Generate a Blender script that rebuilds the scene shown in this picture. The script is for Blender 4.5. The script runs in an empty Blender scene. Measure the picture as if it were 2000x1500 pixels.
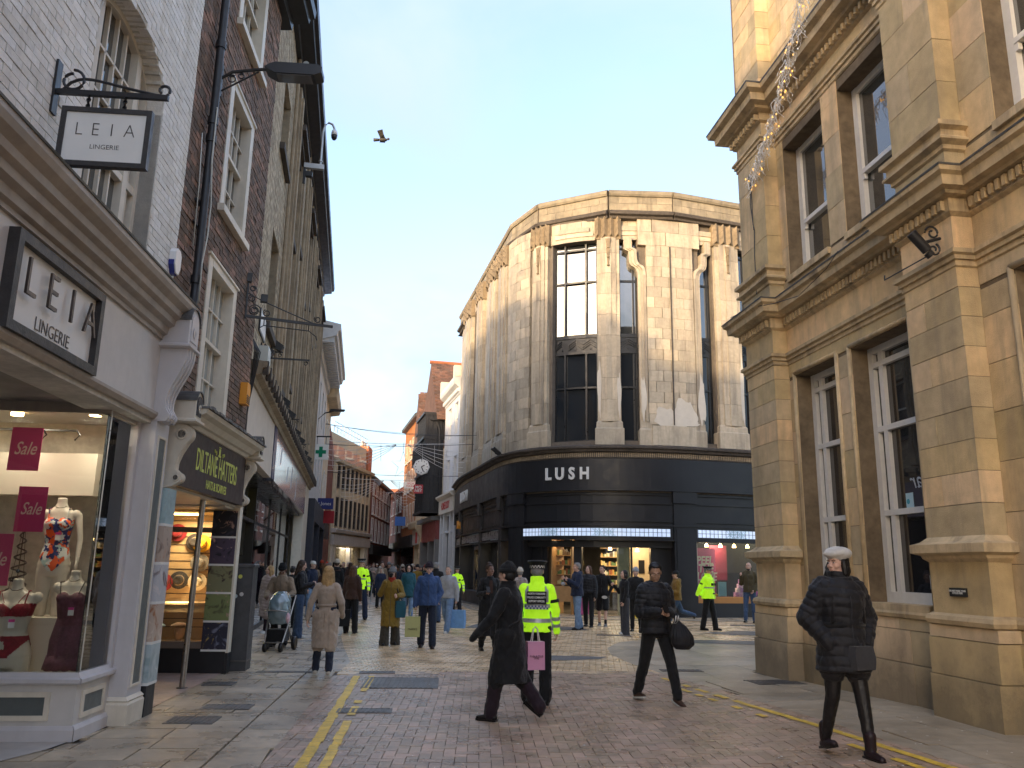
import bpy, bmesh, math, random
import numpy as np
from mathutils import Vector, Matrix, Euler
random.seed(7)
rnd=random.random
def ru(a,b): return a+(b-a)*rnd()
S=bpy.context.scene
COL=S.collection
rad=math.radians
# ---------------------------------------------------------------- camera
EYE=1.62
cd=bpy.data.cameras.new('camera'); cam=bpy.data.objects.new('camera',cd); COL.objects.link(cam)
cd.sensor_width=36; cd.lens=28.8; cd.clip_start=.05; cd.clip_end=3000
_p=math.atan2(359.5,1600); _r=math.atan2(120,7150)
_F=Vector((0,math.cos(_p),math.sin(_p))); _U=Vector((0,-math.sin(_p),math.cos(_p))); _R=Vector((1,0,0))
_R,_U=_R*math.cos(_r)+_U*math.sin(_r), _U*math.cos(_r)-_R*math.sin(_r)
cam.matrix_world=Matrix(((_R.x,_U.x,-_F.x,0),(_R.y,_U.y,-_F.y,0),(_R.z,_U.z,-_F.z,EYE),(0,0,0,1)))
S.camera=cam
# ---------------------------------------------------------------- daylight
SUN_EL=9.5; SUN_AZ=210.0     # azimuth clockwise from +Y: the low sun stands behind and to the left
W=bpy.data.worlds.new('World'); S.world=W; W.use_nodes=True
nt=W.node_tree; nt.nodes.clear()
def N(nt,t,**k):
    n=nt.nodes.new(t)
    for a,b in k.items():
        if a=='i':
            for x,y in b.items(): n.inputs[x].default_value=y
        else: setattr(n,a,b)
    return n
def Lk(nt,a,b): nt.links.new(a,b)
sky=N(nt,'ShaderNodeTexSky',sky_type='NISHITA',sun_disc=False,sun_elevation=rad(SUN_EL+2.5),sun_rotation=rad(SUN_AZ),air_density=1.0,dust_density=2.5,ozone_density=2.0)
tc=N(nt,'ShaderNodeTexCoord'); mp=N(nt,'ShaderNodeMapping'); mp.inputs['Scale'].default_value=(1,1,2.0); mp.inputs['Location'].default_value=(1.3,.4,.35)
Lk(nt,tc.outputs['Generated'],mp.inputs[0])
n1=N(nt,'ShaderNodeTexNoise',i={'Scale':2.6,'Detail':6,'Roughness':.52,'Distortion':.35}); Lk(nt,mp.outputs[0],n1.inputs[0])
cr=N(nt,'ShaderNodeValToRGB'); cr.color_ramp.elements[0].position=.40; cr.color_ramp.elements[1].position=.62
cr.color_ramp.elements[0].color=(.30,.30,.30,1); cr.color_ramp.elements[1].color=(1,1,1,1)
Lk(nt,n1.outputs[0],cr.inputs[0])
SKYK=.15     # broken thin cloud over a hazy blue: the cloud layer is brighter overhead than low down, weighted that way to light the ground
sk=N(nt,'ShaderNodeMix',data_type='RGBA',blend_type='MULTIPLY'); sk.inputs[0].default_value=1; sk.inputs[7].default_value=(1.0,.90,.86,1); Lk(nt,sky.outputs[0],sk.inputs[6])
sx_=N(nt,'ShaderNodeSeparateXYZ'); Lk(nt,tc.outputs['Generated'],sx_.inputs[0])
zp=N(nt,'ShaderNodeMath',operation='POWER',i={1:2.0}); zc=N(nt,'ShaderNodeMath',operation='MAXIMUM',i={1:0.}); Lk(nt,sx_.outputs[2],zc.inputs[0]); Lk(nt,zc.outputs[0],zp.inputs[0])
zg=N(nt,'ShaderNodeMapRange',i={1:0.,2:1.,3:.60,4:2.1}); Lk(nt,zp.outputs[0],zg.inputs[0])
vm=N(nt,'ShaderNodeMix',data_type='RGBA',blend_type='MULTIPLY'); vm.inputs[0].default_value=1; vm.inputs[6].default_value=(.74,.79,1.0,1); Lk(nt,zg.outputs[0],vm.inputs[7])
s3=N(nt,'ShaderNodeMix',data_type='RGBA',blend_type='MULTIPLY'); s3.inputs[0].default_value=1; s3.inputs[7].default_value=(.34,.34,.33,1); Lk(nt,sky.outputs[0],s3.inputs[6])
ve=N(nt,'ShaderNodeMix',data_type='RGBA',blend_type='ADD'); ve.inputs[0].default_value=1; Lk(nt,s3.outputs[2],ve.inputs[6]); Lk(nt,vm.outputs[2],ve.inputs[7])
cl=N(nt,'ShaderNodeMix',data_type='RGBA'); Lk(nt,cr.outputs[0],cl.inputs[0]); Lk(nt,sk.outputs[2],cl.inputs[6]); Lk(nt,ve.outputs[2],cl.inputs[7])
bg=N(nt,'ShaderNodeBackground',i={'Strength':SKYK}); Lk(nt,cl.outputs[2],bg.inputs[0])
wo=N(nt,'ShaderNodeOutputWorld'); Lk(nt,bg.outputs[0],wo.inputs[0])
sd=bpy.data.lights.new('sun','SUN'); sd.energy=.85; sd.angle=rad(1.5); sd.color=(1,.74,.44)
so=bpy.data.objects.new('sun',sd); COL.objects.link(so)
_a=rad(SUN_AZ); _sd=Vector((math.sin(_a)*math.cos(rad(SUN_EL)),math.cos(_a)*math.cos(rad(SUN_EL)),math.sin(rad(SUN_EL))))
so.rotation_euler=(_sd).to_track_quat('Z','Y').to_euler()
S.cycles.diffuse_bounces=8
S.view_settings.view_transform='Standard'; S.view_settings.look='None'; S.view_settings.gamma=1; S.view_settings.use_curve_mapping=False
S.view_settings.exposure=2.3
# ---------------------------------------------------------------- materials
MT={}
def mat(name,col,rough=.7,spec=.5,var=.12,rand=.0,ns=6.0,bump=0.0,bs=60.0,metal=0.0,stain=0.0,stcol=None,coat=0.0,emit=None,es=1.0,hue=0.0,wet=0.0,dirt=0.0,st=(1,1,1),rvar=0.1,col2=None,c2=.5,sheen=0):
    """procedural surface: mottled base colour, per piece variation, streaky stains, bump"""
    if name in MT: return MT[name]
    m=bpy.data.materials.new(name); m.use_nodes=True; t=m.node_tree; b=t.nodes['Principled BSDF']
    geo=N(t,'ShaderNodeNewGeometry'); ob=N(t,'ShaderNodeObjectInfo')
    pos=geo.outputs['Position']
    mpp=N(t,'ShaderNodeMapping'); mpp.inputs['Scale'].default_value=st; Lk(t,pos,mpp.inputs[0]); pos2=mpp.outputs[0]
    c=N(t,'ShaderNodeRGB'); c.outputs[0].default_value=(*col,1); cur=c.outputs[0]
    def mix(f,a,bb,bt='MIX'):
        x=N(t,'ShaderNodeMix',data_type='RGBA',blend_type=bt)
        for s,i in ((f,0),(a,6),(bb,7)):
            if hasattr(s,'links'): Lk(t,s,x.inputs[i])
            else: x.inputs[i].default_value=s if i==0 else (*s,1)[:4]
        return x.outputs[2]
    def rng(src,a,b2,c_=0.,d_=1.):
        r=N(t,'ShaderNodeMapRange',i={1:a,2:b2,3:c_,4:d_}); Lk(t,src,r.inputs[0]); return r.outputs[0]
    if rand>0 or col2:
        ad=N(t,'ShaderNodeMath',operation='ADD'); Lk(t,ob.outputs['Random'],ad.inputs[0]); Lk(t,geo.outputs['Random Per Island'],ad.inputs[1])
        fr=N(t,'ShaderNodeMath',operation='FRACT'); Lk(t,ad.outputs[0],fr.inputs[0]); R_=fr.outputs[0]
        if col2:
            m7=N(t,'ShaderNodeMath',operation='MULTIPLY',i={1:7.31}); Lk(t,R_,m7.inputs[0]); f7=N(t,'ShaderNodeMath',operation='FRACT'); Lk(t,m7.outputs[0],f7.inputs[0])
            cur=mix(rng(f7.outputs[0],c2-.25,c2+.25),col,col2)
        if rand>0:
            hs=N(t,'ShaderNodeHueSaturation'); Lk(t,rng(R_,0,1,1-rand,1+rand),hs.inputs['Value']); Lk(t,cur,hs.inputs['Color'])
            if hue>0: Lk(t,rng(R_,0,1,.5+hue,.5-hue),hs.inputs['Hue'])
            cur=hs.outputs[0]
    if var>0:
        n=N(t,'ShaderNodeTexNoise',i={'Scale':ns,'Detail':5,'Roughness':.6}); Lk(t,pos2,n.inputs[0])
        cur=mix(1.0,cur,rng(n.outputs[0],.25,.75,1-var,1+var),'MULTIPLY')
        n2=N(t,'ShaderNodeTexNoise',i={'Scale':ns*.17,'Detail':3}); Lk(t,pos,n2.inputs[0])
        cur=mix(1.0,cur,rng(n2.outputs[0],.3,.7,1-var*.8,1+var*.8),'MULTIPLY')
    if stain>0:
        ms=N(t,'ShaderNodeMapping'); ms.inputs['Scale'].default_value=(2.2,2.2,.28); Lk(t,pos,ms.inputs[0])
        n3=N(t,'ShaderNodeTexNoise',i={'Scale':1.6,'Detail':6,'Roughness':.65}); Lk(t,ms.outputs[0],n3.inputs[0])
        sc=stcol or tuple(x*.45 for x in col)
        cur=mix(rng(n3.outputs[0],.5,.72,0,stain),cur,sc)
    if dirt>0:
        sx=N(t,'ShaderNodeSeparateXYZ'); Lk(t,pos,sx.inputs[0])
        n4=N(t,'ShaderNodeTexNoise',i={'Scale':2.5,'Detail':6,'Roughness':.7}); Lk(t,pos,n4.inputs[0])
        a1=N(t,'ShaderNodeMath',operation='MULTIPLY_ADD',i={1:1.6}); Lk(t,n4.outputs[0],a1.inputs[0]); Lk(t,rng(sx.outputs[2],0,1.3,.5,-.55),a1.inputs[2])
        cur=mix(rng(a1.outputs[0],.55,1.05,0,dirt),cur,(.085,.072,.055))
    Lk(t,cur,b.inputs['Base Color'])
    b.inputs['Specular IOR Level'].default_value=spec; b.inputs['Metallic'].default_value=metal
    if coat: b.inputs['Coat Weight'].default_value=coat; b.inputs['Coat Roughness'].default_value=.12
    if sheen: b.inputs['Sheen Weight'].default_value=sheen; b.inputs['Sheen Roughness'].default_value=.4
    nr=N(t,'ShaderNodeTexNoise',i={'Scale':ns*.6 if not wet else 1.7,'Detail':5,'Roughness':.62}); Lk(t,pos,nr.inputs[0])
    if wet>0:
        w=rng(nr.outputs[0],.40,.62,wet,0)     # 1 = wet film
        Lk(t,rng(w,0,1,rough,.20),b.inputs['Roughness'])
        cur2=mix(w,cur,mix(1.0,cur,(.76,.75,.74),'MULTIPLY')); Lk(t,cur2,b.inputs['Base Color'])
    else:
        Lk(t,rng(nr.outputs[0],.3,.7,max(.03,rough-rvar),min(1,rough+rvar)),b.inputs['Roughness'])
    if bump>0:
        nb=N(t,'ShaderNodeTexNoise',i={'Scale':bs,'Detail':4,'Roughness':.6}); Lk(t,pos2,nb.inputs[0])
        bu=N(t,'ShaderNodeBump',i={'Strength':min(1,bump),'Distance':.012*max(1,bump)}); Lk(t,nb.outputs[0],bu.inputs['Height']); Lk(t,bu.outputs[0],b.inputs['Normal'])
    if emit: b.inputs['Emission Color'].default_value=(*emit,1); b.inputs['Emission Strength'].default_value=es
    MT[name]=m; return m
def glassmat(name,tint=(.9,.93,.93),refl=1.0,ior=1.5,opaque=0.0,back=(.02,.02,.02),wob=.0):
    """window pane: clear glass with a mirror-like sheen; opaque>0 mixes in a dark room / film behind it"""
    if name in MT: return MT[name]
    m=bpy.data.materials.new(name); m.use_nodes=True; t=m.node_tree
    if opaque>=.9:     # a pane in front of a dark room: dark body, strong mirror sheen
        b=t.nodes['Principled BSDF']; b.inputs['Base Color'].default_value=(*back,1); b.inputs['Roughness'].default_value=.02
        f0=math.sqrt(min(.5,.04*refl)); b.inputs['IOR'].default_value=(1+f0)/(1-f0)
        if wob:
            g=N(t,'ShaderNodeNewGeometry'); n=N(t,'ShaderNodeTexNoise',i={'Scale':1.3,'Detail':1}); Lk(t,g.outputs['Position'],n.inputs[0])
            bu=N(t,'ShaderNodeBump',i={'Strength':wob,'Distance':.05}); Lk(t,n.outputs[0],bu.inputs['Height']); Lk(t,bu.outputs[0],b.inputs['Normal'])
        MT[name]=m; return m
    t.nodes.remove(t.nodes['Principled BSDF']); out=t.nodes['Material Output']
    tr=N(t,'ShaderNodeBsdfTransparent'); tr.inputs[0].default_value=(*tint,1)
    df=N(t,'ShaderNodeBsdfDiffuse'); df.inputs[0].default_value=(*back,1)
    m1=N(t,'ShaderNodeMixShader',i={0:opaque}); Lk(t,tr.outputs[0],m1.inputs[1]); Lk(t,df.outputs[0],m1.inputs[2])
    gl=N(t,'ShaderNodeBsdfGlossy',i={'Roughness':.015}); gl.inputs[0].default_value=(.95,.97,1,1)
    fr=N(t,'ShaderNodeFresnel',i={'IOR':ior}); mu=N(t,'ShaderNodeMath',operation='MULTIPLY',i={1:refl},use_clamp=True); Lk(t,fr.outputs[0],mu.inputs[0])
    if wob:
        g=N(t,'ShaderNodeNewGeometry'); n=N(t,'ShaderNodeTexNoise',i={'Scale':1.3,'Detail':1}); Lk(t,g.outputs['Position'],n.inputs[0])
        bu=N(t,'ShaderNodeBump',i={'Strength':wob,'Distance':.05}); Lk(t,n.outputs[0],bu.inputs['Height']); Lk(t,bu.outputs[0],gl.inputs['Normal'])
    m2=N(t,'ShaderNodeMixShader'); Lk(t,mu.outputs[0],m2.inputs[0]); Lk(t,m1.outputs[0],m2.inputs[1]); Lk(t,gl.outputs[0],m2.inputs[2]); Lk(t,m2.outputs[0],out.inputs[0])
    MT[name]=m; return m
# ---------------------------------------------------------------- geometry helpers
TMP=bpy.data.scenes.new('workshop')      # a side scene where curves and remeshed shapes are evaluated quickly
def evalmesh(o):
    TMP.collection.objects.link(o); vl=TMP.view_layers[0]; vl.update(); dg=vl.depsgraph; me=bpy.data.meshes.new_from_object(o.evaluated_get(dg)); bpy.data.objects.remove(o); return me
def sm(t):
    t=max(0.,min(1.,t)); return t*t*(3-2*t)
def G(x,y): return .12*sm((x-1.8)/2.4)*sm((14.3-y)/5.5)     # the ground lifts a little on the near right
class Fr:
    """facade frame: s along the wall, o outwards to the street, z up"""
    def __init__(s,x,y,az,side=1,flip=False):
        a=rad(az); s.D=Vector((math.sin(a),math.cos(a),0)); s.Nn=Vector((s.D.y,-s.D.x,0))*side; s.O=Vector((x,y,0))
        if flip: s.D=-s.D
        s.curved=False
    def __call__(s,u,o,z): return s.O+s.D*u+s.Nn*o+Vector((0,0,z))
    def fr(s,u): return s.D,s.Nn
class PathFr:
    """frame that follows a polyline (smoothed) in plan"""
    def __init__(s,pts,side=1):
        s.p=[Vector((a,b,0)) for a,b in pts]; s.l=[0]
        for i in range(1,len(s.p)): s.l.append(s.l[-1]+(s.p[i]-s.p[i-1]).length)
        s.side=side; s.curved=True; s.len=s.l[-1]
        s.ns=[]
        for i in range(len(s.p)):
            a=s.p[max(0,i-1)]; b=s.p[min(len(s.p)-1,i+1)]; d=(b-a).normalized(); s.ns.append(Vector((d.y,-d.x,0))*side)
    def seg(s,u):
        i=0
        while i<len(s.l)-2 and u>s.l[i+1]: i+=1
        return i,(u-s.l[i])/(s.l[i+1]-s.l[i])
    def __call__(s,u,o,z):
        i,t=s.seg(u); q=s.p[i].lerp(s.p[i+1],t); n=s.ns[i].lerp(s.ns[i+1],max(0,min(1,t))).normalized()
        return q+n*o+Vector((0,0,z))
    def fr(s,u):
        a=s(u-.05,0,0); b=s(u+.05,0,0); d=(b-a).normalized(); return d,Vector((d.y,-d.x,0))*s.side
class XF:
    """plain frame from origin and axes"""
    def __init__(s,O=(0,0,0),X=(1,0,0),Y=(0,1,0),Z=(0,0,1)):
        s.O=Vector(O); s.X=Vector(X); s.Y=Vector(Y); s.Z=Vector(Z); s.curved=False
    def __call__(s,a,b,c): return s.O+s.X*a+s.Y*b+s.Z*c
WORLD=XF()
def rnum(s0,s1,fr): return max(1,int(math.ceil(abs(s1-s0)/.35))) if fr.curved else 1
def offof(p):
    while p is not None:
        if '_loc' in p: return Vector(p['_loc'])
        p=p.parent
    return Vector((0,0,0))
class MB:
    def __init__(s): s.v=[]; s.f=[]; s.mi=[]; s.cm=0
    def add(s,vs,fs):
        b=len(s.v); s.v+=[tuple(v) for v in vs]; s.f+=[tuple(i+b for i in f) for f in fs]; s.mi+=[s.cm]*len(fs); return s
    def box(s,fr,s0,s1,o0,o1,z0,z1,n=None):
        n=n or rnum(s0,s1,fr); vs=[]; fs=[]
        for i in range(n+1):
            u=s0+(s1-s0)*i/n
            vs+=[fr(u,o0,z0),fr(u,o1,z0),fr(u,o1,z1),fr(u,o0,z1)]
        for i in range(n):
            a=i*4; b=a+4
            for k in range(4): fs.append((a+k,a+(k+1)%4,b+(k+1)%4,b+k))
        fs+=[(3,2,1,0),(n*4,n*4+1,n*4+2,n*4+3)]
        return s.add(vs,fs)
    def ext(s,fr,prof,s0,s1,n=None,m0=0,m1=0):
        """extrude an (o,z) profile along s; m0/m1 = mitre: s shifts by m*o at the ends"""
        n=n or rnum(s0,s1,fr); k=len(prof); vs=[]; fs=[]
        for i in range(n+1):
            u=s0+(s1-s0)*i/n
            for o,z in prof: vs.append(fr(u+(m0*o if i==0 else 0)+(m1*o if i==n else 0),o,z))
        for i in range(n):
            for j in range(k): a=i*k+j; b=i*k+(j+1)%k; fs.append((a,b,b+k,a+k))
        fs+=[tuple(range(k-1,-1,-1)),tuple(n*k+j for j in range(k))]
        return s.add(vs,fs)
    def plate(s,fr,poly,o0,o1):
        k=len(poly); vs=[fr(a,o0,z) for a,z in poly]+[fr(a,o1,z) for a,z in poly]
        fs=[tuple(range(k-1,-1,-1)),tuple(range(k,2*k))]+[(j,(j+1)%k,(j+1)%k+k,j+k) for j in range(k)]
        return s.add(vs,fs)
    def tube(s,pts,r,n=6,r1=None):
        pts=[Vector(p) for p in pts]; vs=[]; fs=[]; m=len(pts)
        for i,p in enumerate(pts):
            d=(pts[min(m-1,i+1)]-pts[max(0,i-1)]); d=d.normalized() if d.length>1e-9 else Vector((0,0,1))
            up=Vector((0,0,1)) if abs(d.z)<.9 else Vector((1,0,0)); a=d.cross(up).normalized(); b=d.cross(a)
            rr=r if r1 is None else r+(r1-r)*i/(m-1)
            for j in range(n): t=2*math.pi*j/n; vs.append(p+a*math.cos(t)*rr+b*math.sin(t)*rr)
        for i in range(m-1):
            for j in range(n): fs.append((i*n+j,i*n+(j+1)%n,(i+1)*n+(j+1)%n,(i+1)*n+j))
        fs+=[tuple(range(n-1,-1,-1)),tuple((m-1)*n+j for j in range(n))]
        return s.add(vs,fs)
    def lathe(s,c,prof,n=16,fr=None,a0=0,a1=2*math.pi,sx=1,sy=1):
        """prof (r,z) about centre c in frame fr (axes X,Y,Z)"""
        fr=fr or WORLD; full=abs(a1-a0-2*math.pi)<1e-6; m=n if full else n+1; vs=[]; fs=[]
        for r,z in prof:
            for j in range(m):
                t=a0+(a1-a0)*j/n; vs.append(fr(c[0]+r*math.cos(t)*sx,c[1]+r*math.sin(t)*sy,c[2]+z))
        for i in range(len(prof)-1):
            for j in range(n if full else n): 
                j2=(j+1)%m if full else j+1
                fs.append((i*m+j,i*m+j2,(i+1)*m+j2,(i+1)*m+j))
        if full:
            if prof[0][0]>1.1e-4 and not(abs(prof[0][1]-prof[1][1])<1e-6 and prof[1][0]<prof[0][0]): fs.append(tuple(range(m-1,-1,-1)))
            if prof[-1][0]>1.1e-4 and not(abs(prof[-1][1]-prof[-2][1])<1e-6 and prof[-2][0]<prof[-1][0]): fs.append(tuple((len(prof)-1)*m+j for j in range(m)))
        return s.add(vs,fs)
    def ell(s,c,r,n=10,m=7,fr=None):
        prof=[(max(1e-5,math.sin(math.pi*i/m)),-math.cos(math.pi*i/m)) for i in range(m+1)]
        fr=fr or WORLD; f2=lambda a,b,d: fr(c[0]+(a)*r[0],c[1]+b*r[1],c[2]+d*r[2])
        return s.lathe((0,0,0),prof,n,fr=f2)
    def build(s,name,mt,parent=None,smooth=False,kind=None,norm=True):
        me=bpy.data.meshes.new(name); off=offof(parent)
        vs=np.array(s.v,float)-np.array(off)
        me.from_pydata(vs.tolist(),[],s.f)
        ms=mt if isinstance(mt,(list,tuple)) else [mt]
        for m in ms: me.materials.append(m)
        if len(ms)>1: me.polygons.foreach_set('material_index',s.mi)
        if norm:
            bm=bmesh.new(); bm.from_mesh(me); bmesh.ops.recalc_face_normals(bm,faces=bm.faces); bm.to_mesh(me); bm.free()
        if smooth:
            me.polygons.foreach_set('use_smooth',[True]*len(me.polygons))
            if smooth is not True: me.set_sharp_from_angle(angle=rad(smooth))
        o=bpy.data.objects.new(name,me); COL.objects.link(o)
        if parent is not None: o.parent=parent
        if kind: o['kind']=kind
        return o
def thing(name,label,cat,loc=(0,0,0),group=None):
    o=bpy.data.objects.new(name,None); COL.objects.link(o); o.empty_display_size=.2
    o.location=loc; o['_loc']=tuple(loc); o['label']=label; o['category']=cat
    if group: o['group']=group
    return o
def tag(o,label=None,cat=None,group=None,kind=None):
    for k,v in (('label',label),('category',cat),('group',group),('kind',kind)):
        if v: o[k]=v
    return o
def struct(o,label=None):
    o['kind']='structure'
    if label: o['label']=label
    return o
def rootless(o):      # tidy helper data at the end
    if '_loc' in o: del o['_loc']
# jittered unit blocks shared by stones, bricks and slabs
def blocks(name,m,k=5,j=.02,bev=.0):
    out=[]
    for i in range(k):
        r=random.Random(i+hash(name)%97); vs=[]
        for x in (-.5,.5):
            for y in (-.5,.5):
                for z in (-.5,.5): vs.append((x*(1+r.uniform(-j,j)),y*(1+r.uniform(-j*2,j*2)),z*(1+r.uniform(-j,j))))
        me=bpy.data.meshes.new(name); me.from_pydata(vs,[],[(0,1,3,2),(4,6,7,5),(0,4,5,1),(2,3,7,6),(0,2,6,4),(1,5,7,3)])
        me.materials.append(m); out.append(me)
    return out
CAMP=Vector((0,0,EYE))
def pieces(name,parent,fr,cells,m,depth=.05,limit=300,jit=.02,proud=.004,gap=0.0,label=None):
    """cells (s0,s1,z0,z1[,o]) of a wall or floor: the largest in view as single parts, the rest joined into one"""
    off=offof(parent)
    L=[]
    for c in cells:
        s0,s1,z0,z1=c[:4]; o=c[4] if len(c)>4 else 0.0
        p=fr((s0+s1)/2,o,(z0+z1)/2); d=(p-CAMP).length
        vis=1.0 if (p-CAMP).dot(_F)>0 else 1e-3
        # outside the frame counts last
        q=p-CAMP; cz=q.dot(_F)
        if cz>0 and (abs(q.dot(_R)/cz)>.66 or abs(q.dot(_U)/cz)>.5): vis=1e-3
        L.append((-(s1-s0)*(z1-z0)/d/d*vis,len(L),s0,s1,z0,z1,o))
    L.sort(); ms=blocks(name,m,5,jit); rest=MB()
    for i,(k,_,s0,s1,z0,z1,o) in enumerate(L):
        oo=o+random.gauss(0,proud*.5)
        if i<limit:
            c=fr((s0+s1)/2,oo-depth/2,(z0+z1)/2)
            ob=bpy.data.objects.new(name,ms[i%5]); COL.objects.link(ob); 
            if parent is not None: ob.parent=parent
            if isinstance(fr,Flat): R=Matrix((fr.D,fr.E.cross(fr.D),fr.E)).transposed()
            else: D,Nn=fr.fr((s0+s1)/2); R=Matrix((D,Vector((0,0,1)).cross(D),Vector((0,0,1)))).transposed()
            ob.location=c-off; ob.rotation_euler=R.to_euler(); ob.scale=(s1-s0-gap,depth,z1-z0-gap)
        else:
            g=gap/2; j=lambda w: ru(-jit,jit)*w*.5
            a=[(s0+g+j(.1),z0+g+j(.1)),(s1-g+j(.1),z0+g+j(.1)),(s1-g+j(.1),z1-g+j(.1)),(s0+g+j(.1),z1-g+j(.1))]
            rest.plate(fr,a,oo-depth,oo)
    if rest.v:
        r=rest.build(name,m,parent,kind='stuff',norm=False)
        return r
def holes(s0,s1,z0,z1,ops):
    """split a wall rectangle around rectangular openings"""
    xs=sorted({s0,s1,*[min(max(v,s0),s1) for o in ops for v in o[:2]]}); out=[]
    for a,b in zip(xs,xs[1:]):
        if b-a<1e-5: continue
        m=(a+b)/2; blk=sorted([(max(o[2],z0),min(o[3],z1)) for o in ops if o[0]<m<o[1]]); z=z0
        for c,d in blk:
            if c>z+1e-5: out.append((a,b,z,c))
            z=max(z,d)
        if z<z1-1e-5: out.append((a,b,z,z1))
    return out
def wall(mb,fr,s0,s1,z0,z1,ops,o0,o1):
    for a,b,c,d in holes(s0,s1,z0,z1,ops): mb.box(fr,a,b,o0,o1,c,d)
def bond(s0,s1,z0,z1,L,H,ops=(),off=.5,jl=0.0,o=0.0,gap=.01,head=False):
    """courses of blocks L x H clipped round openings"""
    out=[]; r=0; z=z0
    while z<z1-1e-3:
        ze=min(z+H,z1); s=s0-(L*off if r%2 else 0); k=0
        while s<s1-1e-3:
            l=L*(1+ru(-jl,jl)) if jl else L
            if head and (k+r)%3==0: l=L*.5
            e=s+l; a,b=max(s,s0),min(e,s1)
            if s1-b<L*.22: b=s1; e=s1+1e-4
            segs=[(a,b)]
            for q in ops:
                if q[2]<ze-.02 and q[3]>z+.02:
                    ns=[]
                    for (x,y) in segs:
                        if q[1]<=x or q[0]>=y: ns.append((x,y)); continue
                        if q[0]-x>.03: ns.append((x,q[0]))
                        if y-q[1]>.03: ns.append((q[1],y))
                    segs=ns
            for x,y in segs:
                if y-x>.02: out.append((x+gap/2,y-gap/2,z+gap/2,ze-gap/2,o))
            s=e; k+=1
        z=ze; r+=1
    return out
def text(body,size,fr,parent,m,name='lettering',ext=.004,off=0.0,sx=1.0,shear=0.0,align='CENTER',depth=None,mirror=False,sp=1.0):
    """flat or raised lettering; fr = XF with X reading direction, Y up, Z outwards"""
    cu=bpy.data.curves.new(name,'FONT'); cu.body=body; cu.size=size; cu.extrude=ext; cu.offset=off; cu.shear=shear; cu.align_x=align; cu.align_y='CENTER'; cu.space_character=sp; cu.resolution_u=3; cu.space_line=.82
    to=bpy.data.objects.new(name,cu); me=evalmesh(to)
    o_=offof(parent)
    n=len(me.vertices); a=np.empty(n*3); me.vertices.foreach_get('co',a); a=a.reshape(-1,3)
    a[:,0]*=sx*(-1 if mirror else 1)
    w=np.array(fr.O)[None]+a[:,:1]*np.array(fr.X)+a[:,1:2]*np.array(fr.Y)+a[:,2:]*np.array(fr.Z)-np.array(o_)
    me.vertices.foreach_set('co',w.ravel()); me.update(); me.materials.clear(); me.materials.append(m)
    o=bpy.data.objects.new(name,me); COL.objects.link(o)
    if parent is not None: o.parent=parent
    return o
def TX(fr,s,o,z,rev=False):
    """text frame on a facade frame; rev flips the reading direction"""
    D,Nn=fr.fr(s); return XF(fr(s,o,z),(-D if rev else D),(0,0,1),Nn)
def FL(x,y): return Vector((x,y,G(x,y)))
class Flat:
    """horizontal frame for paving: s,z run on the ground, o is up"""
    def __init__(s,x,y,az,dz=0.0):
        a=rad(az); s.D=Vector((math.cos(a),-math.sin(a),0)); s.E=Vector((math.sin(a),math.cos(a),0)); s.O=Vector((x,y,0)); s.dz=dz; s.curved=False; s.az=a
    def __call__(s,u,o,v):
        p=s.O+s.D*u+s.E*v; return Vector((p.x,p.y,G(p.x,p.y)+s.dz+o))
def _hip(s,fr,s0,s1,ob,of,prof,e0=1,e1=1):
    """moulding that wraps a projecting block: profile (projection,z) expanded on the front and both ends"""
    vs=[];fs=[];k=len(prof)
    for p,z in prof: vs+=[fr(s0-p*e0,ob,z),fr(s0-p*e0,of+p,z),fr(s1+p*e1,of+p,z),fr(s1+p*e1,ob,z)]
    for i in range(k-1):
        a=i*4;b=a+4
        for j in range(4): fs.append((a+j,a+(j+1)%4,b+(j+1)%4,b+j))
    fs+=[(3,2,1,0),tuple((k-1)*4+j for j in range(4))]
    return s.add(vs,fs)
MB.hip=_hip
# ================================================================ ground
m_earth=mat('ground_sand',(.07,.06,.05),rough=.9)
m_joint=mat('joint_sand',(.085,.07,.055),rough=.75,wet=.3)
m_brown=mat('brown_paver',(.46,.325,.235),rough=.42,rand=.16,var=.16,ns=9,bump=.35,bs=140,wet=.85,col2=(.39,.28,.205),hue=.01)
m_buff=mat('buff_paver',(.80,.58,.35),rough=.36,rand=.10,var=.12,ns=7,bump=.3,bs=120,wet=.9,col2=(.70,.52,.32))
m_flag=mat('flagstone',(.46,.37,.26),rough=.5,rand=.12,var=.18,ns=8,bump=.4,bs=110,wet=.95,col2=(.39,.32,.235))
m_flag2=mat('grey_flagstone',(.40,.325,.23),rough=.5,rand=.10,var=.2,ns=6,bump=.4,bs=110,wet=.6,col2=(.35,.29,.21))
m_far=mat('far_paving',(.52,.42,.32),rough=.42,var=.15,ns=3,wet=.9)
m_yel=mat('yellow_paint',(.72,.47,.05),rough=.5,var=.25,ns=30,bump=.2,rvar=.1)
m_iron=mat('cast_iron',(.12,.112,.105),rough=.5,var=.3,ns=30,bump=.5,bs=160,metal=.3,wet=.5)
m_tar=mat('dark_tarmac',(.12,.115,.11),rough=.6,var=.25,ns=20,bump=.6,bs=200,wet=.5)
g=MB(); K=900
g.add([(-K,-K,-.12),(K,-K,-.12),(K,K,-.12),(-K,K,-.12)],[(0,1,2,3)])
struct(g.build('ground',m_earth),'dark ground sheet under the whole town out to the horizon')
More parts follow.
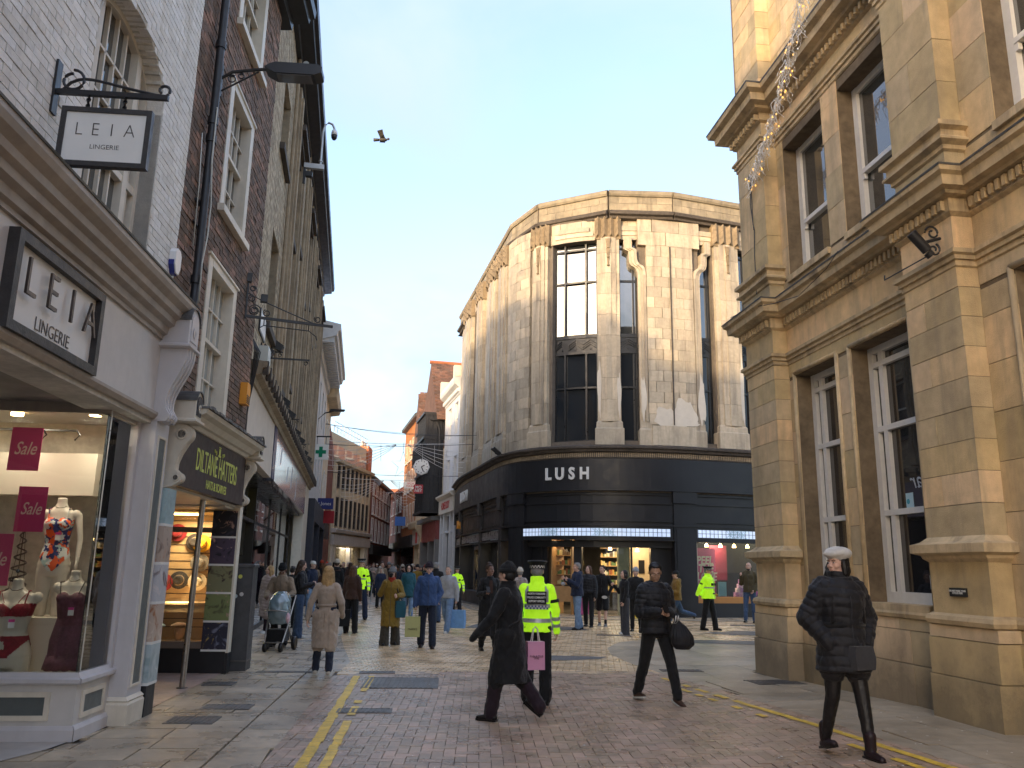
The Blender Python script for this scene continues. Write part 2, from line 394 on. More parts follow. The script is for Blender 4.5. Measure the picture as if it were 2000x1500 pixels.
def gridsheet(name,x0,x1,y0,y1,dz,m,n=24,label=None):
    vs=[];fs=[]
    for i in range(n+1):
        for j in range(n+1):
            x=x0+(x1-x0)*i/n; y=y0+(y1-y0)*j/n; vs.append((x,y,G(x,y)+dz))
    for i in range(n):
        for j in range(n): a=i*(n+1)+j; fs.append((a,a+n+1,a+n+2,a+1))
    return struct(MB().add(vs,fs).build(name,m),label)
def inside(x,y,poly):
    c=False; n=len(poly)
    for i in range(n):
        x1,y1=poly[i]; x2,y2=poly[(i+1)%n]
        if (y1>y)!=(y2>y) and x<(x2-x1)*(y-y1)/(y2-y1)+x1: c=not c
    return c
bed=gridsheet('street_bed',-40,40,-12,60,-.022,m_joint,40,'dark wet bedding in the joints of the paving')
bed['_loc']=(0,0,0)
road=thing('road','brown brick carriageway between the double yellow lines','road',(0,0,0)); del road['category']; struct(road)
LK=[(-1.3,2.5),(-2.01,7.19),(-2.38,10.76),(-2.59,12.61),(-2.62,13.45)]       # left kerb line
RK=[(4.6,2.2),(3.65,7.72),(2.94,12.12),(2.62,13.35),(2.45,14.2)]              # right kerb line
BR=LK+RK[::-1]
CUT=[]
def trimmed(parent,m,dep=.03):
    fl,cut=CUT[-1]; b=MB()
    for P in cut: b.plate(fl,P,-dep,random.gauss(0,.0012))
    if b.v: b.build('edge_piece',m,parent,kind='stuff',norm=False)
def clipcells(cells,fl,poly,m=.0):
    # whole cells stay rectangular pieces; cells cut by the edge are trimmed to it
    L2=[]; 
    for x,y in poly: d=Vector((x,y,0))-fl.O; L2.append((d.dot(fl.D),d.dot(fl.E)))
    n=len(L2); area=sum(L2[i][0]*L2[(i+1)%n][1]-L2[(i+1)%n][0]*L2[i][1] for i in range(n)); sgn=1 if area>0 else -1
    out=[]; cut=[]; bb=(min(p[0] for p in L2),max(p[0] for p in L2),min(p[1] for p in L2),max(p[1] for p in L2))
    for c in cells:
        a,b,d,e=c[:4]
        if b<bb[0] or a>bb[1] or e<bb[2] or d>bb[3]: continue
        cr_=[inside(x,y,L2) for x,y in ((a,d),(b,d),(b,e),(a,e))]
        if all(cr_): out.append(c); continue
        if not any(cr_) and not inside((a+b)/2,(d+e)/2,L2): continue
        P=[(a,d),(b,d),(b,e),(a,e)]
        for i in range(n):
            (x0,y0),(x1,y1)=L2[i],L2[(i+1)%n]
            if max(x0,x1)<a-.01 or min(x0,x1)>b+.01 or max(y0,y1)<d-.01 or min(y0,y1)>e+.01: continue
            f=lambda p:((x1-x0)*(p[1]-y0)-(y1-y0)*(p[0]-x0))*sgn
            if all(f(p)>=0 for p in P) or all(f(p)<=0 for p in P): continue
            Q=[]
            for j in range(len(P)):
                p,q=P[j],P[(j+1)%len(P)]; fp,fq=f(p),f(q)
                if fp>=0: Q.append(p)
                if fp*fq<0: t=fp/(fp-fq); Q.append((p[0]+(q[0]-p[0])*t,p[1]+(q[1]-p[1])*t))
            if len(Q)>=3: P=Q
        cut.append(P)
    CUT.append((fl,cut)); return out
fl=Flat(0,7,-2); cells=[]
w=.105
for r in range(-46,76):
    for k in range(-20,16):
        x=(r+4*k); 
        if -40<x<52: cells.append((x*w+.003,(x+2)*w-.003,r*w+.003,(r+1)*w-.003))
        x2=r+3+4*k
        if -40<x2<52: cells.append((x2*w+.003,(x2+1)*w-.003,r*w+.003,(r+2)*w-.003))
cells=clipcells(cells,fl,BR)
trimmed(road,m_brown)
pieces('paver',road,fl,cells,m_brown,depth=.03,limit=300,jit=.015,proud=.0022)
# buff blocks of the crossing and the street beyond
YB=[(-2.62,13.45),(2.45,14.2),(2.2,15.3),(2.02,16.8),(2.12,18.2),(2.5,19.5),(3.3,20.6),(5.0,20.7),(8.,20.4),(14,22),(14,34),(9,31.2),(6,29.95),(3.6,30.1),(1,31.3),(-.2,32.8),(-1.2,36.),(-6,36),(-4.6,24),(-3.9,20),(-3.3,17.3),(-2.7,14.8)]
cross=thing('crossing','buff block paving of the street crossing, wet and shining','road',(0,0,0)); del cross['category']; struct(cross)
fl2=Flat(0,14,6); cells=[]
for c in bond(-9,15,-1.6,22,.215,.108,gap=.0):
    cells.append((c[0]+.010,c[1]-.010,c[2]+.003,c[3]-.003))
cells=clipcells(cells,fl2,YB)
trimmed(cross,m_buff)
pieces('paver',cross,fl2,cells,m_buff,depth=.03,limit=300,jit=.02,proud=.0022)
# border course along the near edge
fl3=Flat(-2.62,13.30,-8.3); pieces('paver',cross,fl3,[(a,b,-.12,.10) for a,b,_,_,_ in bond(0,5.15,0,.1,.42,.1,gap=.008)],m_buff,depth=.02,limit=60,proud=.001)
fs_=gridsheet('far_street',-30,20,35.5,130,-.006,m_far,6,'wet pale paving far down the street')
# left pavement flags
LP=[(-9,3),(-1.3,2.5),(-2.01,7.19),(-2.38,10.76),(-2.59,12.61),(-2.62,13.45),(-2.7,14.8),(-3.3,17.3),(-3.9,20),(-4.6,24),(-6,30),(-7.6,40),(-12,40),(-4.4,13.2),(-3.98,9.5),(-4.0,8.),(-9,8.0)]
pav=thing('pavement','wet sandstone flags of the left pavement in front of the shops','pavement',(0,0,0)); del pav['category']; struct(pav)
fl4=Flat(-2.63,8.84,-5.8); cells=[]
for c in bond(-6,-.012,-6,34,.62,.46,jl=.22,gap=.0): cells.append((c[0]+.008,c[1]-.008,c[2]+.007,c[3]-.007))
z=-6.0
while z<5.2:
    h=ru(.75,1.0); cells.append((.004,.55,z+.005,z+h-.005)); z+=h
for c in bond(.0,1.2,5.4,34,.62,.46,jl=.2): cells.append(c)
cells=clipcells(cells,fl4,LP)
trimmed(pav,m_flag)
pieces('flagstone',pav,fl4,cells,m_flag,depth=.04,limit=260,jit=.006,proud=.003)
# right pavement
RP=[(9,2),(4.6,2.2),(3.65,7.72),(2.94,12.12),(2.62,13.35),(2.45,14.2),(2.2,15.3),(2.02,16.8),(2.12,18.2),(2.5,19.5),(3.3,20.6),(5.0,20.7),(8.,20.4),(14,21),(14,15.5),(4.18,14.4),(5.6,9),(9,2)]
pav2=thing('pavement','smooth grey sandstone pavement beside the stone bank building','pavement',(0,0,0)); del pav2['category']; struct(pav2)
fl5=Flat(3.65,7.72,-9.2); cells=[]
for c in bond(-3,12,-7,16,1.05,.72,jl=.2,gap=.0): cells.append((c[0]+.003,c[1]-.003,c[2]+.003,c[3]-.003))
cells=clipcells(cells,fl5,RP)
trimmed(pav2,m_flag2)
pieces('flagstone',pav2,fl5,cells,m_flag2,depth=.04,limit=200,jit=.004,proud=.0015)
# low kerb / pale edge by the far shop corner
kb=MB(); pk=PathFr([(-4.2,48),(-2.5,40.9),(-1.42,33.7),(-.1,30.6),(1.6,28.9),(4,28.2),(7,28.4),(12,30)])
kb.box(pk,0,pk.len,-.02,.13,-.05,.02,60)
kerb=struct(kb.build('kerb',mat('kerb_stone',(.36,.31,.25),rough=.5,var=.2,wet=.5)),'pale kerb curving round the corner shop')
# strip pavement before the corner shop
st_=MB(); n=40
for i in range(n): 
    a=pk.len*i/n; b=pk.len*(i+1)/n
    st_.add([pk(a,-.02,.0),pk(b,-.02,.0),pk(b,-3.2,.0),pk(a,-3.2,.0)],[(0,1,2,3)])
struct(st_.build('shop_pavement',m_flag),'pavement in front of the corner shop')
# yellow lines painted on the pavers
def yline(name,label,p0,p1,wd,miss,grp):
    p0=Vector((*p0,0)); p1=Vector((*p1,0)); d=(p1-p0); L=d.length; d.normalize(); q=Vector((d.y,-d.x,0)); mb=MB(); s=0
    r=random.Random(int(p0.x*100))
    while s<L:
        l=r.uniform(.17,.23)
        if not miss(s/L,r):
            a=p0+d*s; b=p0+d*(s+l-.008); w0=wd*r.uniform(.9,1.05); j=r.uniform(-.008,.008)
            pts=[a-q*(w0/2)+q*j,a+q*(w0/2)+q*j,b+q*(w0/2)+q*j,b-q*(w0/2)+q*j]
            mb.add([(p.x,p.y,G(p.x,p.y)+.0075) for p in pts],[(0,1,2,3)])
        s+=l
    o=mb.build(name,m_yel); o['label']=label; o['group']=grp; o['kind']='structure'; return o
yline('yellow_line','left line of the double yellow lines beside the left kerb',(-1.45,5.0),(-2.25,12.95),.105,lambda t,r:False,'double yellow lines')
yline('yellow_line','right line of the double yellow lines beside the left kerb',(-1.28,5.0),(-2.03,12.95),.09,lambda t,r:(.52<t<.58 or .64<t<.80 and r.random()<.6),'double yellow lines')
yline('yellow_line','worn outer yellow line along the right pavement, nearest the wall',(4.0,5.0),(2.42,13.2),.085,lambda t,r:r.random()<(.12 if t<.7 else .5),'double yellow lines')
yline('yellow_line','broken inner yellow line along the right pavement, mostly worn off',(3.78,5.0),(2.22,13.2),.075,lambda t,r:r.random()<(.35 if t<.4 else .75),'double yellow lines')
def cover(x,y,w,l,az,label,m=m_iron,bars=8,name='manhole_cover',cat='manhole cover'):
    t=thing(name,label,cat,(x,y,G(x,y)),group='covers and gratings set in the paving'); f=Flat(x,y,az)
    mb=MB()
    for a,b,c,d in ((-w/2,w/2,-l/2,-l/2+.03),(-w/2,w/2,l/2-.03,l/2),(-w/2,-w/2+.03,-l/2+.03,l/2-.03),(w/2-.03,w/2,-l/2+.03,l/2-.03)):
        mb.box(f,a,b,-.01,.009,c,d)
    mb.build('frame',m,t)
    p=MB(); p.box(f,-w/2+.03,w/2-.03,-.01,.0045,-l/2+.03,l/2-.03); p.build('plate',m,t)
    b=MB(); n=bars
    for i in range(n):
        a=-w/2+.05+(w-.1)*i/n; b.box(f,a,a+(w-.1)/n*.55,.0045,.010,-l/2+.05,l/2-.05)
    b.build('rib',m,t,kind='stuff'); return t
cover(-3.3,9.2,.5,.42,-5,'dark iron cover in the left pavement nearest the lingerie shop',bars=7)
cover(-3.22,10.05,.55,.34,-5,'grey patched cover in the left pavement before the hat shop',m=m_tar)
cover(-3.95,11.9,.4,.35,-5,'small dark cover beside the hat shop step',bars=5)
cover(-1.5,12.3,1.05,1.1,-4,'large worn iron cover in the brown road by the yellow lines',bars=14)
cover(-1.62,9.95,.62,.30,-5,'small oblong iron cover in the brown road',bars=9)
cover(-2.02,13.42,.55,.28,-8,'storm drain grating at the kerb crossing, beside the yellow lines',bars=7,name='drain_grating',cat='drain')
cover(-3.4,13.3,.9,.2,-5,'long dark cover strip across the left pavement',bars=12)
cover(4.0,12.9,.75,.55,-9,'dark iron cover in the right pavement by the stone pillar',bars=8)
cover(2.9,14.35,.7,.25,-4,'dark cover at the brown road end of the right pavement',bars=8)
cover(7.3,26.4,.8,.5,12,'round edged grating in the buff paving behind the officer',bars=8,name='drain_grating',cat='drain')
cover(2.7,21.6,.9,.35,8,'dark cover in the middle of the buff paving',bars=8)
def patch(pts,label):
    o=MB().add([(x,y,G(x,y)+.007) for x,y in pts],[tuple(range(len(pts)))]).build('tarmac_patch',m_tar); o['kind']='structure'; o['label']=label
patch([(-.3,16.0),(.3,15.6),(1.0,15.55),(1.7,15.9),(1.9,16.3),(1.2,16.35),(.2,16.45)],'long dark repair patch in the buff paving')
patch([(3.4,20.4),(3.9,19.8),(5,19.6),(7.6,19.4),(7.6,20.3),(5,20.6)],'dark repair band along the end of the right pavement')
patch([(5.2,22.9),(5.9,22.3),(8,22.5),(8,23.6),(6.4,23.9)],'dark repair patch beside the stone pillar corner')
patch([(-1.2,23.5),(.6,23.0),(2.2,23.2),(2.,24.4),(-.9,25.0)],'grey repair patch in front of the corner shop')
# bits of litter and confetti
lt=MB(); r=random.Random(5)
for i in range(170):
    x,y=r.uniform(-2,5),r.uniform(7,14); 
    if r.random()<.6: x=r.uniform(2.2,5)
    a=r.uniform(0,3.1); w=r.uniform(.005,.014); h=r.uniform(.003,.007); c,s=math.cos(a),math.sin(a)
    lt.add([(x+c*p*w-s*q*h,y+s*p*w+c*q*h,G(x,y)+.009+.002*(p*q)) for p,q in ((-1,-1),(1,-1),(1,1),(-1,1))],[(0,1,2,3)])
tag(lt.build('litter',mat('paper_white',(.75,.75,.72),rough=.8)),'scattered white paper specks on the paving','litter',kind='stuff')
# distant hill with far houses
hl=MB(); pts=[]
for i in range(41):
    x=-260+520*i/40; h=20+7*math.sin(i*.35)+4*math.sin(i*.9+1)
    pts.append((x,h))
vs=[];fs=[]
for x,h in pts: vs+=[(x,520,-1),(x,560,h*.7),(x,640,h)]
for i in range(40):
    a=i*3; fs+=[(a,a+3,a+4,a+1),(a+1,a+4,a+5,a+2)]
struct(hl.add(vs,fs).build('hills',mat('hill_green',(.16,.15,.11),rough=.95,var=.4,ns=.03),smooth=True),'low distant hillside closing the end of the street')
# ================================================================ stone bank building on the right
R=Fr(4.18,14.3,-7.1,side=-1,flip=True)
m_sand=mat('sandstone',(.60,.445,.245),rough=.85,rand=.20,var=.18,ns=5,bump=.6,bs=90,stain=.62,stcol=(.30,.245,.17),dirt=.62,col2=(.54,.42,.26),hue=.008,spec=.3)
m_sandm=mat('sandstone_moulding',(.52,.40,.24),rough=.85,var=.2,ns=7,bump=.3,bs=90,stain=.75,stcol=(.15,.12,.09),spec=.3)
m_mort=mat('stone_joint',(.16,.12,.075),rough=.95,var=.3,ns=9)
m_lead=mat('dark_lead',(.10,.098,.095),rough=.5,var=.35,ns=9,bump=.3,bs=40,metal=.2)
m_white=mat('white_paint',(.70,.69,.66),rough=.42,var=.06,ns=12,stain=.25,stcol=(.45,.42,.36))
g_up=glassmat('sky_glass',opaque=1,back=(.045,.05,.05),refl=4.5,wob=.05)
g_low=glassmat('dark_glass',opaque=1,back=(.022,.022,.024),refl=2.2,wob=.05)
bank=thing('bank_building','tall tan sandstone bank building with pilasters and white sash windows','building',R(5,-2,0))
PIL=[(.10,1.18),(4.83,5.80),(9.55,10.55),(14.3,15.3)]
LW=[(1.42,2.66),(3.10,4.46),(6.33,7.6),(8.0,9.3),(11.2,12.4),(12.8,14.1)]
UW=[(1.42,2.76),(3.24,4.62),(6.33,7.65),(8.05,9.35),(11.2,12.4),(12.8,14.1)]
lo=[(a,b,1.21,4.74) for a,b in LW]; up=[(a,b,6.4,8.76) for a,b in UW]
mb=MB()
wall(mb,R,.12,3.2,0,15.5,lo+up,-.62,-.262); wall(mb,R,3.2,22,0,9.95,lo+up,-.62,-.262); mb.box(R,3.0,3.2,-8,-.62,9.9,15.5); mb.box(R,.06,22,-13,-.62,0,.01)
mb.box(R,.10,.14,-8,-.3,0,15.5); mb.box(R,.10,.14,-13,-8,0,9.9)
for a,b in PIL: mb.box(R,a+.012,b-.012,-.27,-.012,0,15.4 if a<1 else 9.9)
mb.box(R,.14,3.2,-8,-.66,15.2,15.5); mb.box(R,3.2,22,-13,-.66,9.75,9.95)
mb.build('wall_core',m_mort,bank)
dk=MB()
for a,b in LW+UW: pass
dk.box(R,.3,22,-.75,-.7,0.5,9.2); dk.build('dark_room',mat('room_dark',(.02,.02,.022),rough=.9,var=0),bank)
# ashlar
cells=[]
def add(l,o): 
    for c in l: cells.append((*c[:4],o))
for a,b in PIL[:3]:
    w=b-a
    for i,(z0,z1) in enumerate(((0,.57),(.57,.96),(.96,1.095))):
        add(bond(a-.07,b+.07,z0,z1,(w+.14 if i!=1 else w+.14),9,gap=.010),.07-.02*i)
    add([(a+.005,b-.005,1.215,1.80,0)],-.0)
    z=2.03; i=0
    while z<4.70:
        h=.3375
        if (i%2)==0: add([(a+.003,b-.003,z+.004,z+h-.004)],0)
        else: add([(a+.003,a+w*.36,z+.004,z+h-.004),(a+w*.36+.008,b-.003,z+.004,z+h-.004)],0)
        z+=h; i+=1
    add(bond(a,b,4.73,4.97,w,9,gap=.008),0.004); add(bond(a,b,5.16,5.57,w,9,gap=.008),0)
    add(bond(a,b,6.71,8.93,w,.555,gap=.008),0); add(bond(a,b,9.14,9.4,w,9,gap=.008),0)
    add(bond(a,b,6.06,6.4,w,9,gap=.008),.0)
    if a<1: add(bond(a+.1,b,9.95,15.4,w*.62,.34,gap=.008,jl=.1),.0)
walls=[(1.18,4.83),(5.80,9.55),(10.55,14.3)]
ops=[(a,b,1.21,4.74) for a,b in LW]+[(a,b,6.4,8.76) for a,b in UW]
for a,b in walls[:2]:
    add(bond(a,b,0,.57,1.45,9,gap=.010),-.18); add(bond(a,b,.57,.96,.95,9,gap=.010),-.2); add(bond(a,b,.96,1.095,1.3,9,gap=.008),-.22)
    add(bond(a,b,1.215,4.70,1.7,.34*1.55,ops=ops,jl=.1,gap=.008),-.25)
    add(bond(a,b,4.75,4.97,1.9,9,gap=.008),-.247); add(bond(a,b,5.16,5.57,1.3,9,gap=.006),-.25)
    add(bond(a,b,6.06,6.40,1.5,9,gap=.006),-.25)
    add(bond(a,b,6.44,8.93,1.7,.555,ops=ops,jl=.1,gap=.007),-.25); add(bond(a,b,9.14,9.4,1.4,9,gap=.008),-.25)
    (add(bond(a,3.2,9.95,15.4,.8,.34,gap=.008,jl=.2),-.25) if a<3 else None)
cells=[c for c in cells if c[1]-c[0]>.03 and c[3]-c[2]>.03]
pieces('stone_block',bank,R,cells,m_sand,depth=.36,limit=290,jit=.004,proud=.003)
# mouldings
def segs(): 
    out=[]; x=None
    for i,(a,b) in enumerate(PIL[:3]):
        out.append((a,b,0.0,1))
        if i<2: out.append((b,PIL[i+1][0],-.25,0))
    out.append((PIL[2][1],21,-.25,0))
    return out
def course(name,prof,m=None,only=None):
    mb=MB()
    for a,b,o,e in segs():
        if only is not None and e!=only: continue
        mb.hip(R,a,b,o-.3,o,prof,e,e)
    return mb.build(name,m or m_sandm,bank)
course('string_course',[(.01,1.09),(.055,1.105),(.07,1.15),(.055,1.195),(.005,1.22)])
for _a,_b in PIL[:2]: MB().hip(R,_a,_b,-.3,0,[(.0,1.76),(.05,1.80),(.06,1.83),(.14,1.86),(.14,1.95),(.06,1.98),(.0,2.035)]).build('pedestal_cap',m_sandm,bank)
course('architrave_moulding',[(0.0,4.955),(.02,4.97),(.02,5.03),(.05,5.035),(.05,5.08),(.085,5.10),(.085,5.15),(.0,5.17)])
course('lower_cornice',[(0,5.56),(.05,5.60),(.05,5.76),(.14,5.77),(.16,5.80),(.24,5.82),(.25,5.93),(.30,5.96),(.31,6.02),(.0,6.07)])
course('cornice_lead',[(.315,6.012),(.32,6.035),(.0,6.085)],m_lead)
for _a,_b in PIL[:2]: MB().hip(R,_a,_b,-.3,0,[(0,6.36),(.03,6.38),(.03,6.43),(.10,6.47),(.10,6.50),(.06,6.53),(.06,6.6),(.12,6.63),(.12,6.69),(0,6.73)]).build('pilaster_base',m_sandm,bank)
course('window_architrave',[(0,8.92),(.02,8.94),(.02,9.0),(.05,9.01),(.05,9.06),(.08,9.08),(.08,9.12),(0,9.14)])
course('upper_cornice',[(0,9.39),(.05,9.42),(.05,9.56),(.17,9.58),(.19,9.62),(.30,9.65),(.31,9.78),(.40,9.82),(.42,9.9),(.0,9.98)])
course('upper_cornice_lead',[(.425,9.895),(.43,9.92),(.0,9.99)],m_lead)
dn=MB()
for z0,z1,pr,st in ((5.63,5.745,.105,.105),(9.44,9.545,.12,.12)):
    for a,b,o,e in segs()[:5]:
        s=a-.05*e
        while s<b+.05*e-.03: dn.box(R,s,s+.055,o,o+pr,z0,z1); s+=st
    s=-.25
    # end return of the corner pilaster is hidden from the street
dn.build('dentil',m_sandm,bank,kind='stuff')
# roll mouldings round the window openings
rl=MB()
for a,b in LW[:4]:
    for s in (a-.045,b+.045): rl.tube([R(s,-.248,1.22),R(s,-.248,4.78)],.035,8)
    rl.tube([R(a-.045,-.248,4.785),R(b+.045,-.248,4.785)],.035,8)
rl.build('roll_moulding',m_sandm,bank,smooth=True)
pass
for a,b in LW[:4]: MB().box(R,a,b,-.60,-.19,1.17,1.262).build('window_sill',m_sandm,bank)
for a,b in UW[:4]: MB().box(R,a,b,-.60,-.2,6.33,6.43).build('window_sill',m_sandm,bank)

# windows
o0=-.50
for i,(a,b) in enumerate(LW):
    w=MB()
    def bar(s0,s1,z0,z1,d=.07,oo=0.0): w.box(R,s0,s1,o0-.09,o0+oo-.02+d-.05,z0,z1)
    J=.105
    bar(a-.02,a+J,1.26,4.76); bar(b-J,b+.02,1.26,4.76)
    bar(a+J,b-J,1.26,1.40,.075); bar(a+J,b-J,4.64,4.76,.06)
    for z in (4.44,3.53,2.39): bar(a+J,b-J,z,z+.075,.068)
    for s in (a+J+.13,b-J-.13-.09): bar(s,s+.09,1.40,4.64,.064)
    f=w.build('window',m_white,bank)
    p=MB(); p.box(R,a+J,b-J,o0-.075,o0-.065,1.4,4.64); p.build('pane',g_low,f)
for i,(a,b) in enumerate(UW):
    w=MB(); J=.115
    w.box(R,a-.02,a+J,o0-.1,o0,6.43,8.78); w.box(R,b-J,b+.02,o0-.1,o0,6.43,8.78)
    w.box(R,a+J,b-J,o0-.1,o0-.01,8.66,8.78); w.box(R,a+J,b-J,o0-.1,o0-.02,6.43,6.53)
    w.box(R,a+J,b-J,o0-.09,o0+.01,7.34,7.41)
    for s in (a+J,b-J-.05): w.box(R,s,s+.05,o0-.05,o0+.0,7.25,7.34)
    f=w.build('window',m_white,bank)
    p=MB(); p.box(R,a+J,b-J,o0-.085,o0-.075,6.5,7.36); p.box(R,a+J,b-J,o0-.06,o0-.05,7.4,8.7); p.build('pane',g_up,f)
# lettering and stickers on the second lower window
st=MB(); st.box(R,3.62,3.78,-.563,-.560,2.47,2.66); st.build('window_sticker',mat('sticker_blue',(.45,.65,.72),rough=.5,var=.0),bank)
c=MB(); c.lathe((0,0,0),[(0.001,0),(.035,0)],16,fr=lambda x,y,z:R(3.67+x,-.558,2.55+y)); c.build('sticker_disc',mat('sticker_teal',(.03,.30,.42),rough=.5,var=0),bank)
m_let=mat('white_vinyl',(.5,.52,.55),rough=.6,var=0)
text('Bar',.30,TX(R,3.98,-.562,2.80,rev=False),bank,m_let,name='window_lettering',ext=.001,shear=.3,mirror=True)
text('&',.16,TX(R,4.13,-.562,2.60,rev=False),bank,m_let,name='window_lettering',ext=.001,mirror=True)
st=MB(); st.box(R,3.97,4.10,-.563,-.560,1.45,1.62); st.build('window_notice',mat('notice_grey',(.5,.55,.56),rough=.6,var=.1),bank)
pl=thing('wall_plaque','small black plaque with white words on the pillar pedestal','plaque',R(5.3,0,1.45))
b=MB(); b.box(R,5.17,5.44,.008,.028,1.40,1.49); b.build('plate',mat('plaque_black',(.02,.02,.02),rough=.4,var=.1),pl)
mw=mat('plaque_white',(.7,.7,.66),rough=.6,var=0)
text('DO NOT PARK YOUR\nCYCLES HERE',.028,TX(R,5.305,.0295,1.447),pl,mw,ext=.0008,off=.0006)
# black floodlight on a scroll bracket
lp=thing('wall_floodlight','black cylinder floodlight on a scrolled iron bracket between the cornice and the pilaster','wall light',R(5.4,0,5.3))
m_blk=mat('black_metal',(.018,.018,.02),rough=.45,var=.2,ns=20)
b=MB(); b.tube([R(5.62,.03,5.36),R(5.62,.22,5.30)],.02); 
def scroll(fn,c,r,turns=1.25,n=18,a0=0,sg=1,k=.72):
    return [fn(c[0]+r*(1-k*i/n)*math.cos(a0+sg*turns*2*math.pi*i/n),c[1]+r*(1-k*i/n)*math.sin(a0+sg*turns*2*math.pi*i/n)) for i in range(n+1)]
b.tube(scroll(lambda u,v:R(5.62,u,v),(.12,5.42),.09),.012); b.tube(scroll(lambda u,v:R(5.62,u,v),(.12,5.22),.08,a0=2),.012)
b.build('bracket',m_blk,lp)
b=MB(); b.tube([R(5.62,.20,5.20),R(5.62,.38,5.40)],.058,12); b.tube([R(5.62,.16,5.14),R(5.62,.20,5.18)],.05,12); b.build('lamp_body',m_blk,lp,smooth=40)
cb=MB(); cb.tube([R(5.5,.1,5.2),R(4.6,.1,5.22),R(4.55,.06,5.3)],.008,5); cb.build('cable',m_blk,lp)
# ================================================================ lingerie shop, white brick building (left foreground)
L=Fr(-3.98,9.5,-4.8)
m_wbrick=mat('white_brick',(.74,.71,.65),rough=.75,rand=.06,var=.10,ns=9,bump=.8,bs=45,stain=.35,stcol=(.40,.34,.24),col2=(.78,.76,.72))
m_wjoint=mat('white_joint',(.52,.49,.43),rough=.9,var=.2,ns=12,bump=.4)
m_cream=mat('cream_paint',(.66,.60,.50),rough=.5,var=.08,ns=9,stain=.35,stcol=(.40,.34,.25))
m_grey=mat('grey_paint',(.57,.545,.52),rough=.45,var=.05,ns=8,stain=.18,stcol=(.26,.25,.23))
m_grey2=mat('lilac_grey_paint',(.55,.53,.54),rough=.4,var=.05,ns=8,stain=.2,stcol=(.3,.29,.28))
m_taupe=mat('taupe_moulding',(.36,.315,.27),rough=.5,var=.12,ns=8,stain=.3)
m_dgrey=mat('slate_panel',(.10,.115,.115),rough=.4,var=.08,ns=20)
m_black=mat('black_paint',(.014,.014,.017),rough=.4,var=.15,ns=10)
m_signw=mat('sign_white',(.74,.73,.70),rough=.45,var=.03)
m_frame=mat('sign_frame',(.03,.027,.028),rough=.45,var=.25,ns=25,bump=.3)
leia=thing('lingerie_shop','white painted brick building with grey lingerie shopfront and arched window','shop building',L(-3,-3,0))
AW=(-3.1,-1.40)      # arched window
def archz(s,sp=6.38,h=.60,a=AW[0],b=AW[1]):
    t=(s-(a+b)/2)/((b-a)/2); return sp+h*math.sqrt(max(0,1-t*t)) if abs(t)<1 else sp
mb=MB()
st=[(-6.6+i*.1) for i in range(0,62)]
op=[]
n=24
for i in range(n):
    a=AW[0]+(AW[1]-AW[0])*i/n; b=AW[0]+(AW[1]-AW[0])*(i+1)/n; op.append((a,b,4.35,archz((a+b)/2)))
wall(mb,L,-16,-.5,3.1,13.2,op+[(-3.1,-1.4,9.3,11.2)],-.40,-.012)
mb.box(L,-16,-.5,-9,-.4,3.27,13.2); mb.box(L,-.12,-.02,-9,-.35,0,3.27); mb.box(L,-9,-.6,-9,-4.2,0,3.27)
mb.build('wall_core',m_wjoint,leia)
cells=[c for c in bond(-6.2,-.5,4.5,10.2,.228,.0765,gap=.009,ops=op+[(-3.1,-1.4,9.3,10.3)],head=False)]
pieces('white_brick',leia,L,cells,m_wbrick,depth=.10,limit=300,jit=.02,proud=.0035)
# arch soffit ring + reveal
rv=MB(); 
pts=[(AW[0],4.4)]+[(AW[0]+(AW[1]-AW[0])*i/24,archz(AW[0]+(AW[1]-AW[0])*i/24+1e-6)) for i in range(25)]+[(AW[1],4.4)]
for (a,z0),(b,z1) in zip(pts,pts[1:]): rv.add([L(a,-.42,z0),L(b,-.42,z1),L(b,-.005,z1),L(a,-.005,z0)],[(0,1,2,3)])
rv.build('window_reveal',m_wbrick,leia)
# arched window joinery
w=MB(); o=-.20
def vb(s,wd,z0,z1,d=.05,oo=0): w.box(L,s-wd/2,s+wd/2,o-.06,o+d-.05+oo,z0,z1)
for s in (AW[0]+.04,AW[1]-.04): vb(s,.08,4.45,archz(s)-.01,.08)
for s in (AW[0]+.36,AW[1]-.36): vb(s,.11,4.45,archz(s)-.03,.09)
for s in (AW[0]+.19,AW[1]-.19): vb(s,.025,4.5,archz(s)-.05,.05)
for i in range(1,4):
    s=AW[0]+.41+(AW[1]-AW[0]-.82)*i/4; vb(s,.028,4.5,archz(s)-.05,.05)
for z in (4.95,5.95,6.4): w.box(L,AW[0]+.4,AW[1]-.4,o-.05,o,z,z+.028)
w.box(L,AW[0]+.4,AW[1]-.4,o-.06,o+.03,5.38,5.45)
for z in (4.95,5.95): 
    w.box(L,AW[0]+.08,AW[0]+.31,o-.05,o,z,z+.025); w.box(L,AW[1]-.31,AW[1]-.08,o-.05,o,z,z+.025)
for x0,x1 in ((AW[0]+.06,AW[0]+.32),(AW[1]-.32,AW[1]-.06)): w.box(L,x0,x1,o-.06,o+.025,5.38,5.46)
w.box(L,AW[0],AW[1],o-.1,o+.12,4.42,4.5)
for (a,z0),(b,z1) in zip(pts[1:-1],pts[2:-1]): 
    w.add([L(a,o+.03,z0),L(b,o+.03,z1),L(b,o+.03,z1-.06),L(a,o+.03,z0-.06),L(a,o-.05,z0),L(b,o-.05,z1),L(b,o-.05,z1-.06),L(a,o-.05,z0-.06)],[(0,1,2,3),(4,5,6,7),(2,3,7,6),(0,1,5,4)])
wf=w.build('window',m_cream,leia)
g=MB(); g.plate(L,[(a,min(z,9)) for a,z in pts],o-.045,o-.04); g.build('pane',glassmat('sky_glass_l',opaque=1,back=(.05,.055,.055),refl=3.4,wob=.12),wf)
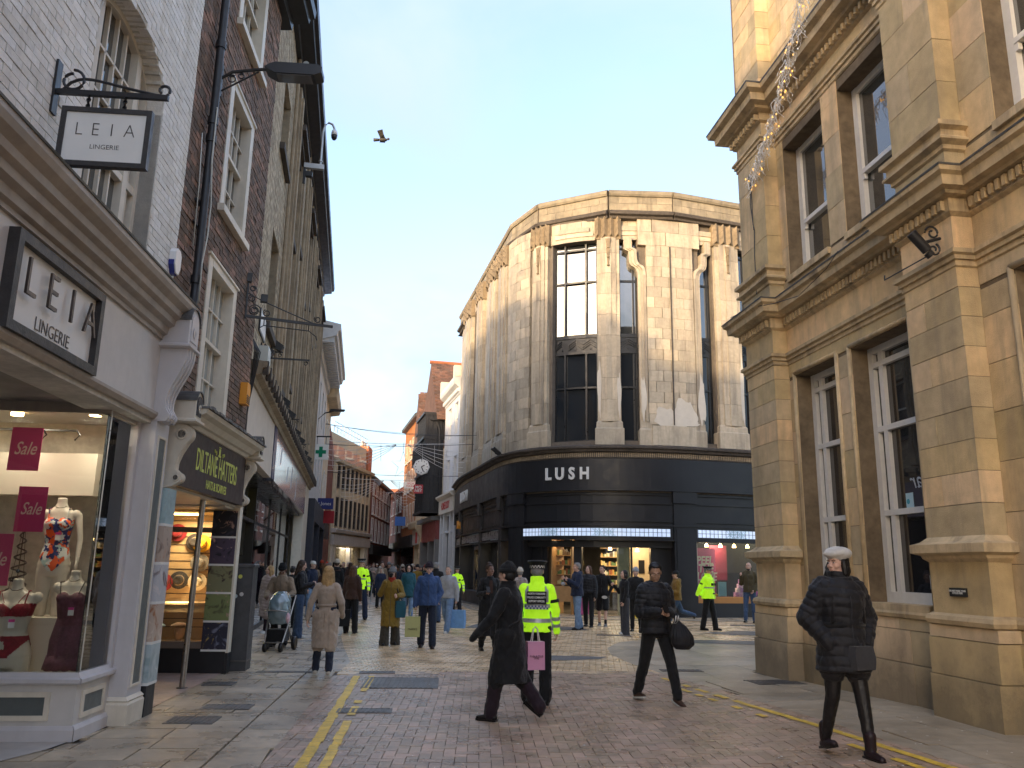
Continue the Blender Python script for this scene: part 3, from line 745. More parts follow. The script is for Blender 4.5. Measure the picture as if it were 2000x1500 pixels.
# shopfront fascia and cornice (plain lengths; the shop goes on out of view to the left)
S0=-9.0
f=MB(); f.box(L,S0,-.66,-.6,.0,3.22,4.06); f.build('fascia',m_grey,leia)
f=MB(); f.ext(L,[(-.1,4.03),(.03,4.04),(.03,4.08),(.07,4.10),(.08,4.17),(.14,4.20),(.15,4.26),(.20,4.29),(.21,4.35),(.27,4.40),(.29,4.45),(.29,4.50),(-.1,4.56)],S0,-.42); f.build('cornice',m_taupe,leia)
f=MB(); f.ext(L,[(.0,4.52),(.30,4.498),(.305,4.515),(.0,4.58)],S0,-.42); f.build('lead_flashing',m_lead,leia)
f=MB(); f.ext(L,[(-.1,3.14),(.02,3.15),(.05,3.19),(.05,3.22),(.02,3.235),(-.1,3.235)],S0,-.66); f.build('fascia_bead',m_taupe,leia)
f=MB(); f.box(L,S0,-.66,-3.5,-.11,3.16,3.25); f.build('lobby_soffit',mat('soffit_grey',(.17,.155,.15),rough=.6,var=.1),leia)
# pilaster with slate panel
f=MB(); f.box(L,-.66,-.24,-.3,.05,.26,3.14); f.build('pilaster',m_grey2,leia)
f=MB(); f.hip(L,-.66,-.24,-.3,.05,[(.03,0),(.035,.20),(.02,.225),(.03,.24),(.0,.275)]); f.build('pilaster_plinth',m_cream,leia)
f=MB()
for a,b,c,d in ((-.585,-.56,.36,2.98),(-.34,-.315,.36,2.98),(-.56,-.34,.36,.385),(-.56,-.34,2.955,2.98)): f.box(L,a,b,.05,.064,c,d)
f.build('panel_moulding',m_cream,leia)
f=MB(); f.box(L,-.56,-.34,.05,.053,.385,2.955); f.build('slate_panel',m_dgrey,leia)
# console (scroll bracket) and hooded block
def console(fr,s0,s1,z0,z1,pr,mt,parent,base=.05,holes_=False,hood=None,hm=None,m_in=None):
    H=z1-z0; n=22; prof=[]
    for i in range(n+1):
        t=i/n; z=z1-H*t
        o=base+pr*(.98-.62*sm(t*1.25)+.16*math.sin(t*math.pi*2.0+.2)*(.6)) if t<.86 else base+pr*(.36+.14*math.sin((t-.86)/.14*math.pi))
        prof.append((o,z))
    prof=[(base-.05,z1)]+prof+[(base-.05,z0)]
    b=MB(); b.ext(fr,prof,s0,s1)
    k=3; w=(s1-s0)/(2*k+1)
    for i in range(k):    # reeds down the front
        pr2=[(o+.015,z) for o,z in prof[1:-1]]+[(o-.02,z) for o,z in prof[1:-1]][::-1]
        b.ext(fr,pr2,s0+w*(2*i+1),s0+w*(2*i+2))
    c=b.build('console_bracket',mt,parent)
    if holes_:
        for (o,z,r) in holes_:
            d=MB(); X=XF(fr(s0-.004,o,z),fr.Nn,(0,0,1),fr.D)
            d.lathe((0,0,0),[(0.0001,0),(r,0),(r,.01)],18,fr=X); d.build('roundel',m_in,c)
            d=MB(); d.lathe((0,0,-.004),[(r,.0),(r*1.75,.0),(r*1.75,.01),(r,.01),(r,.0)],20,fr=X); d.build('roundel_rim',mt,c)
    return c
def hood(fr,s0,s1,z0,zs,o1,mt,parent,top=None,m_in=None):
    """block with an arched top: the arch shows on the street face and the near side"""
    r=(s1-s0)/2; poly=[(s0,z0),(s1,z0)]+[(s0+r+ r*math.cos(math.pi*i/10), zs+r*.9*math.sin(math.pi*i/10)) for i in range(11)]
    b=MB(); b.plate(fr,poly,-.05,o1); b.hip(fr,s0,s1,-.05,o1,[(.0,z0-.045),(.035,z0-.03),(.035,z0-.005),(0,z0+.01)])
    h=b.build('console_hood',mt,parent)
    if top:
        c=MB(); rr=r+.018; p2=[(s0+r+rr*math.cos(math.pi*i/10), zs+rr*.9*math.sin(math.pi*i/10)) for i in range(11)]+[(s0+r+(r-.0)*math.cos(math.pi*i/10), zs+(r-.0)*.9*math.sin(math.pi*i/10)) for i in range(10,-1,-1)]
        c.plate(fr,p2,-.05,o1+.02); c.build('lead_cap',top,h)
    c=MB(); p3=[(s0+r*.35,z0+.05),(s1-r*.35,z0+.05)]+[(s0+r+ r*.65*math.cos(math.pi*i/8), zs+r*.55*math.sin(math.pi*i/8)) for i in range(9)]
    c.plate(fr,p3,o1,o1+.012); c.build('hood_panel',m_in or mt,h)
    d=MB(); d.lathe((0,0,0),[(.0001,.0),(r*.2,.0),(r*.32,-.012),(r*.4,0)],14,fr=XF(fr((s0+s1)/2,o1+.02,(z0+zs)/2+.03),fr.D,(0,0,1),fr.Nn)); d.build('rosette',mt,h)
    return h
console(L,-.66,-.36,3.13,4.0,.24,m_grey2,leia)
hood(L,-.70,-.34,4.0,4.28,.30,m_grey2,leia,top=m_lead)
# splayed shop window: stall riser, sill, glass, panels
PC=(-4.0,8.07); PL_=(-7.4,7.72); PR_=(L(-.66,-.13,0).x,L(-.66,-.13,0).y)
d1=math.degrees(math.atan2(PL_[0]-PC[0],PL_[1]-PC[1])); d2=math.degrees(math.atan2(PR_[0]-PC[0],PR_[1]-PC[1]))
FA=Fr(*PC,d1,side=-1); FB=Fr(*PC,d2,side=1)     # left face to the lobby, right face to the street
la=3.4; lb=math.dist(PC,PR_)
def riser(fr,l,mi):
    f=MB(); f.box(fr,0,l,-.06,.0,.0,.5); f.build('stall_riser',m_grey,leia)
    k=math.tan(rad(38))
    f=MB(); f.ext(fr,[(-.05,.0),(.035,.0),(.035,.10),(.015,.135),(-.05,.135)],0,l,m0=-k); f.build('skirting',m_grey2,leia)
    f=MB(); f.ext(fr,[(-.07,.50),(.045,.50),(.055,.515),(.055,.545),(.02,.56),(.0,.60),(-.07,.60)],0,l,m0=-k); f.build('window_sill',m_grey2,leia)
def pan(fr,a,b,z0,z1):
    f=MB(); t=.045
    for x0,x1,y0,y1 in ((a,a+t,z0,z1),(b-t,b,z0,z1),(a+t,b-t,z0,z0+t),(a+t,b-t,z1-t,z1)): f.box(fr,x0,x1,0,.018,y0,y1)
    f.build('panel_moulding',m_cream,leia); f=MB(); f.box(fr,a+t,b-t,0,.004,z0+t,z1-t); f.build('slate_panel',m_dgrey,leia)
riser(FA,la,0); riser(FB,lb,0)
pan(FA,.22,1.6,.18,.43); pan(FA,1.9,3.1,.18,.43); pan(FB,.12,lb-.12,.18,.43)
m_gl=glassmat('shop_glass',tint=(.93,.95,.94),refl=1.25,ior=1.5)
for fr,l in ((FA,la),(FB,lb)):
    f=MB(); f.box(fr,.004,l,-.03,-.022,.6,3.16); f.build('shop_pane',m_gl,leia)
f=MB(); f.tube([FA(0,-.024,.6),FA(0,-.024,3.16)],.007,6); f.build('glass_joint',mat('steel',(.5,.5,.5),rough=.3,metal=.8,var=.1),leia)
f=MB(); f.box(FB,lb-.07,lb,-.09,.02,.55,3.16); f.build('window_jamb',m_grey2,leia)
f=MB(); f.box(FB,0,lb,-.09,.0,3.06,3.16); f.box(FA,0.02,la,-.09,.0,3.06,3.16); f.build('window_head',m_taupe,leia)
# shop interior
m_wallin=mat('shop_interior',(.62,.57,.48),rough=.8,var=.05,ns=3)
f=MB()
f.add([(-4.1,9.35,.5),(-7.6,9.75,.5),(-7.6,9.75,3.16),(-4.1,9.35,3.16)],[(0,1,2,3)]); f.add([(-4.08,9.35,.5),(-4.08,9.0,.5),(-4.08,9.0,3.16),(-4.08,9.35,3.16)],[(0,1,2,3)])
f.add([(-4.0,8.1,.52),(-7.6,7.7,.52),(-7.6,9.8,.52),(-4.0,9.4,.52)],[(0,1,2,3)])
f.build('display_back',m_wallin,leia)
f=MB(); f.add([(-4.0,8.1,3.145),(-7.6,7.7,3.145),(-7.6,9.8,3.145),(-4.0,9.4,3.145)],[(0,1,2,3)]); f.build('display_ceiling',mat('ceil_in',(.42,.40,.36),rough=.7,var=.05),leia)
f=MB(); f.box(XF((-5.15,8.9,2.55),(1,.0,0),(0,1,0)),-.9,.7,-.1,.1,-.25,.2); f.build('inner_beam',m_wallin,leia)
f=MB()
for k in range(2): f.tube([(-4.55-.35*k,8.5,2.95),(-5.9-.2*k,8.9,3.02)],.012,5); f.tube([(-4.55-.35*k,8.5,2.95),(-4.50-.35*k,8.48,2.9),(-4.56-.35*k,8.5,2.85)],.01,5)
f.build('ceiling_rail',m_black,leia)
for k,(x,y) in enumerate(((-4.35,8.45),(-5.2,8.5),(-6.1,8.6))):
    ld=bpy.data.lights.new('shop_spot','AREA'); ld.energy=2.2; ld.size=.25; ld.color=(1,.86,.66); lo_=bpy.data.objects.new('shop_spot',ld); COL.objects.link(lo_); lo_.location=(x,y,3.05)
    f=MB(); f.lathe((x,y,3.10),[(.06,.045),(.06,0),(.045,0),(.0001,.012)],14); f.build('ceiling_spotlight',mat('lamp_glow',(.9,.7,.4),emit=(1,.62,.25),es=5,var=0),leia)
# sign board on the fascia
fs=thing('shop_sign','large framed white LEIA LINGERIE board on the grey fascia','sign',L(-3.2,0,3.6),group=None)
a,b,z0,z1=-3.98,-2.42,3.22,3.97; f=MB(); t=.075
for x0,x1,y0,y1 in ((a,a+t,z0,z1),(b-t,b,z0,z1),(a+t,b-t,z0,z0+t),(a+t,b-t,z1-t,z1)): f.box(L,x0,x1,.0,.085,y0,y1)
f.build('frame',m_frame,fs); f=MB(); f.box(L,a+t,b-t,.0,.03,z0+t,z1-t); f.build('board',m_signw,fs)
m_ltr=mat('dark_bronze',(.06,.045,.04),rough=.4,var=.2,ns=20)
for ch,s in zip('LEIA',(-3.72,-3.37,-3.02,-2.66)):
    text(ch,.42,TX(L,s,.075,3.66),fs,m_ltr,name='letter',ext=.010,sx=.9,off=-.004)
text('LINGERIE',.155,TX(L,-3.20,.034,3.385),fs,m_ltr,ext=.002,sx=.95,off=-.002)
# hanging sign with scroll bracket
hs=thing('hanging_sign','black framed LEIA LINGERIE sign hanging from a scrolled iron bracket','sign',L(-3.66,0,5.3))
HX=Fr(L(-3.66,0,0).x,L(-3.66,0,0).y,-4.8+90,side=1)   # s outwards from the wall, o towards the camera
f=MB(); f.box(L,-3.70,-3.62,.0,.02,5.06,5.52); f.build('wall_plate',m_black,hs)
f=MB(); f.box(HX,.0,.88,-.018,.018,5.235,5.275); f.tube([HX(.06,0,5.27)]+[HX(.06+.78*t,0,5.27+.17*(1-t)**1.2*(1-(1-t)**8)+.0) for t in [i/14 for i in range(1,15)]],.012,6)
f.tube(scroll(lambda u,v:HX(u,0,v),(.13,5.36),.095,turns=1.0,a0=1.6,sg=-1,k=.35),.012); f.tube(scroll(lambda u,v:HX(u,0,v),(.84,5.32),.05,turns=.8,a0=-1,sg=1,k=.4),.012,6)
f.build('bracket',m_black,hs,smooth=40)
f=MB()
for x in (.27,.55): 
    for k in range(4): f.lathe((0,0,0),[(.016,-.004),(.02,0),(.016,.004),(.012,0),(.016,-.004)],8,fr=XF(HX(x,0,5.225-.026*k),HX.D if k%2 else HX.Nn,(0,0,1),HX.Nn if k%2 else HX.D))
f.build('chain',m_black,hs,kind='stuff')
a,b,z0,z1=.09,.78,4.62,5.12; f=MB(); t=.04
for x0,x1,y0,y1 in ((a,a+t,z0,z1),(b-t,b,z0,z1),(a+t,b-t,z0,z0+t),(a+t,b-t,z1-t,z1)): f.box(HX,x0,x1,-.03,.03,y0,y1)
f.build('frame',m_frame,hs); f=MB(); f.box(HX,a+t,b-t,-.018,.018,z0+t,z1-t); f.build('board',m_signw,hs)
for sgn in (1,):
    X=XF(HX((a+b)/2,.019,4.93),HX.D,(0,0,1),HX.Nn)
    for ch,dx in zip('LEIA',(-.2,-.075,.05,.185)): text(ch,.16,XF(X.O+HX.D*(dx+.0),X.X,X.Y,X.Z),hs,m_ltr,name='letter',ext=.001,sx=.85,off=-.003)
    text('LINGERIE',.055,XF(HX((a+b)/2+.01,.019,4.785),HX.D,(0,0,1),HX.Nn),hs,m_ltr,ext=.001,off=-.0005)
# alarm box
al=thing('alarm_box','white and blue burglar alarm box at the edge of the white brick wall','alarm box',L(-.62,.0,5.0))
f=MB(); f.plate(L,[(-.72,4.93),(-.66,4.84),(-.58,4.84),(-.53,4.93),(-.53,5.08),(-.58,5.13),(-.68,5.13),(-.72,5.08)],.0,.075); f.build('housing',mat('plastic_white',(.72,.72,.72),rough=.35,var=.03),al)
f=MB(); f.plate(L,[(-.73,4.92),(-.66,4.83),(-.58,4.83),(-.52,4.92),(-.52,4.98),(-.73,4.98)],.0,.06); f.build('lens',mat('blue_lens',(.02,.03,.2),rough=.2,var=0),al)
# ================================================================ brown brick building with the hat shop
m_bbrick=mat('brown_brick',(.235,.140,.092),rough=.8,rand=.38,var=.22,ns=9,bump=1.2,bs=60,stain=.5,stcol=(.06,.042,.034),col2=(.145,.098,.072),hue=.01)
m_bjoint=mat('brown_joint',(.10,.072,.05),rough=.95,var=.35,ns=9,bump=.5)
hat=thing('hat_shop','narrow brown brick building over the hat shop with cream sash windows','shop building',L(1.6,-3,0))
BW=[(.78,2.18,3.50,5.62),(.98,2.30,6.42,8.38),(1.0,2.45,9.32,11.0)]
mb=MB(); wall(mb,L,-.5,3.55,3.3,11.3,BW,-.35,-.012); mb.box(L,-.5,3.55,-10,-.35,3.3,11.3); mb.box(L,1.2,3.55,-10,-1.7,0,3.3); mb.box(L,-.2,3.5,-10,-3.6,0,3.3); mb.build('wall_core',m_bjoint,hat)
cells=bond(-.5,3.55,3.42,11.3,.228,.0765,gap=.011,ops=BW)
pieces('brick',hat,L,cells,m_bbrick,depth=.10,limit=300,jit=.04,proud=.006)
for k,(a,b,z0,z1) in enumerate(BW):
    w=MB(); J=.12; o=-.04
    w.box(L,a-.05,a+J,-.3,.015,z0,z1); w.box(L,b-J,b+.05,-.3,.015,z0,z1); w.box(L,a+J,b-J,-.3,.02,z1-.11,z1); w.hip(L,a-.05,b+.05,-.3,.012,[(.0,z1-.02),(.03,z1+.0),(.03,z1+.03),(0,z1+.04)])
    zm=(z0+z1)/2+.02; w.box(L,a+J,b-J,-.2,-.08,zm-.025,zm+.025); w.box(L,a+J,b-J,-.2,-.08,z0,z0+.08)
    cols=4
    for i in range(1,cols): 
        s=a+J+(b-a-2*J)*i/cols; w.box(L,s-.012,s+.012,-.16,-.10,zm,z1-.11); w.box(L,s-.012,s+.012,-.19,-.13,z0+.08,zm)
    zz=(zm+z1-.11)/2; w.box(L,a+J,b-J,-.16,-.10,zz-.012,zz+.012); zz=(zm+z0+.08)/2; w.box(L,a+J,b-J,-.19,-.13,zz-.012,zz+.012)
    f=w.build('window',m_cream,hat)
    g=MB(); g.box(L,a+J,b-J,-.145,-.14,zm,z1-.11); g.box(L,a+J,b-J,-.175,-.17,z0+.08,zm); g.build('pane',MT['sky_glass_l'] if k else glassmat('painted_reflection_glass',opaque=1,back=(.30,.32,.30),refl=3.0,wob=.1),f)  # lowest window: pale body colour stands in for a bright reflection
    sl=MB(); sl.box(L,a-.1,b+.1,-.3,.09,z0-.10,z0); sl.build('sill',m_cream,f)
ev=MB(); ev.ext(L,[(-.3,11.25),(.12,11.28),(.14,11.4),(.42,11.44),(.44,11.52),(.52,11.54),(.54,11.68),(-.3,11.72)],-.5,3.9); ev.build('eaves',m_black,hat)
rf=MB(); rf.add([L(-.5,.5,11.66),L(3.7,.5,11.66),L(3.7,-4,14.2),L(-.5,-4,14.2)],[(0,1,2,3)]); rf.build('roof',m_lead,hat)
# downpipe, with cables
dp=thing('downpipe','black cast iron rain pipe on the brown brick wall edge','downpipe',L(.02,.1,4.6))
f=MB(); f.tube([L(.02,.09,11.3),L(.02,.09,6.9)],.052,10); f.tube([L(.02,.09,6.9),L(.02,.09,4.75),L(-.02,.09,4.62),L(-.02,.12,4.5)],.05,10)
for z in (9.3,7.1,6.85,4.95,8.2): f.tube([L(.02,.09,z),L(.02,.09,z+.10)],.066,10)
f.build('pipe',m_blk,dp,smooth=40)
f=MB(); f.box(L,-.10,.36,.005,.03,5.72,5.74); f.box(L,-.10,.10,.005,.05,6.0,6.03); f.build('bracket',m_blk,dp)
cbm=mat('pale_cable',(.55,.55,.5),rough=.6,var=.1)
cw=thing('wall_cable','pale cables looping down beside the black rain pipe','cable',L(-.05,.1,5))
f=MB(); f.tube([L(.10,.06,7.5),L(-.02,.14,7.3),L(-.05,.15,6.6),L(.07,.16,6.0),L(.06,.16,5.6),L(-.04,.16,5.2),L(-.02,.16,4.7)],.010,5); f.tube([L(-.12,.02,6.9),L(-.12,.05,6.2),L(-.10,.05,5.4)],.007,5)
f.build('cable',cbm,cw,smooth=True)
# street lamp on a bracket
lm=thing('wall_street_lamp','black street lantern on a scrolled bracket above the brick building window','street lamp',L(.37,0,8.0))
HB=Fr(L(.42,0,0).x,L(.42,0,0).y,-4.8+90)
f=MB(); f.box(HB,.0,.03,-.02,.02,7.75,8.22); f.tube([HB(.02,0,8.02),HB(.15,0,8.12),HB(.45,0,8.18),HB(.62,0,8.20)],.022,8); f.tube([HB(.03,0,7.83),HB(.5,0,8.15)],.012,6)
f.tube(scroll(lambda u,v:HB(u,0,v),(.16,8.02),.06,a0=1,k=.4),.009); f.tube(scroll(lambda u,v:HB(u,0,v),(.28,8.07),.045,a0=1,k=.4),.009); f.build('bracket',m_blk,lm,smooth=40)
f=MB(); f.plate(HB,[(.60,8.17),(.66,8.13),(.74,8.09),(1.26,8.09),(1.36,8.13),(1.36,8.21),(1.30,8.25),(.74,8.25),(.66,8.22)],-.12,.12); f.build('lantern',m_black,lm)
f=MB(); f.box(HB,.76,1.22,-.10,.10,8.075,8.09); f.build('lens',glassmat('lamp_lens',opaque=1,back=(.12,.12,.12),refl=1),lm)
f=MB(); f.lathe((1.12,8.23,0),[(.045,0),(.045,.09),(.03,.10)],12,fr=lambda a,b,c:HB(a,0,b)+Vector((0,0,c))); f.build('photocell',mat('plastic_grey',(.5,.52,.48),rough=.4,var=.05),lm)
# empty scroll sign bracket at the end of the brick building
bk=thing('empty_sign_bracket','ornate black iron sign bracket with no sign, projecting from the brick wall','sign bracket',L(2.85,0,5.4))
HS=Fr(L(2.85,0,0).x,L(2.85,0,0).y,-4.8+72)
f=MB(); f.box(HS,.0,1.38,-.016,.016,5.40,5.44); f.box(HS,.0,.025,-.015,.015,5.38,5.98)
for c,r_,a0 in (((.14,5.53),.10,0),((.14,5.53),.06,1),((.33,5.51),.06,2),((.09,5.72),.06,1.5),((.09,5.88),.05,0),((1.13,5.51),.055,2.5)): f.tube(scroll(lambda u,v:HS(u,0,v),c,r_,a0=a0,k=.5),.010,5)
f.tube([HS(.25,0,5.70),HS(.55,0,5.60),HS(1.05,0,5.44)],.010,5); f.tube([HS(.25,0,5.70),HS(.02,0,5.8)],.008,5)
f.tube([HS(.22,0,5.24),HS(.30,0,5.30),HS(1.0,0,5.30),HS(1.12,0,5.22),HS(1.14,0,5.16)],.009,5); f.tube([HS(.3,0,5.40),HS(.3,0,5.3)],.008,5); f.tube([HS(1.0,0,5.40),HS(1.0,0,5.3)],.008,5)
f.build('bracket',m_blk,bk,smooth=40)
f=MB(); f.box(HS,-.08,.06,-.05,.05,5.98,6.12); f.box(HS,.22,.32,-.05,.05,5.68,5.80); f.build('lamp_head',m_blk,bk)
al=thing('alarm_box','orange alarm box low on the brown brick wall beside the shop cornice','alarm box',L(3.1,0,4.2))
f=MB(); f.plate(L,[(2.98,4.04),(3.20,4.04),(3.20,4.30),(3.16,4.38),(2.98,4.38)],.0,.11); f.build('housing',mat('orange_plastic',(.75,.30,.03),rough=.4,var=.05),al)
f=MB()
for k in range(5): f.box(L,2.99,3.19,.11,.116,4.06+.028*k,4.072+.028*k)
f.build('grille',m_black,al,kind='stuff')
# hat shop front
f=MB(); f.box(L,.12,3.35,.0,.10,2.50,3.24); f.build('fascia',mat('hat_brown',(.045,.026,.024),rough=.45,var=.1,ns=8),hat)
f=MB(); f.ext(L,[(-.05,3.22),(.13,3.23),(.16,3.27),(.20,3.28),(.26,3.34),(.34,3.37),(.36,3.42),(-.05,3.50)],.12,3.4); f.build('cornice',m_cream,hat)
f=MB(); 
for i in range(30):
    a=.10+3.3*i/30; j=.012*math.sin(i*1.7)+ru(-.008,.008); f.plate(L,[(a,3.425+j*.3),(a+.112,3.425+j*.3),(a+.112,3.455+j),(a,3.455+j)],-.02,.385+ru(-.012,.012))
f.build('lead_flashing',mat('old_lead',(.13,.125,.12),rough=.6,var=.4,ns=14,bump=.6),hat,kind='stuff')
m_lime=mat('lime_letter',(.62,.68,.16),rough=.5,var=.03)
m_in=mat('roundel_dark',(.03,.035,.05),rough=.3,var=.1)
def sconsole(fr,s0,s1):
    arc=lambda c,r,a,b,n=9:[(c[0]+r*math.cos(rad(a+(b-a)*i/n)),c[1]+r*math.sin(rad(a+(b-a)*i/n))) for i in range(n+1)]
    prof=[(-.03,3.24),(.13,3.24)]+arc((.125,3.09),.115,80,-55)+[(.12,2.86),(.085,2.76),(.08,2.68)]+arc((.105,2.58),.065,75,-80)+[(.06,2.48),(-.03,2.46)]
    b=MB(); b.ext(fr,prof,s0,s1); inner=[(o-.0,z) for o,z in prof[1:-1]]
    for k in range(3): b.ext(fr,[(o+.012,z) for o,z in inner]+[(o-.02,z) for o,z in inner][::-1],s0+.018+.038*k,s0+.036+.038*k)
    c=b.build('console_bracket',m_cream,hat)
    for o,z,r in ((.12,3.09,.045),(.10,2.58,.028)):
        X=XF(fr(s0-.004,o,z),fr.Nn,(0,0,1),-fr.D); d=MB(); d.lathe((0,0,0),[(.0001,0),(r,0)],18,fr=X); d.build('roundel',m_in,c)
        d=MB(); d.lathe((0,0,0),[(r,0),(r*1.05,.012),(r*1.35,.012),(r*1.5,0)],20,fr=X); d.build('roundel_rim',m_cream,c)
text('DILTANE HATTERS',.40,TX(L,1.78,.103,2.88),hat,m_lime,ext=.002,sx=.62,off=.001)
text('HATS & SCARVES',.16,TX(L,1.78,.103,2.62),hat,m_lime,ext=.002,sx=.85,off=.001)
f=MB(); X=TX(L,1.78,.103,3.10)
f.plate(XF(X.O,X.X,X.Y,X.Z) and (lambda a,o,z:X(a,z,o)),[(-.07,-.055),(.07,-.055),(.07,-.03),(.03,-.025),(.045,.06),(-.045,.06),(-.03,-.025),(-.07,-.03)],0,.004); f.plate((lambda a,o,z:X(a,z,o)),[(-.055,.07),(.055,.07),(.055,.085),(-.055,.085)],0,.004)
for sg in (-1,1):
    f.tube(scroll(lambda u,v:X(u,v,.003),(sg*.17,-.02),.03,a0=1,k=.5),.005,4); f.tube(scroll(lambda u,v:X(u,v,.003),(sg*.24,.0),.022,a0=2,k=.5),.005,4)
f.build('hat_emblem',m_lime,hat)
sconsole(L,.0,.13)
hood(L,-.08,.18,3.26,3.48,.27,m_cream,hat,top=m_lead,m_in=m_in)
sconsole(L,3.36,3.49)
hood(L,3.32,3.56,3.26,3.48,.30,m_cream,hat,top=m_lead,m_in=m_in)
# photo wrapped pillar by the lingerie shop and by the cabinet
def photopil(fr,s0,s1,o0,o1,z0,z1,cols,name='photo_pillar'):
    f=MB(); f.box(fr,s0+.01,s1-.01,o0+.01,o1-.01,0,z0); f.build('plinth',m_black,hat)
    n=len(cols); h=(z1-z0)/n
    for i,c in enumerate(cols):
        f=MB(); f.box(fr,s0,s1,o0,o1,z0+h*i+.03,z0+h*(i+1)); f.build('photo_panel',mat('photo_%d_%s'%(i,name),c[0],rough=.35,var=.0,ns=4,col2=None) if False else photo(c,i),hat)
        f=MB(); f.box(fr,s0-.001,s1+.001,o0-.001,o1+.001,z0+h*i,z0+h*i+.03); f.build('white_band',m_signw,hat)
def photo(c,i):
    nm='photo_%d'%(hash(c)%9999)
    m=bpy.data.materials.new(nm); m.use_nodes=True; t=m.node_tree; b=t.nodes['Principled BSDF']; b.inputs['Roughness'].default_value=.3
    g=N(t,'ShaderNodeNewGeometry'); n=N(t,'ShaderNodeTexNoise',i={'Scale':5.5,'Detail':3,'Distortion':1.5}); Lk(t,g.outputs['Position'],n.inputs[0])
    r=N(t,'ShaderNodeValToRGB'); e=r.color_ramp.elements; e[0].position=.35; e[0].color=(*c[1],1); e[1].position=.46; e[1].color=(*c[0],1)
    k=e.new(.62); k.color=(*c[0],1); k=e.new(.70); k.color=(*c[2],1); Lk(t,n.outputs[0],r.inputs[0]); Lk(t,r.outputs[0],b.inputs['Base Color']); return m
P1=[((.42,.50,.52),(.30,.38,.40),(.6,.65,.65)),((.50,.40,.33),(.35,.16,.08),(.6,.5,.42)),((.52,.52,.55),(.12,.07,.07),(.65,.6,.6)),((.45,.36,.30),(.10,.06,.05),(.5,.2,.1)),((.36,.48,.50),(.3,.4,.42),(.6,.04,.03))]
photopil(L,-.20,.10,-.30,.10,.32,2.44,P1)
P2=[((.03,.03,.05),(.2,.22,.3),(.4,.3,.1)),((.20,.24,.10),(.06,.05,.03),(.5,.3,.25)),((.22,.22,.12),(.05,.03,.03),(.45,.3,.2)),((.08,.06,.10),(.02,.02,.03),(.45,.3,.3)),((.02,.02,.03),(.05,.05,.08),(.4,.25,.2))]
photopil(L,3.46,3.62,-.35,.02,.32,2.42,P2)
# recessed hat window facing the camera
HW=Fr(-5.75,12.86,84.5)       # s to the right (+x), o: side=1 gives -y (towards the camera)
wl=1.33
f=MB(); f.box(HW,0,wl,-.1,.0,0,.36); f.build('stall_riser',m_black,hat)
f=MB(); 
m_tf=mat('taupe_frame',(.17,.135,.11),rough=.45,var=.1)
f.box(HW,0,wl,-.06,.03,.36,.46); f.box(HW,wl-.10,wl-.0,-.06,.03,.46,2.42); f.box(HW,0,wl,-.06,.03,2.08,2.16); f.build('window_frame',m_tf,hat)
f=MB(); f.box(HW,wl,wl+.20,-.16,.035,.30,2.50); f.build('white_post',m_cream,hat)
f=MB(); f.box(HW,wl,wl+.20,-.16,.03,0,.30); f.build('post_plinth',m_black,hat)
f=MB(); f.box(HW,0,wl-.1,-.025,-.018,.46,2.42); f.build('shop_pane',m_gl,hat)
f=MB(); f.box(HW,0,wl+.1,-.05,.6,2.44,2.50); f.box(L,.05,3.4,-1.9,.0,2.47,2.52); f.build('soffit',m_cream,hat)
m_slat=mat('slat_wall',(.50,.36,.20),rough=.6,var=.12,ns=5)
f=MB(); f.box(HW,-.4,wl-.0,-.92,-.9,.4,2.45); f.box(HW,wl-.06,wl+.0,-.9,-.1,.4,2.45); f.box(HW,-.4,wl,-.9,-.06,.36,.42); f.box(HW,-.4,wl,-.9,-.06,2.4,2.45); f.build('slat_wall',m_slat,hat)
f=MB()
for k in range(14): f.box(HW,-.4,wl-.06,-.9,-.893,.6+.13*k,.612+.13*k)
f.build('slat_groove',m_black,hat,kind='stuff')
f=MB(); f.box(HW,-.2,wl-.25,-.9,-.35,.98,1.01); f.plate(HW,[(-.2,.96),(wl-.1,.96),(wl-.3,.86),(-.2,.86)],-.45,-.42); f.build('shelf',m_slat,hat)
m_fl=[(.75,.42,.01),(.035,.03,.03),(.20,.19,.18),(.66,.60,.48),(.03,.03,.035),(.22,.012,.02)]
def hatobj(nm,c,s,o,z,kind,label,tilt=0):
    P=HW(s,o,z); t=thing('felt_hat' if kind!='head' else 'mannequin_bust',label,'hat' if kind!='head' else 'display head',P,group='hats in the lit shop window')
    m=mat('felt_%d'%int(c[0]*1000+c[1]*100),c,rough=.85,var=.1,ns=20,sheen=.3)
    if kind=='head':
        f=MB(); f.ell(P+Vector((0,0,.13)),(.075,.095,.12),12,9); f.tube([P,P+Vector((0,0,.1))],.045,10); f.ell(P+Vector((0,-.095,.12)),(.014,.02,.02),6,5); f.build('head_form',mat('head_form',(.45,.30,.20),rough=.5,var=.05),t,smooth=True)
        f=MB(); f.lathe(P+Vector((0,-.02,.21)),[(.125,0),(.13,.015),(.11,.04),(.06,.065),(.001,.07)],16); f.build('flat_cap',m,t,smooth=True); return
    X=XF(P,HW.D,Vector((0,0,1)),HW.Nn)      # lies flat against the slat wall, crown to the viewer
    f=MB(); f.lathe((0,0,0),[(.150,.012),(.15,.018),(.14,.022),(.085,.016),(.082,.05),(.075,.10),(.055,.118),(.03,.108),(.001,.105)],20,fr=X,sy=.95); f.build('felt_hat',m,t,smooth=True)
    f=MB(); f.lathe((0,0,0),[(.086,.018),(.087,.042),(.083,.042)],20,fr=X,sy=.95); f.build('hat_band',m_black if c[0]>.1 else m_slat,t,smooth=True)
hatobj('h',m_fl[0],.78,-.80,1.93,'hat','bright yellow felt hat, topmost on the right of the lit window')
hatobj('h',m_fl[1],.66,-.86,1.95,'hat','black felt hat half behind the yellow one')
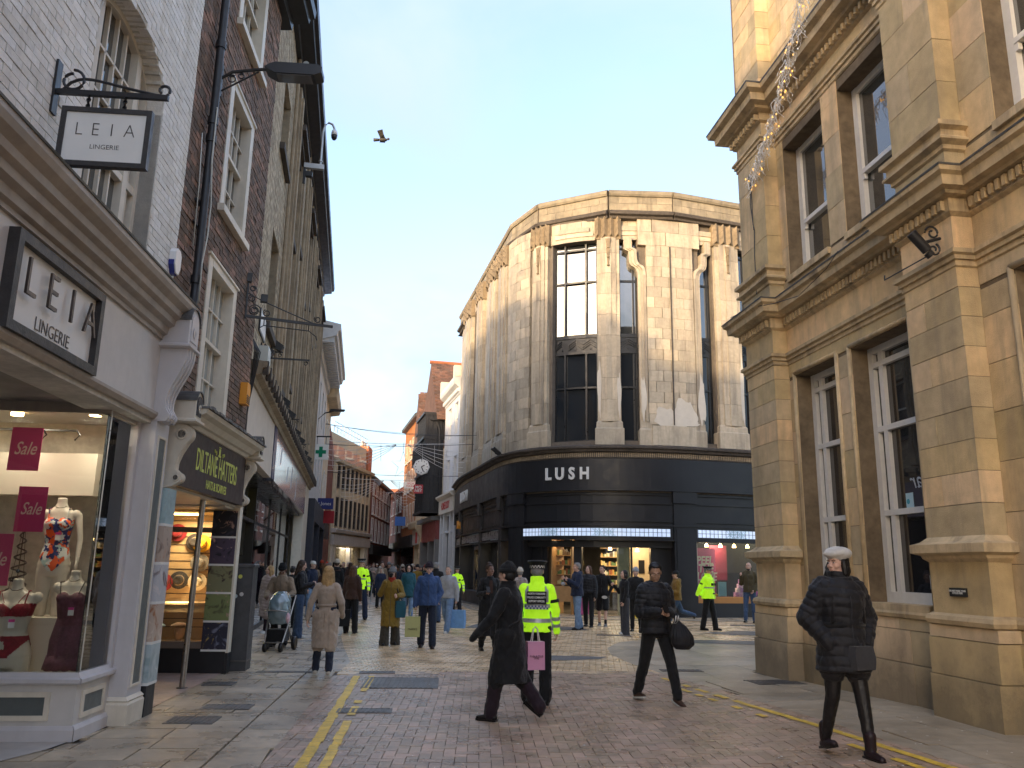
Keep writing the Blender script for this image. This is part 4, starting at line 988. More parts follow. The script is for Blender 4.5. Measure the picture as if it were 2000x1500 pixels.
hatobj('h',m_fl[2],.77,-.82,1.62,'hat','grey felt hat between the yellow and the cream hats')
hatobj('h',m_fl[3],.76,-.82,1.32,'hat','cream felt hat just above the shelf')
hatobj('h',m_fl[5],.36,-.86,2.10,'hat','dark red felt hat high at the back left')
hatobj('h',m_fl[4],.46,-.86,1.34,'hat','black felt hat low on the slat wall')
hatobj('h',m_fl[5],.22,-.86,1.30,'hat','crimson felt hat lower left beside the black one')
hatobj('h',(.10,.16,.22),.36,-.30,.44,'head','display head wearing a blue grey flat cap')
hatobj('h',(.10,.05,.03),.70,-.30,.44,'head','display head wearing a brown flat cap')
for z,sx,e in ((2.36,.7,6),(1.1,.6,2)):
    ld=bpy.data.lights.new('hat_spot','AREA'); ld.energy=e; ld.size=.35; ld.color=(1,.72,.40); lo_=bpy.data.objects.new('hat_spot',ld); COL.objects.link(lo_); lo_.location=HW(sx,-.45,z-.05)
f=MB(); f.box(HW,.35,.8,-.5,-.44,2.37,2.39); f.build('strip_light',MT['lamp_glow'],hat)
pole=thing('steel_pole','slim silver steel post at the corner of the hat shop entrance','post',(-4.28,11.42,0))
f=MB(); f.tube([(-4.28,11.42,0),(-4.245,11.42,2.5)],.038,12); f.build('tube',mat('brushed_steel',(.36,.33,.30),rough=.35,metal=.9,var=.15,ns=20),pole,smooth=40); f=MB(); f.lathe((-4.28,11.42,0),[(.07,0),(.07,.015),(.04,.02)],14); f.build('base',m_iron,pole)
# tall dark street cabinet
cab=thing('street_cabinet','tall dark metal street cabinet with stickers at the edge of the pavement','cabinet',(-4.15,13.4,0))
X=Fr(-4.28,13.28,-7)
f=MB(); m_cab=mat('cabinet_metal',(.05,.05,.055),rough=.5,var=.2,ns=12,bump=.2,stain=.2,stcol=(.12,.11,.1)); f.box(X,0,.42,-.12,.24,.0,1.56); f.build('body',m_cab,cab)
f=MB(); f.hip(X,0,.42,-.12,.24,[(.0,1.56),(.02,1.565),(.02,1.60),(.0,1.62)]); f.build('lid',m_cab,cab)
f=MB(); f.box(X,-.01,.43,-.13,.25,.14,.16); f.build('band',m_iron,cab)
for k,(o,z,c) in enumerate(((.05,1.42,(.5,.5,.1)),(.0,1.12,(.5,.6,.62)),(.09,1.15,(.5,.5,.5)))):
    f=MB(); f.lathe((0,0,0),[(.0001,0),(.032,0)],10,fr=XF(X(-.002,o,z),X.Nn,(0,0,1),-X.D)); f.build('sticker',mat('stk%d'%k,c,var=.2,ns=60),cab)

fl_=MB(); fl_.add([(-9,3,.006),(-4.75,5.2,.006),(-4.02,7.7,.006),(-4.0,8.1,.006),(-9,7.6,.006)],[(0,1,2,3,4)]); struct(fl_.build('lobby_floor',mat('pale_concrete',(.48,.45,.42),rough=.5,var=.2,ns=4,wet=.5)),'pale concrete entrance floor of the lingerie shop')
fl_=MB(); fl_.add([tuple(L(.05,-.02,.006)),tuple(L(3.5,-.02,.006)),tuple(L(3.5,-2.2,.006)),tuple(L(.05,-2.2,.006))],[(0,1,2,3)]); struct(fl_.build('lobby_floor',mat('pink_terrazzo',(.36,.27,.23),rough=.45,var=.2,ns=12)),'brownish pink floor of the hat shop entrance')
# ================================================================ long pale brick building (left, behind the hat shop)
Cb=Fr(-4.4,13.2,-10.7)
m_pbrick=mat('pale_brick',(.50,.415,.29),rough=.85,rand=.16,var=.16,ns=7,bump=1.0,bs=50,stain=.4,stcol=(.2,.16,.11),col2=(.36,.29,.20))
m_pjoint=mat('pale_joint',(.27,.22,.15),rough=.95,var=.25,ns=8)
m_pstone=mat('brown_stone',(.33,.26,.175),rough=.85,var=.25,ns=6,bump=.4,stain=.6,stcol=(.10,.08,.06))
m_dst=mat('dark_stone',(.075,.062,.052),rough=.8,var=.3,ns=8,bump=.4)
lb_=thing('long_brick_building','long pale brick building with dark stone sills above the modern shopfront','shop building',Cb(10,-3,0))
CL=21.0; BAY=4.75
ops=[];
for k in range(4):
    s=1.95+BAY*k
    ops+=[(s,s+1.35,6.15,8.1),(s,s+1.35,9.9,11.5),(s+2.85,s+4.05,5.6,8.6),(s+2.85,s+4.05,9.3,11.4)]
mb=MB(); wall(mb,Cb,.16,CL,4.6,13.1,ops,-.32,-.012); mb.box(Cb,.16,CL,-10,-.32,4.6,13.1); mb.box(Cb,.16,CL,-10,-5.5,0,4.6); mb.build('wall_core',m_pjoint,lb_)
cells=bond(.16,CL,4.98,13.1,.228,.0765,gap=.010,ops=ops)
pieces('brick',lb_,Cb,cells,m_pbrick,depth=.09,limit=300,jit=.02,proud=.003)
for k in range(4):
    s=1.95+BAY*k
    for (a,b,z0,z1,st) in ((s,s+1.35,6.15,8.1,0),(s,s+1.35,9.9,11.5,0),(s+2.85,s+4.05,5.6,8.6,1),(s+2.85,s+4.05,9.3,11.4,1)):
        f=MB(); f.box(Cb,a-.12,b+.12,-.2,.10,z0-.14,z0); f.build('window_sill',m_dst,lb_)
        if st and z1>10:
            f=MB(); f.box(Cb,a-.1,b+.1,-.02,.07,z1,z1+.14); f.box(Cb,a-.2,b+.2,-.02,.16,z1+.14,z1+.28); f.box(Cb,a-.3,b+.3,-.02,.26,z1+.28,z1+.42); f.build('window_hood',m_dst,lb_)
        w=MB(); o=-.22
        w.box(Cb,a,a+.07,o-.06,o,z0,z1); w.box(Cb,b-.07,b,o-.06,o,z0,z1); w.box(Cb,a+.07,b-.07,o-.06,o,z1-.07,z1); w.box(Cb,a+.07,b-.07,o-.06,o,z0,z0+.07); w.box(Cb,a+.07,b-.07,o-.05,o-.01,(z0+z1)/2,(z0+z1)/2+.05)
        wf=w.build('window',m_pstone if st else m_white,lb_); g=MB(); g.box(Cb,a+.05,b-.05,o-.04,o-.035,z0+.03,z1-.03); g.build('pane',MT['sky_glass_l'],wf)
    for q,(a,b) in enumerate(((s+2.25,s+2.7),(s+4.15,s+4.6))):
        if a<CL-.5: f=MB(); f.box(Cb,a,b,-.02,.12,5.1,12.6); f.box(Cb,a+.12,b-.12,.12,.17,5.1,12.4); f.build('stone_pier',m_pstone,lb_)
    if k<4:
        f=MB(); f.tube([Cb(s+1.75,.07,5.0),Cb(s+1.75,.07,13)],.045,8); f.build('rain_pipe',m_pstone,lb_,smooth=40)
f=MB(); f.ext(Cb,[(-.3,12.95),(.10,13.0),(.12,13.1),(.40,13.15),(.42,13.24),(.50,13.26),(.52,13.4),(-.3,13.45)],.1,CL+.1); f.build('eaves',m_black,lb_)
rf=MB(); rf.add([Cb(.1,.4,13.4),Cb(CL,.4,13.4),Cb(CL,-4,15.4),Cb(.1,-4,15.4)],[(0,1,2,3)]); rf.build('roof',m_lead,lb_)
# shopfront
f=MB(); f.box(Cb,.2,4.75,-.1,.06,3.45,4.62); f.build('fascia',mat('cream_board',(.60,.52,.43),rough=.5,var=.06,ns=5,stain=.15),lb_)
f=MB(); f.box(Cb,4.75,5.35,-.1,.08,3.45,4.62); f.build('blue_panel',mat('navy_panel',(.012,.02,.09),rough=.3,var=.05),lb_)
f=MB(); f.box(Cb,5.35,18.0,-.1,.07,3.45,4.62); f.build('mauve_panel',mat('mauve_panel',(.36,.30,.34),rough=.12,var=.10,ns=1.5,coat=.6,rvar=.03),lb_)
f=MB(); 
for s,z,l in ((6.6,4.2,.5),(8.8,3.95,.5),(10.4,4.05,.7),(12.4,3.9,.7)): f.plate(Cb,[(s,z-l/2),(s+.22,z-l/2+.05),(s+.42,z+l/2),(s+.2,z+l/2-.05)],.07,.074)
f.build('panel_print',mat('pale_print',(.55,.58,.62),rough=.3,var=.3,ns=8),lb_,kind='stuff')
f=MB(); f.ext(Cb,[(-.1,4.60),(.10,4.61),(.12,4.70),(.22,4.74),(.24,4.84),(.30,4.86),(.31,4.95),(-.1,5.0)],.15,CL); f.build('shop_cornice',m_pstone,lb_)
f=MB()
for k in range(42): f.box(Cb,.2+.5*k,.28+.5*k,.24,.325,4.74,4.97)
f.build('cornice_block',m_dst,lb_,kind='stuff')
f=MB(); f.box(Cb,18.0,21.0,-.3,.04,0,4.6); f.build('end_pier',m_cream,lb_)
f=MB(); f.box(Cb,.2,18,-5.4,-.1,3.38,3.45); f.build('shop_soffit',mat('soffit_dark',(.035,.035,.04),rough=.3,var=.1),lb_)
f=MB(); f.box(Cb,.84,.90,-2.2,.0,0,3.4); f.box(Cb,.2,18,-5.4,-5.3,0,3.4); f.build('shop_back',mat('shop_grey',(.30,.33,.32),rough=.7,var=.1,ns=1.2),lb_)
f=MB(); f.box(Cb,.9,2.9,-.55,-.53,.1,3.38); f.build('shop_pane',glassmat('mirror_glass',opaque=.9,back=(.04,.045,.05),refl=5,wob=.05),lb_)
f=MB(); f.box(Cb,6.6,17.9,-.45,-.43,.1,3.38); f.build('shop_pane',m_gl,lb_)
f=MB()
for s in (.85,2.9,6.55,10.2,13.9,17.8): f.box(Cb,s,s+.07,-.6,-.4,0,3.4)
f.box(Cb,.9,2.9,-.6,-.45,.0,.12); f.box(Cb,6.6,17.9,-.5,-.40,0,.12); f.box(Cb,.9,17.8,-.58,-.42,2.55,2.62); f.build('glazing_frame',m_black,lb_)
f=MB(); 
for s,c in ((8.2,1),(9.3,0),(11,1),(12.2,0),(15,1)): f.box(Cb,s,s+.8,-2.2,-1.6,.1,1.5+.4*c)
f.build('display_unit',mat('display_dark',(.03,.03,.035),rough=.6),lb_,kind='stuff')
f=MB()
for s in (5.2,6.4,7.6,9): f.box(Cb,s,s+.5,-1.3,-1.15,3.34,3.37)
f.build('ceiling_light',mat('yellow_glow',(.9,.8,.2),emit=(1,.85,.15),es=3,var=0),lb_)
ld=bpy.data.lights.new('shop_light','AREA'); ld.energy=22; ld.size=3; ld.color=(1,.93,.82); lo_=bpy.data.objects.new('shop_light',ld); COL.objects.link(lo_); lo_.location=Cb(9,-2.5,3.3)
# wall furniture on the building
ns=thing('street_name_sign','white framed sign plate high on the pale brick wall','sign',Cb(1.6,0,6))
f=MB(); f.box(Cb,1.0,1.9,.0,.03,5.72,6.15); f.build('frame',m_black,ns); f=MB(); f.box(Cb,1.04,1.86,.03,.035,5.76,6.11); f.build('board',m_signw,ns)
def scrollbracket(s,z,ln,label,lamp=True,az=0):
    t=thing('sign_bracket',label,'sign bracket',Cb(s,0,z),group='iron brackets along the pale brick wall'); H=Fr(Cb(s,0,0).x,Cb(s,0,0).y,-10.7+90+az)
    f=MB(); f.box(H,0,ln,-.012,.012,z,z+.03); f.tube(scroll(lambda u,v:H(u,0,v),(.16,z+.12),.08,k=.5),.009,5); f.tube(scroll(lambda u,v:H(u,0,v),(ln-.06,z-.05),.04,k=.4),.007,4); f.box(H,0,.02,-.012,.012,z-.1,z+.3); f.build('bracket',m_blk,t,smooth=40)
    if lamp: f=MB(); f.plate(H,[(.02,z+.12),(.2,z+.02),(.26,z+.14),(.08,z+.26)],-.10,.10); f.build('spotlight',m_black,t)
for i,(s,z,ln) in enumerate(((1.6,5.35,.9),(3.3,5.9,.25),(6.0,5.25,.25),(8.0,5.3,.35),(10.4,5.2,.25),(12.6,5.3,.3),(14.8,5.2,.25),(17.2,5.3,.3))):
    scrollbracket(s,z,ln,['long thin iron bracket just above the end of the hat shop','black spotlight bracket below the white sign plate','first small spotlight bracket above the mauve panel','spotlight with a longer arm above the mauve panel','third small spotlight along the cornice','fourth small spotlight along the cornice','fifth small spotlight along the cornice','last small spotlight by the white building'][i])
jb=thing('junction_box','pale grey junction box with cables over the start of the shop cornice','junction box',Cb(1.2,0,5.2))
f=MB(); f.box(Cb,.9,1.35,.05,.22,5.08,5.42); f.build('box',mat('plastic_grey',(.5,.52,.48),rough=.4,var=.05),jb)
f=MB()
for k in range(5): f.tube([Cb(.05+.03*k,.06,5.3),Cb(.02+.03*k,.10+.02*k,5.1),Cb(.1,.08,4.7-.1*k),Cb(.0,.07,4.0),Cb(-.02+.02*k,.07,3.5)],.009,4)
f.build('cable',m_blk,jb,kind='stuff')
# cctv camera on a pole bracket
cc=thing('cctv_camera','white dome cctv camera on a swan neck pole above the roof edge','security camera',(-5.0,18.2,11.1))
H=Fr(-5.08,18.25,79)
f=MB(); f.box(H,-.05,.42,-.05,.05,11.00,11.12); f.build('arm',mat('galvanised',(.42,.43,.44),rough=.4,metal=.6,var=.1),cc)
f=MB(); f.tube([H(.33,0,11.1),H(.34,0,12.02),H(.38,0,12.20),H(.46,0,12.27),H(.55,0,12.24),H(.60,0,12.14),H(.61,0,12.08)],.028,8); f.lathe(tuple(H(.33,0,11.2)),[(.05,0),(.05,.03)],10); f.build('swan_neck',MT['galvanised'],cc,smooth=40)
f=MB(); f.lathe(tuple(H(.61,0,11.88)),[(.055,.2),(.075,.14),(.08,.06)],12); f.build('camera_hood',mat('plastic_white',(.72,.72,.72)),cc,smooth=True)
f=MB(); f.lathe(tuple(H(.61,0,11.88)),[(.078,.06),(.07,0),(.04,-.05),(.001,-.065)],12); f.build('camera_dome',m_black,cc,smooth=True)
f=MB(); f.box(H,.0,.16,-.06,.06,10.78,10.90); f.box(H,-.06,.0,-.03,.03,10.6,11.1); f.build('spotlight',m_black,cc)
# ================================================================ art deco corner building with the black shopfront
def smooth_path(pts,n=6):
    out=[]
    P=[Vector((a,b,0)) for a,b in pts]; P=[P[0]*2-P[1]]+P+[P[-1]*2-P[-2]]
    for i in range(1,len(P)-2):
        for k in range(n):
            t=k/n; a,b,c,d=P[i-1],P[i],P[i+1],P[i+2]
            q=.5*((2*b)+(c-a)*t+(2*a-5*b+4*c-d)*t*t+(3*b-a-3*c+d)*t**3); out.append((q.x,q.y))
    out.append((pts[-1][0],pts[-1][1])); return out
PTS=[(-2.98,46.6),(-2.3,41.9),(-1.2,37.2),(-.13,32.95),(1.05,31.25),(2.3,30.45),(3.7,30.15),(5.5,30.15),(7.3,30.5),(9.2,31.05),(12.5,32.3)]
T=PathFr(smooth_path(PTS,5))
def sx(px,guess=None):
    """s on the facade whose direction from the camera matches a bearing x/y (measured bearings)"""
    best=None
    n=500
    for i in range(n+1):
        u=T.len*i/n; p=T(u,0,0); e=abs(p.x/p.y-px)
        if best is None or e<best[0]: best=(e,u)
    return best[1]
def bear(x): return (x-994-1.9)/1597.*1.025     # bearings x/y read off at mid height
m_fai=mat('faience',(.49,.41,.30),rough=.6,rand=.17,var=.12,ns=9,bump=.2,bs=40,stain=.7,stcol=(.18,.15,.12),col2=(.43,.37,.28),spec=.4)
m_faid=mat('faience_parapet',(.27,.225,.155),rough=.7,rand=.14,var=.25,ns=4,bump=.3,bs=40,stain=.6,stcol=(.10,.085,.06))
m_faij=mat('faience_joint',(.15,.125,.10),rough=.9,var=.2)
m_faiw=mat('fresh_patch',(.60,.55,.47),rough=.6,var=.06,ns=5)
m_bz=mat('black_bronze',(.016,.018,.021),rough=.35,var=.25,ns=8,bump=.2)
m_blkf=mat('shopfront_black',(.013,.014,.018),rough=.42,var=.12,ns=4)
m_blkm=mat('shopfront_brown_black',(.030,.027,.026),rough=.5,var=.1,ns=4)
g_lush=glassmat('tall_glass',opaque=1,back=(.03,.034,.038),refl=5.0,wob=.10)
g_dark=glassmat('dark_low_glass',opaque=1,back=(.016,.02,.026),refl=1.3,wob=.1)
deco=thing('corner_building','pale art deco corner building with fluted pilasters over a black shopfront','shop building',(3,34,0))
ZB,ZT=6.10,15.15
PB=dict(p0=.82,p1=1.41,w0=1.52,w1=3.27,q0=3.27,q1=4.13,v0=4.13,v1=4.83,b0=4.83,b1=7.16,x0=7.2,x1=7.72,r0=7.78,r1=8.70)
def sX(x):   # s from the x position measured at y=30.3
    t=x/30.3; best=None
    for i in range(801):
        u=T.len*i/800; p=T(u,0,0); e=abs(p.x/p.y-t)
        if best is None or e<best[0]: best=(e,u)
    return best[1]
SS={k:sX(v) for k,v in PB.items()}
# left flank: narrower bays seen at a sharp angle (bearings of pilasters)
def sb(px): return sX((px-996)/1597*30.3*1.0)
flank=[]
for a,b in ((905,918),(930,941),(951,967),(972,988)): flank.append((sb(a),sb(b)))
sq=sb(1033)
pil=[(SS['p0'],SS['p1']),(SS['q0'],SS['q1']),(SS['r0'],SS['r1'])]+flank
wins=[(SS['w0'],SS['w1']),(SS['v0'],SS['v1']),(SS['x0'],SS['x1']),(SS['r1']+.1,SS['r1']+1.6)]
fw=[(flank[0][1]+.05,flank[0][1]+.5),(flank[2][1]+.1,flank[3][0]-.1),(sq,SS['p0']-.02)]
allw=[(a,b,ZB+.2,14.25) for a,b in wins+fw if b-a>.12]
core=MB(); wall(core,T,0,T.len,4.4,15.3,allw,-.5,-.012)
vs=[T(u,-.5,0) for u in [T.len*i/40 for i in range(41)]]
cap=[tuple(v)[:2] for v in vs]+[(14,44),(6,54),(-3.5,50)]
n=len(cap); core.add([(x,y,15.9) for x,y in cap],[tuple(range(n))])
core.build('wall_core',m_faij,deco)
bk_=MB(); bk_.ext(T,[(-.56,0),(-.52,0),(-.52,15.8),(-.56,15.8)],0,T.len) if False else None
dk=MB(); dk.box(T,.1,T.len,-.62,-.56,4.5,15.2,60); dk.build('dark_room',MT['room_dark'],deco)
# faience blocks: bulging wall, flank wall, between
cells=[]
def bondT(a,b,z0,z1,o,l=.62,h=.415): 
    for c in bond(a,b,z0,z1,l,h,gap=.008,jl=.05): cells.append((*c[:4],o))
bulge=(SS['v1'],SS['x0'])
bm_=(bulge[0]+bulge[1])/2
def bo(u): return .17
for c in bond(bulge[0]+.32,bulge[1]-.32,6.9,14.0,.58,.415,gap=.007):
    cells.append((*c[:4],bo((c[0]+c[1])/2)))
for c in bond(bulge[0]-.0,bulge[1]+.0,14.0,15.1,1.1,.55,gap=.007): cells.append((*c[:4],bo((c[0]+c[1])/2)))
for c in bond(sb(990),sq,ZB,15.1,.55,.415,gap=.007): cells.append((*c[:4],.10))
prev=0
for a,b in sorted(flank)+[(sb(990),0)]:
    if a-prev>.1:
        segs_=[(prev,a)]
        for c in bond(prev,a,ZB,15.1,.6,.415,gap=.008,ops=[(x,y,z0,z1) for x,y,z0,z1 in allw]): cells.append((*c[:4],.0))
    prev=b
for a,b in [(SS['p0']-.1,SS['r1']+2.4)]:
    for c in bond(a,b,14.25,15.1,.9,.42,gap=.008): 
        if not(bulge[0]<c[0]<bulge[1]): cells.append((*c[:4],-.0))
pieces('faience_block',deco,T,cells,m_fai,depth=.30,limit=230,jit=.006,proud=.002)
# fluted pilasters with chevron caps
m_cap=mat('chevron_stone',(.22,.165,.10),rough=.75,var=.25,ns=8,bump=.4,stain=.5)
for (a,b) in pil:
    w=b-a; m_=(a+b)/2; nearp=b-a>.35 and a>SS['p0']-.5
    f=MB(); z=7.0
    while z<14.3:
        ze=min(z+.83,14.3)
        f.box(T,a,b,-.3,.16,z+.004,ze-.004,2); f.box(T,a+w*.16,b-w*.16,.16,.21,z+.004,ze-.004,2); f.box(T,m_-w*.12,m_+w*.12,.21,.245,z+.004,ze-.004,1)
        z=ze
    f.build('pilaster_shaft',m_fai,deco,kind='stuff' if not nearp else None)
    f=MB(); f.hip(T,a,b,-.3,.16,[(.10,ZB+.02),(.10,ZB+.62),(.06,ZB+.66),(.05,ZB+.86),(.0,ZB+.93)]); f.build('pilaster_base',m_fai,deco)
    f=MB(); k=4; cw=(w+.16)/k
    for i in range(k):
        x=a-.08+cw*i
        for j in range(3):
            z0=14.25+.26*j-.03; f.add([T(x,.20,z0),T(x+cw/2,.30,z0+.17),T(x+cw,.20,z0),T(x+cw,.20,z0+.24),T(x+cw/2,.30,z0+.41),T(x,.20,z0+.24)],[(0,1,4,5),(1,2,3,4)])
    f.box(T,a-.08,b+.08,-.3,.2,14.22,15.1); f.build('chevron_capital',m_cap,deco)
    if nearp:
        f=MB()
        for j,(hw,z) in enumerate(((.10,13.85),(.075,13.45),(.05,13.12))): f.plate(T,[(m_-hw,z+.36),(m_+hw,z+.36),(m_+hw*.55,z),(m_-hw*.55,z)],.24,.285); f.ell(tuple(T(m_,.28,z)),(.06,.04,.045),8,5)
        f.build('pendant_ornament',m_cap,deco)
# windows
for i,(a,b) in enumerate(wins+fw):
    if b-a<.12: continue
    w=MB(); o=-.25 if i<4 else -.1
    t=.055
    w.box(T,a,a+t,o-.05,o+.02,ZB+.2,14.25); w.box(T,b-t,b,o-.05,o+.02,ZB+.2,14.25)
    if b-a>1.4: xs=[a+(b-a)*.25,a+(b-a)*.74]
    elif b-a>.5: xs=[b-t*2.5]
    else: xs=[]
    for x in xs: w.box(T,x-.035,x+.035,o-.05,o+.04,ZB+.2,9.75); w.box(T,x-.035,x+.035,o-.05,o+.04,10.45,14.25)
    for z in (8.35,12.6,ZB+.2,13.95): w.box(T,a,b,o-.05,o+.035,z,z+.07,3)
    w.box(T,a,b,o-.05,o+.03,10.36,10.5,3); w.box(T,a,b,o-.05,o+.03,9.72,9.82,3)
    wf=w.build('window',m_bz,deco)
    g=MB(); g.box(T,a+t,b-t,o-.03,o-.02,10.45,14.25,1); g.build('pane',g_lush,wf)
    g=MB(); g.box(T,a+t,b-t,o-.03,o-.02,ZB+.2,9.75,1); g.build('lower_pane',g_dark,wf)
    s_=MB(); s_.box(T,a,b,o-.05,o+.0,9.82,10.36,2)
    n=max(1,int(round((b-a)/.58))); 
    for k in range(n):
        c=a+(b-a)*(k+.5)/n; h=(b-a)/n/2
        for q,dz in enumerate((0,.09,.18)):
            for sg in (-1,1):
                p0,p1=(c-h*sg,9.95+dz),(c,10.13+dz) 
                s_.plate(T,[(c-sg*h,9.90+dz),(c,10.10+dz),(c,10.14+dz),(c-sg*h,9.94+dz)],o,o+.035)
        s_.lathe((0,0,0),[(.0001,.0),(.05,0),(.05,.03)],4,fr=XF(T(c,o+.005,9.93),T.fr(c)[0],(0,0,1),T.fr(c)[1]))
    s_.build('spandrel',m_bz,wf)
    if b-a>.5:   # stepped surround over the window
        f=MB()
        for j,(e,z0,z1) in enumerate(((.0,14.25,14.42),(.14,14.42,14.60),(.30,14.60,14.80))): 
            f.box(T,a+e if i in (0,) else a,b-e if i in (0,) else b,-.02,.05+.035*j,z0,z1,3)
        f.build('stepped_lintel',m_fai,deco)
# curved cusped surrounds each side of the bulging wall
for sg,e in ((1,bulge[0]),(-1,bulge[1])):
    f=MB()
    for j,(q,oo) in enumerate(((.0,.0),(.10,.05),(.20,.10))):
        out=[(e+sg*(q),ZB+.9),(e+sg*(q),12.75)]
        for k in range(9): t=k/8; out.append((e+sg*(q+.0-.34*sm(t)),12.75+.75*t+.08*math.sin(t*math.pi*2)))
        out+=[(e+sg*(q-.34),13.75),(e+sg*(q-.52),13.85),(e+sg*(q-.52),14.3)]
        inn=[(s+sg*.10,z+(.04 if z>12.8 else 0)) for s,z in out]
        for (p,q2),(r_,s_) in zip(zip(out,out[1:]),zip(inn,inn[1:])): f.plate(T,[p,q2,s_,r_],-.28,bo(e+sg*.3)-.08+oo)
    f.build('cusped_surround',m_fai,deco)
    f=MB(); f.hip(T,min(e,e+sg*.42),max(e,e+sg*.42),-.3,.16,[(.04,ZB+.02),(.04,ZB+.6),(.0,ZB+.66),(.0,ZB+.9)]); f.build('surround_base',m_fai,deco)
f=MB(); f.box(T,bulge[0]+.42,bulge[1]-.42,-.2,.25,ZB+.02,6.86,4); f.build('wall_base',m_fai,deco)
f=MB(); f.tube([T(bm_,.20,6.9),T(bm_,.20,13.95)],.028,6); f.build('rain_pipe',m_dst,deco)
pt=MB(); r=random.Random(3)   # fresh pale repair patches low on the wall
def blot(cx,cz,rx,rz,o): 
    pt.plate(T,[(cx+rx*math.cos(a)*(1+.25*math.sin(3*a+cx)),cz+rz*math.sin(a)*(1+.2*math.cos(5*a+cx))) for a in [2*math.pi*i/22 for i in range(22)]],o,o+.012)
blot(bm_+.40,7.35,.48,.55,.175); blot(bm_-.32,7.2,.45,.36,.175); blot(bm_+.2,7.05,.7,.22,.175); blot(SS['x0']-.12,7.9,.14,.9,.19); blot(SS['v1']+.12,7.9,.10,.8,.19); blot(SS['q0']+.06,8.2,.07,1.0,.162); blot(SS['q1']-.06,8.0,.07,.8,.162); blot(SS['r1']-.07,8.4,.09,1.3,.162)
pt.build('render_patch',m_faiw,deco,kind='stuff')
# parapet (faceted) and the moulding under it
PP=[(-3.0,46.75),(.02,33.3),(1.05,31.35),(3.7,30.02),(6.2,30.1),(12.6,32.2)]
class Poly(PathFr): pass
TP=PathFr(PP)
for i in range(len(PP)-1):
    a=TP.l[i]; b=TP.l[i+1]; (x0,y0),(x1,y1)=PP[i],PP[i+1]; F_=Fr(x0,y0,math.degrees(math.atan2(x1-x0,y1-y0)),side=1)
    l=b-a; F_.curved=False
    f=MB(); f.box(F_,0,l,-.4,.11,15.1,16.28); f.build('parapet_core',m_faij,deco)
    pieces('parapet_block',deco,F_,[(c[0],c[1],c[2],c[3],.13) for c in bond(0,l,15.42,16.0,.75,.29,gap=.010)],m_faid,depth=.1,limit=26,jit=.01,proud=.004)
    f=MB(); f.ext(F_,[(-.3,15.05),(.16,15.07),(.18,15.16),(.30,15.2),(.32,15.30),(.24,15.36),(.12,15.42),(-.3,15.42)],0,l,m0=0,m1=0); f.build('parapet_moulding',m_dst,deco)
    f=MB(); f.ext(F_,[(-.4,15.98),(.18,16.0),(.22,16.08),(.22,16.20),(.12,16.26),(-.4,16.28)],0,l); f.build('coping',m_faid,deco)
# sill cornice above the fascia
f=MB(); f.ext(T,[(-.5,5.62),(.10,5.64),(.10,5.86),(.22,5.88),(.24,5.96),(.34,5.99),(.35,6.06),(.20,6.12),(-.5,6.12)],0,T.len,90); f.build('sill_cornice',m_dst,deco)
f=MB()
n=int(T.len/.075)
for k in range(0,n): f.box(T,.075*k,.075*k+.045,.10,.125,5.68,5.84,1)
f.build('fluting',m_pstone,deco,kind='stuff')
# black shopfront: fascia, frieze, glazed transom strip
sA,sB=sb(990)-.1,T.len
f=MB(); f.box(T,sA,sB,-.1,.16,4.45,5.62,50); f.build('fascia',m_blkf,deco)
f=MB(); f.box(T,.1,sA,-.1,.16,4.45,5.62,20); f.build('fascia',m_blkm,deco)
f=MB(); f.box(T,.1,T.len,-.3,-.03,3.2,4.46,60); f.build('frieze',m_blkf,deco)
mo=MB()
for z0,z1,p in ((4.30,4.36,.03),(3.98,4.03,.02),(3.34,3.38,.02),(3.18,3.24,.08),(2.66,2.72,.07)): mo.box(T,.1,T.len,-.05,p,z0,z1,70)
mo.build('frieze_moulding',m_blkf,deco)
dnn=MB()
for k in range(int((sA-.3)/.09)): dnn.box(T,.2+.09*k,.25+.09*k,-.03,.02,4.12,4.2,1)
dnn.build('dentil',m_blkm,deco,kind='stuff')
# piers
piers=[(sb(996),sX(.55)),(sX(6.0),sX(6.78)),(sX(9.5),sX(10.2))]
bays_f=[(sb(893),sb(900)),(sb(930),sb(940))]
for a,b in piers: 
    f=MB(); f.box(T,a,b,-.5,.04,0,4.45,3); f.box(T,a-.04,b+.04,-.1,.12,4.03,4.45,3); f.box(T,a+.08,b-.08,.04,.065,.3,3.1,3); f.build('shop_pier',m_blkf,deco)
for a,b in [(.1,.35)]+[(sb(903),sb(903)+.45),(sb(939),sb(939)+.45),(sb(977),sb(977)+.42)]:
    f=MB(); f.box(T,a,b,-.4,.06,0,4.45,1); f.box(T,a-.04,b+.04,-.1,.16,3.9,4.45,1); f.build('shop_pier',m_blkm,deco)
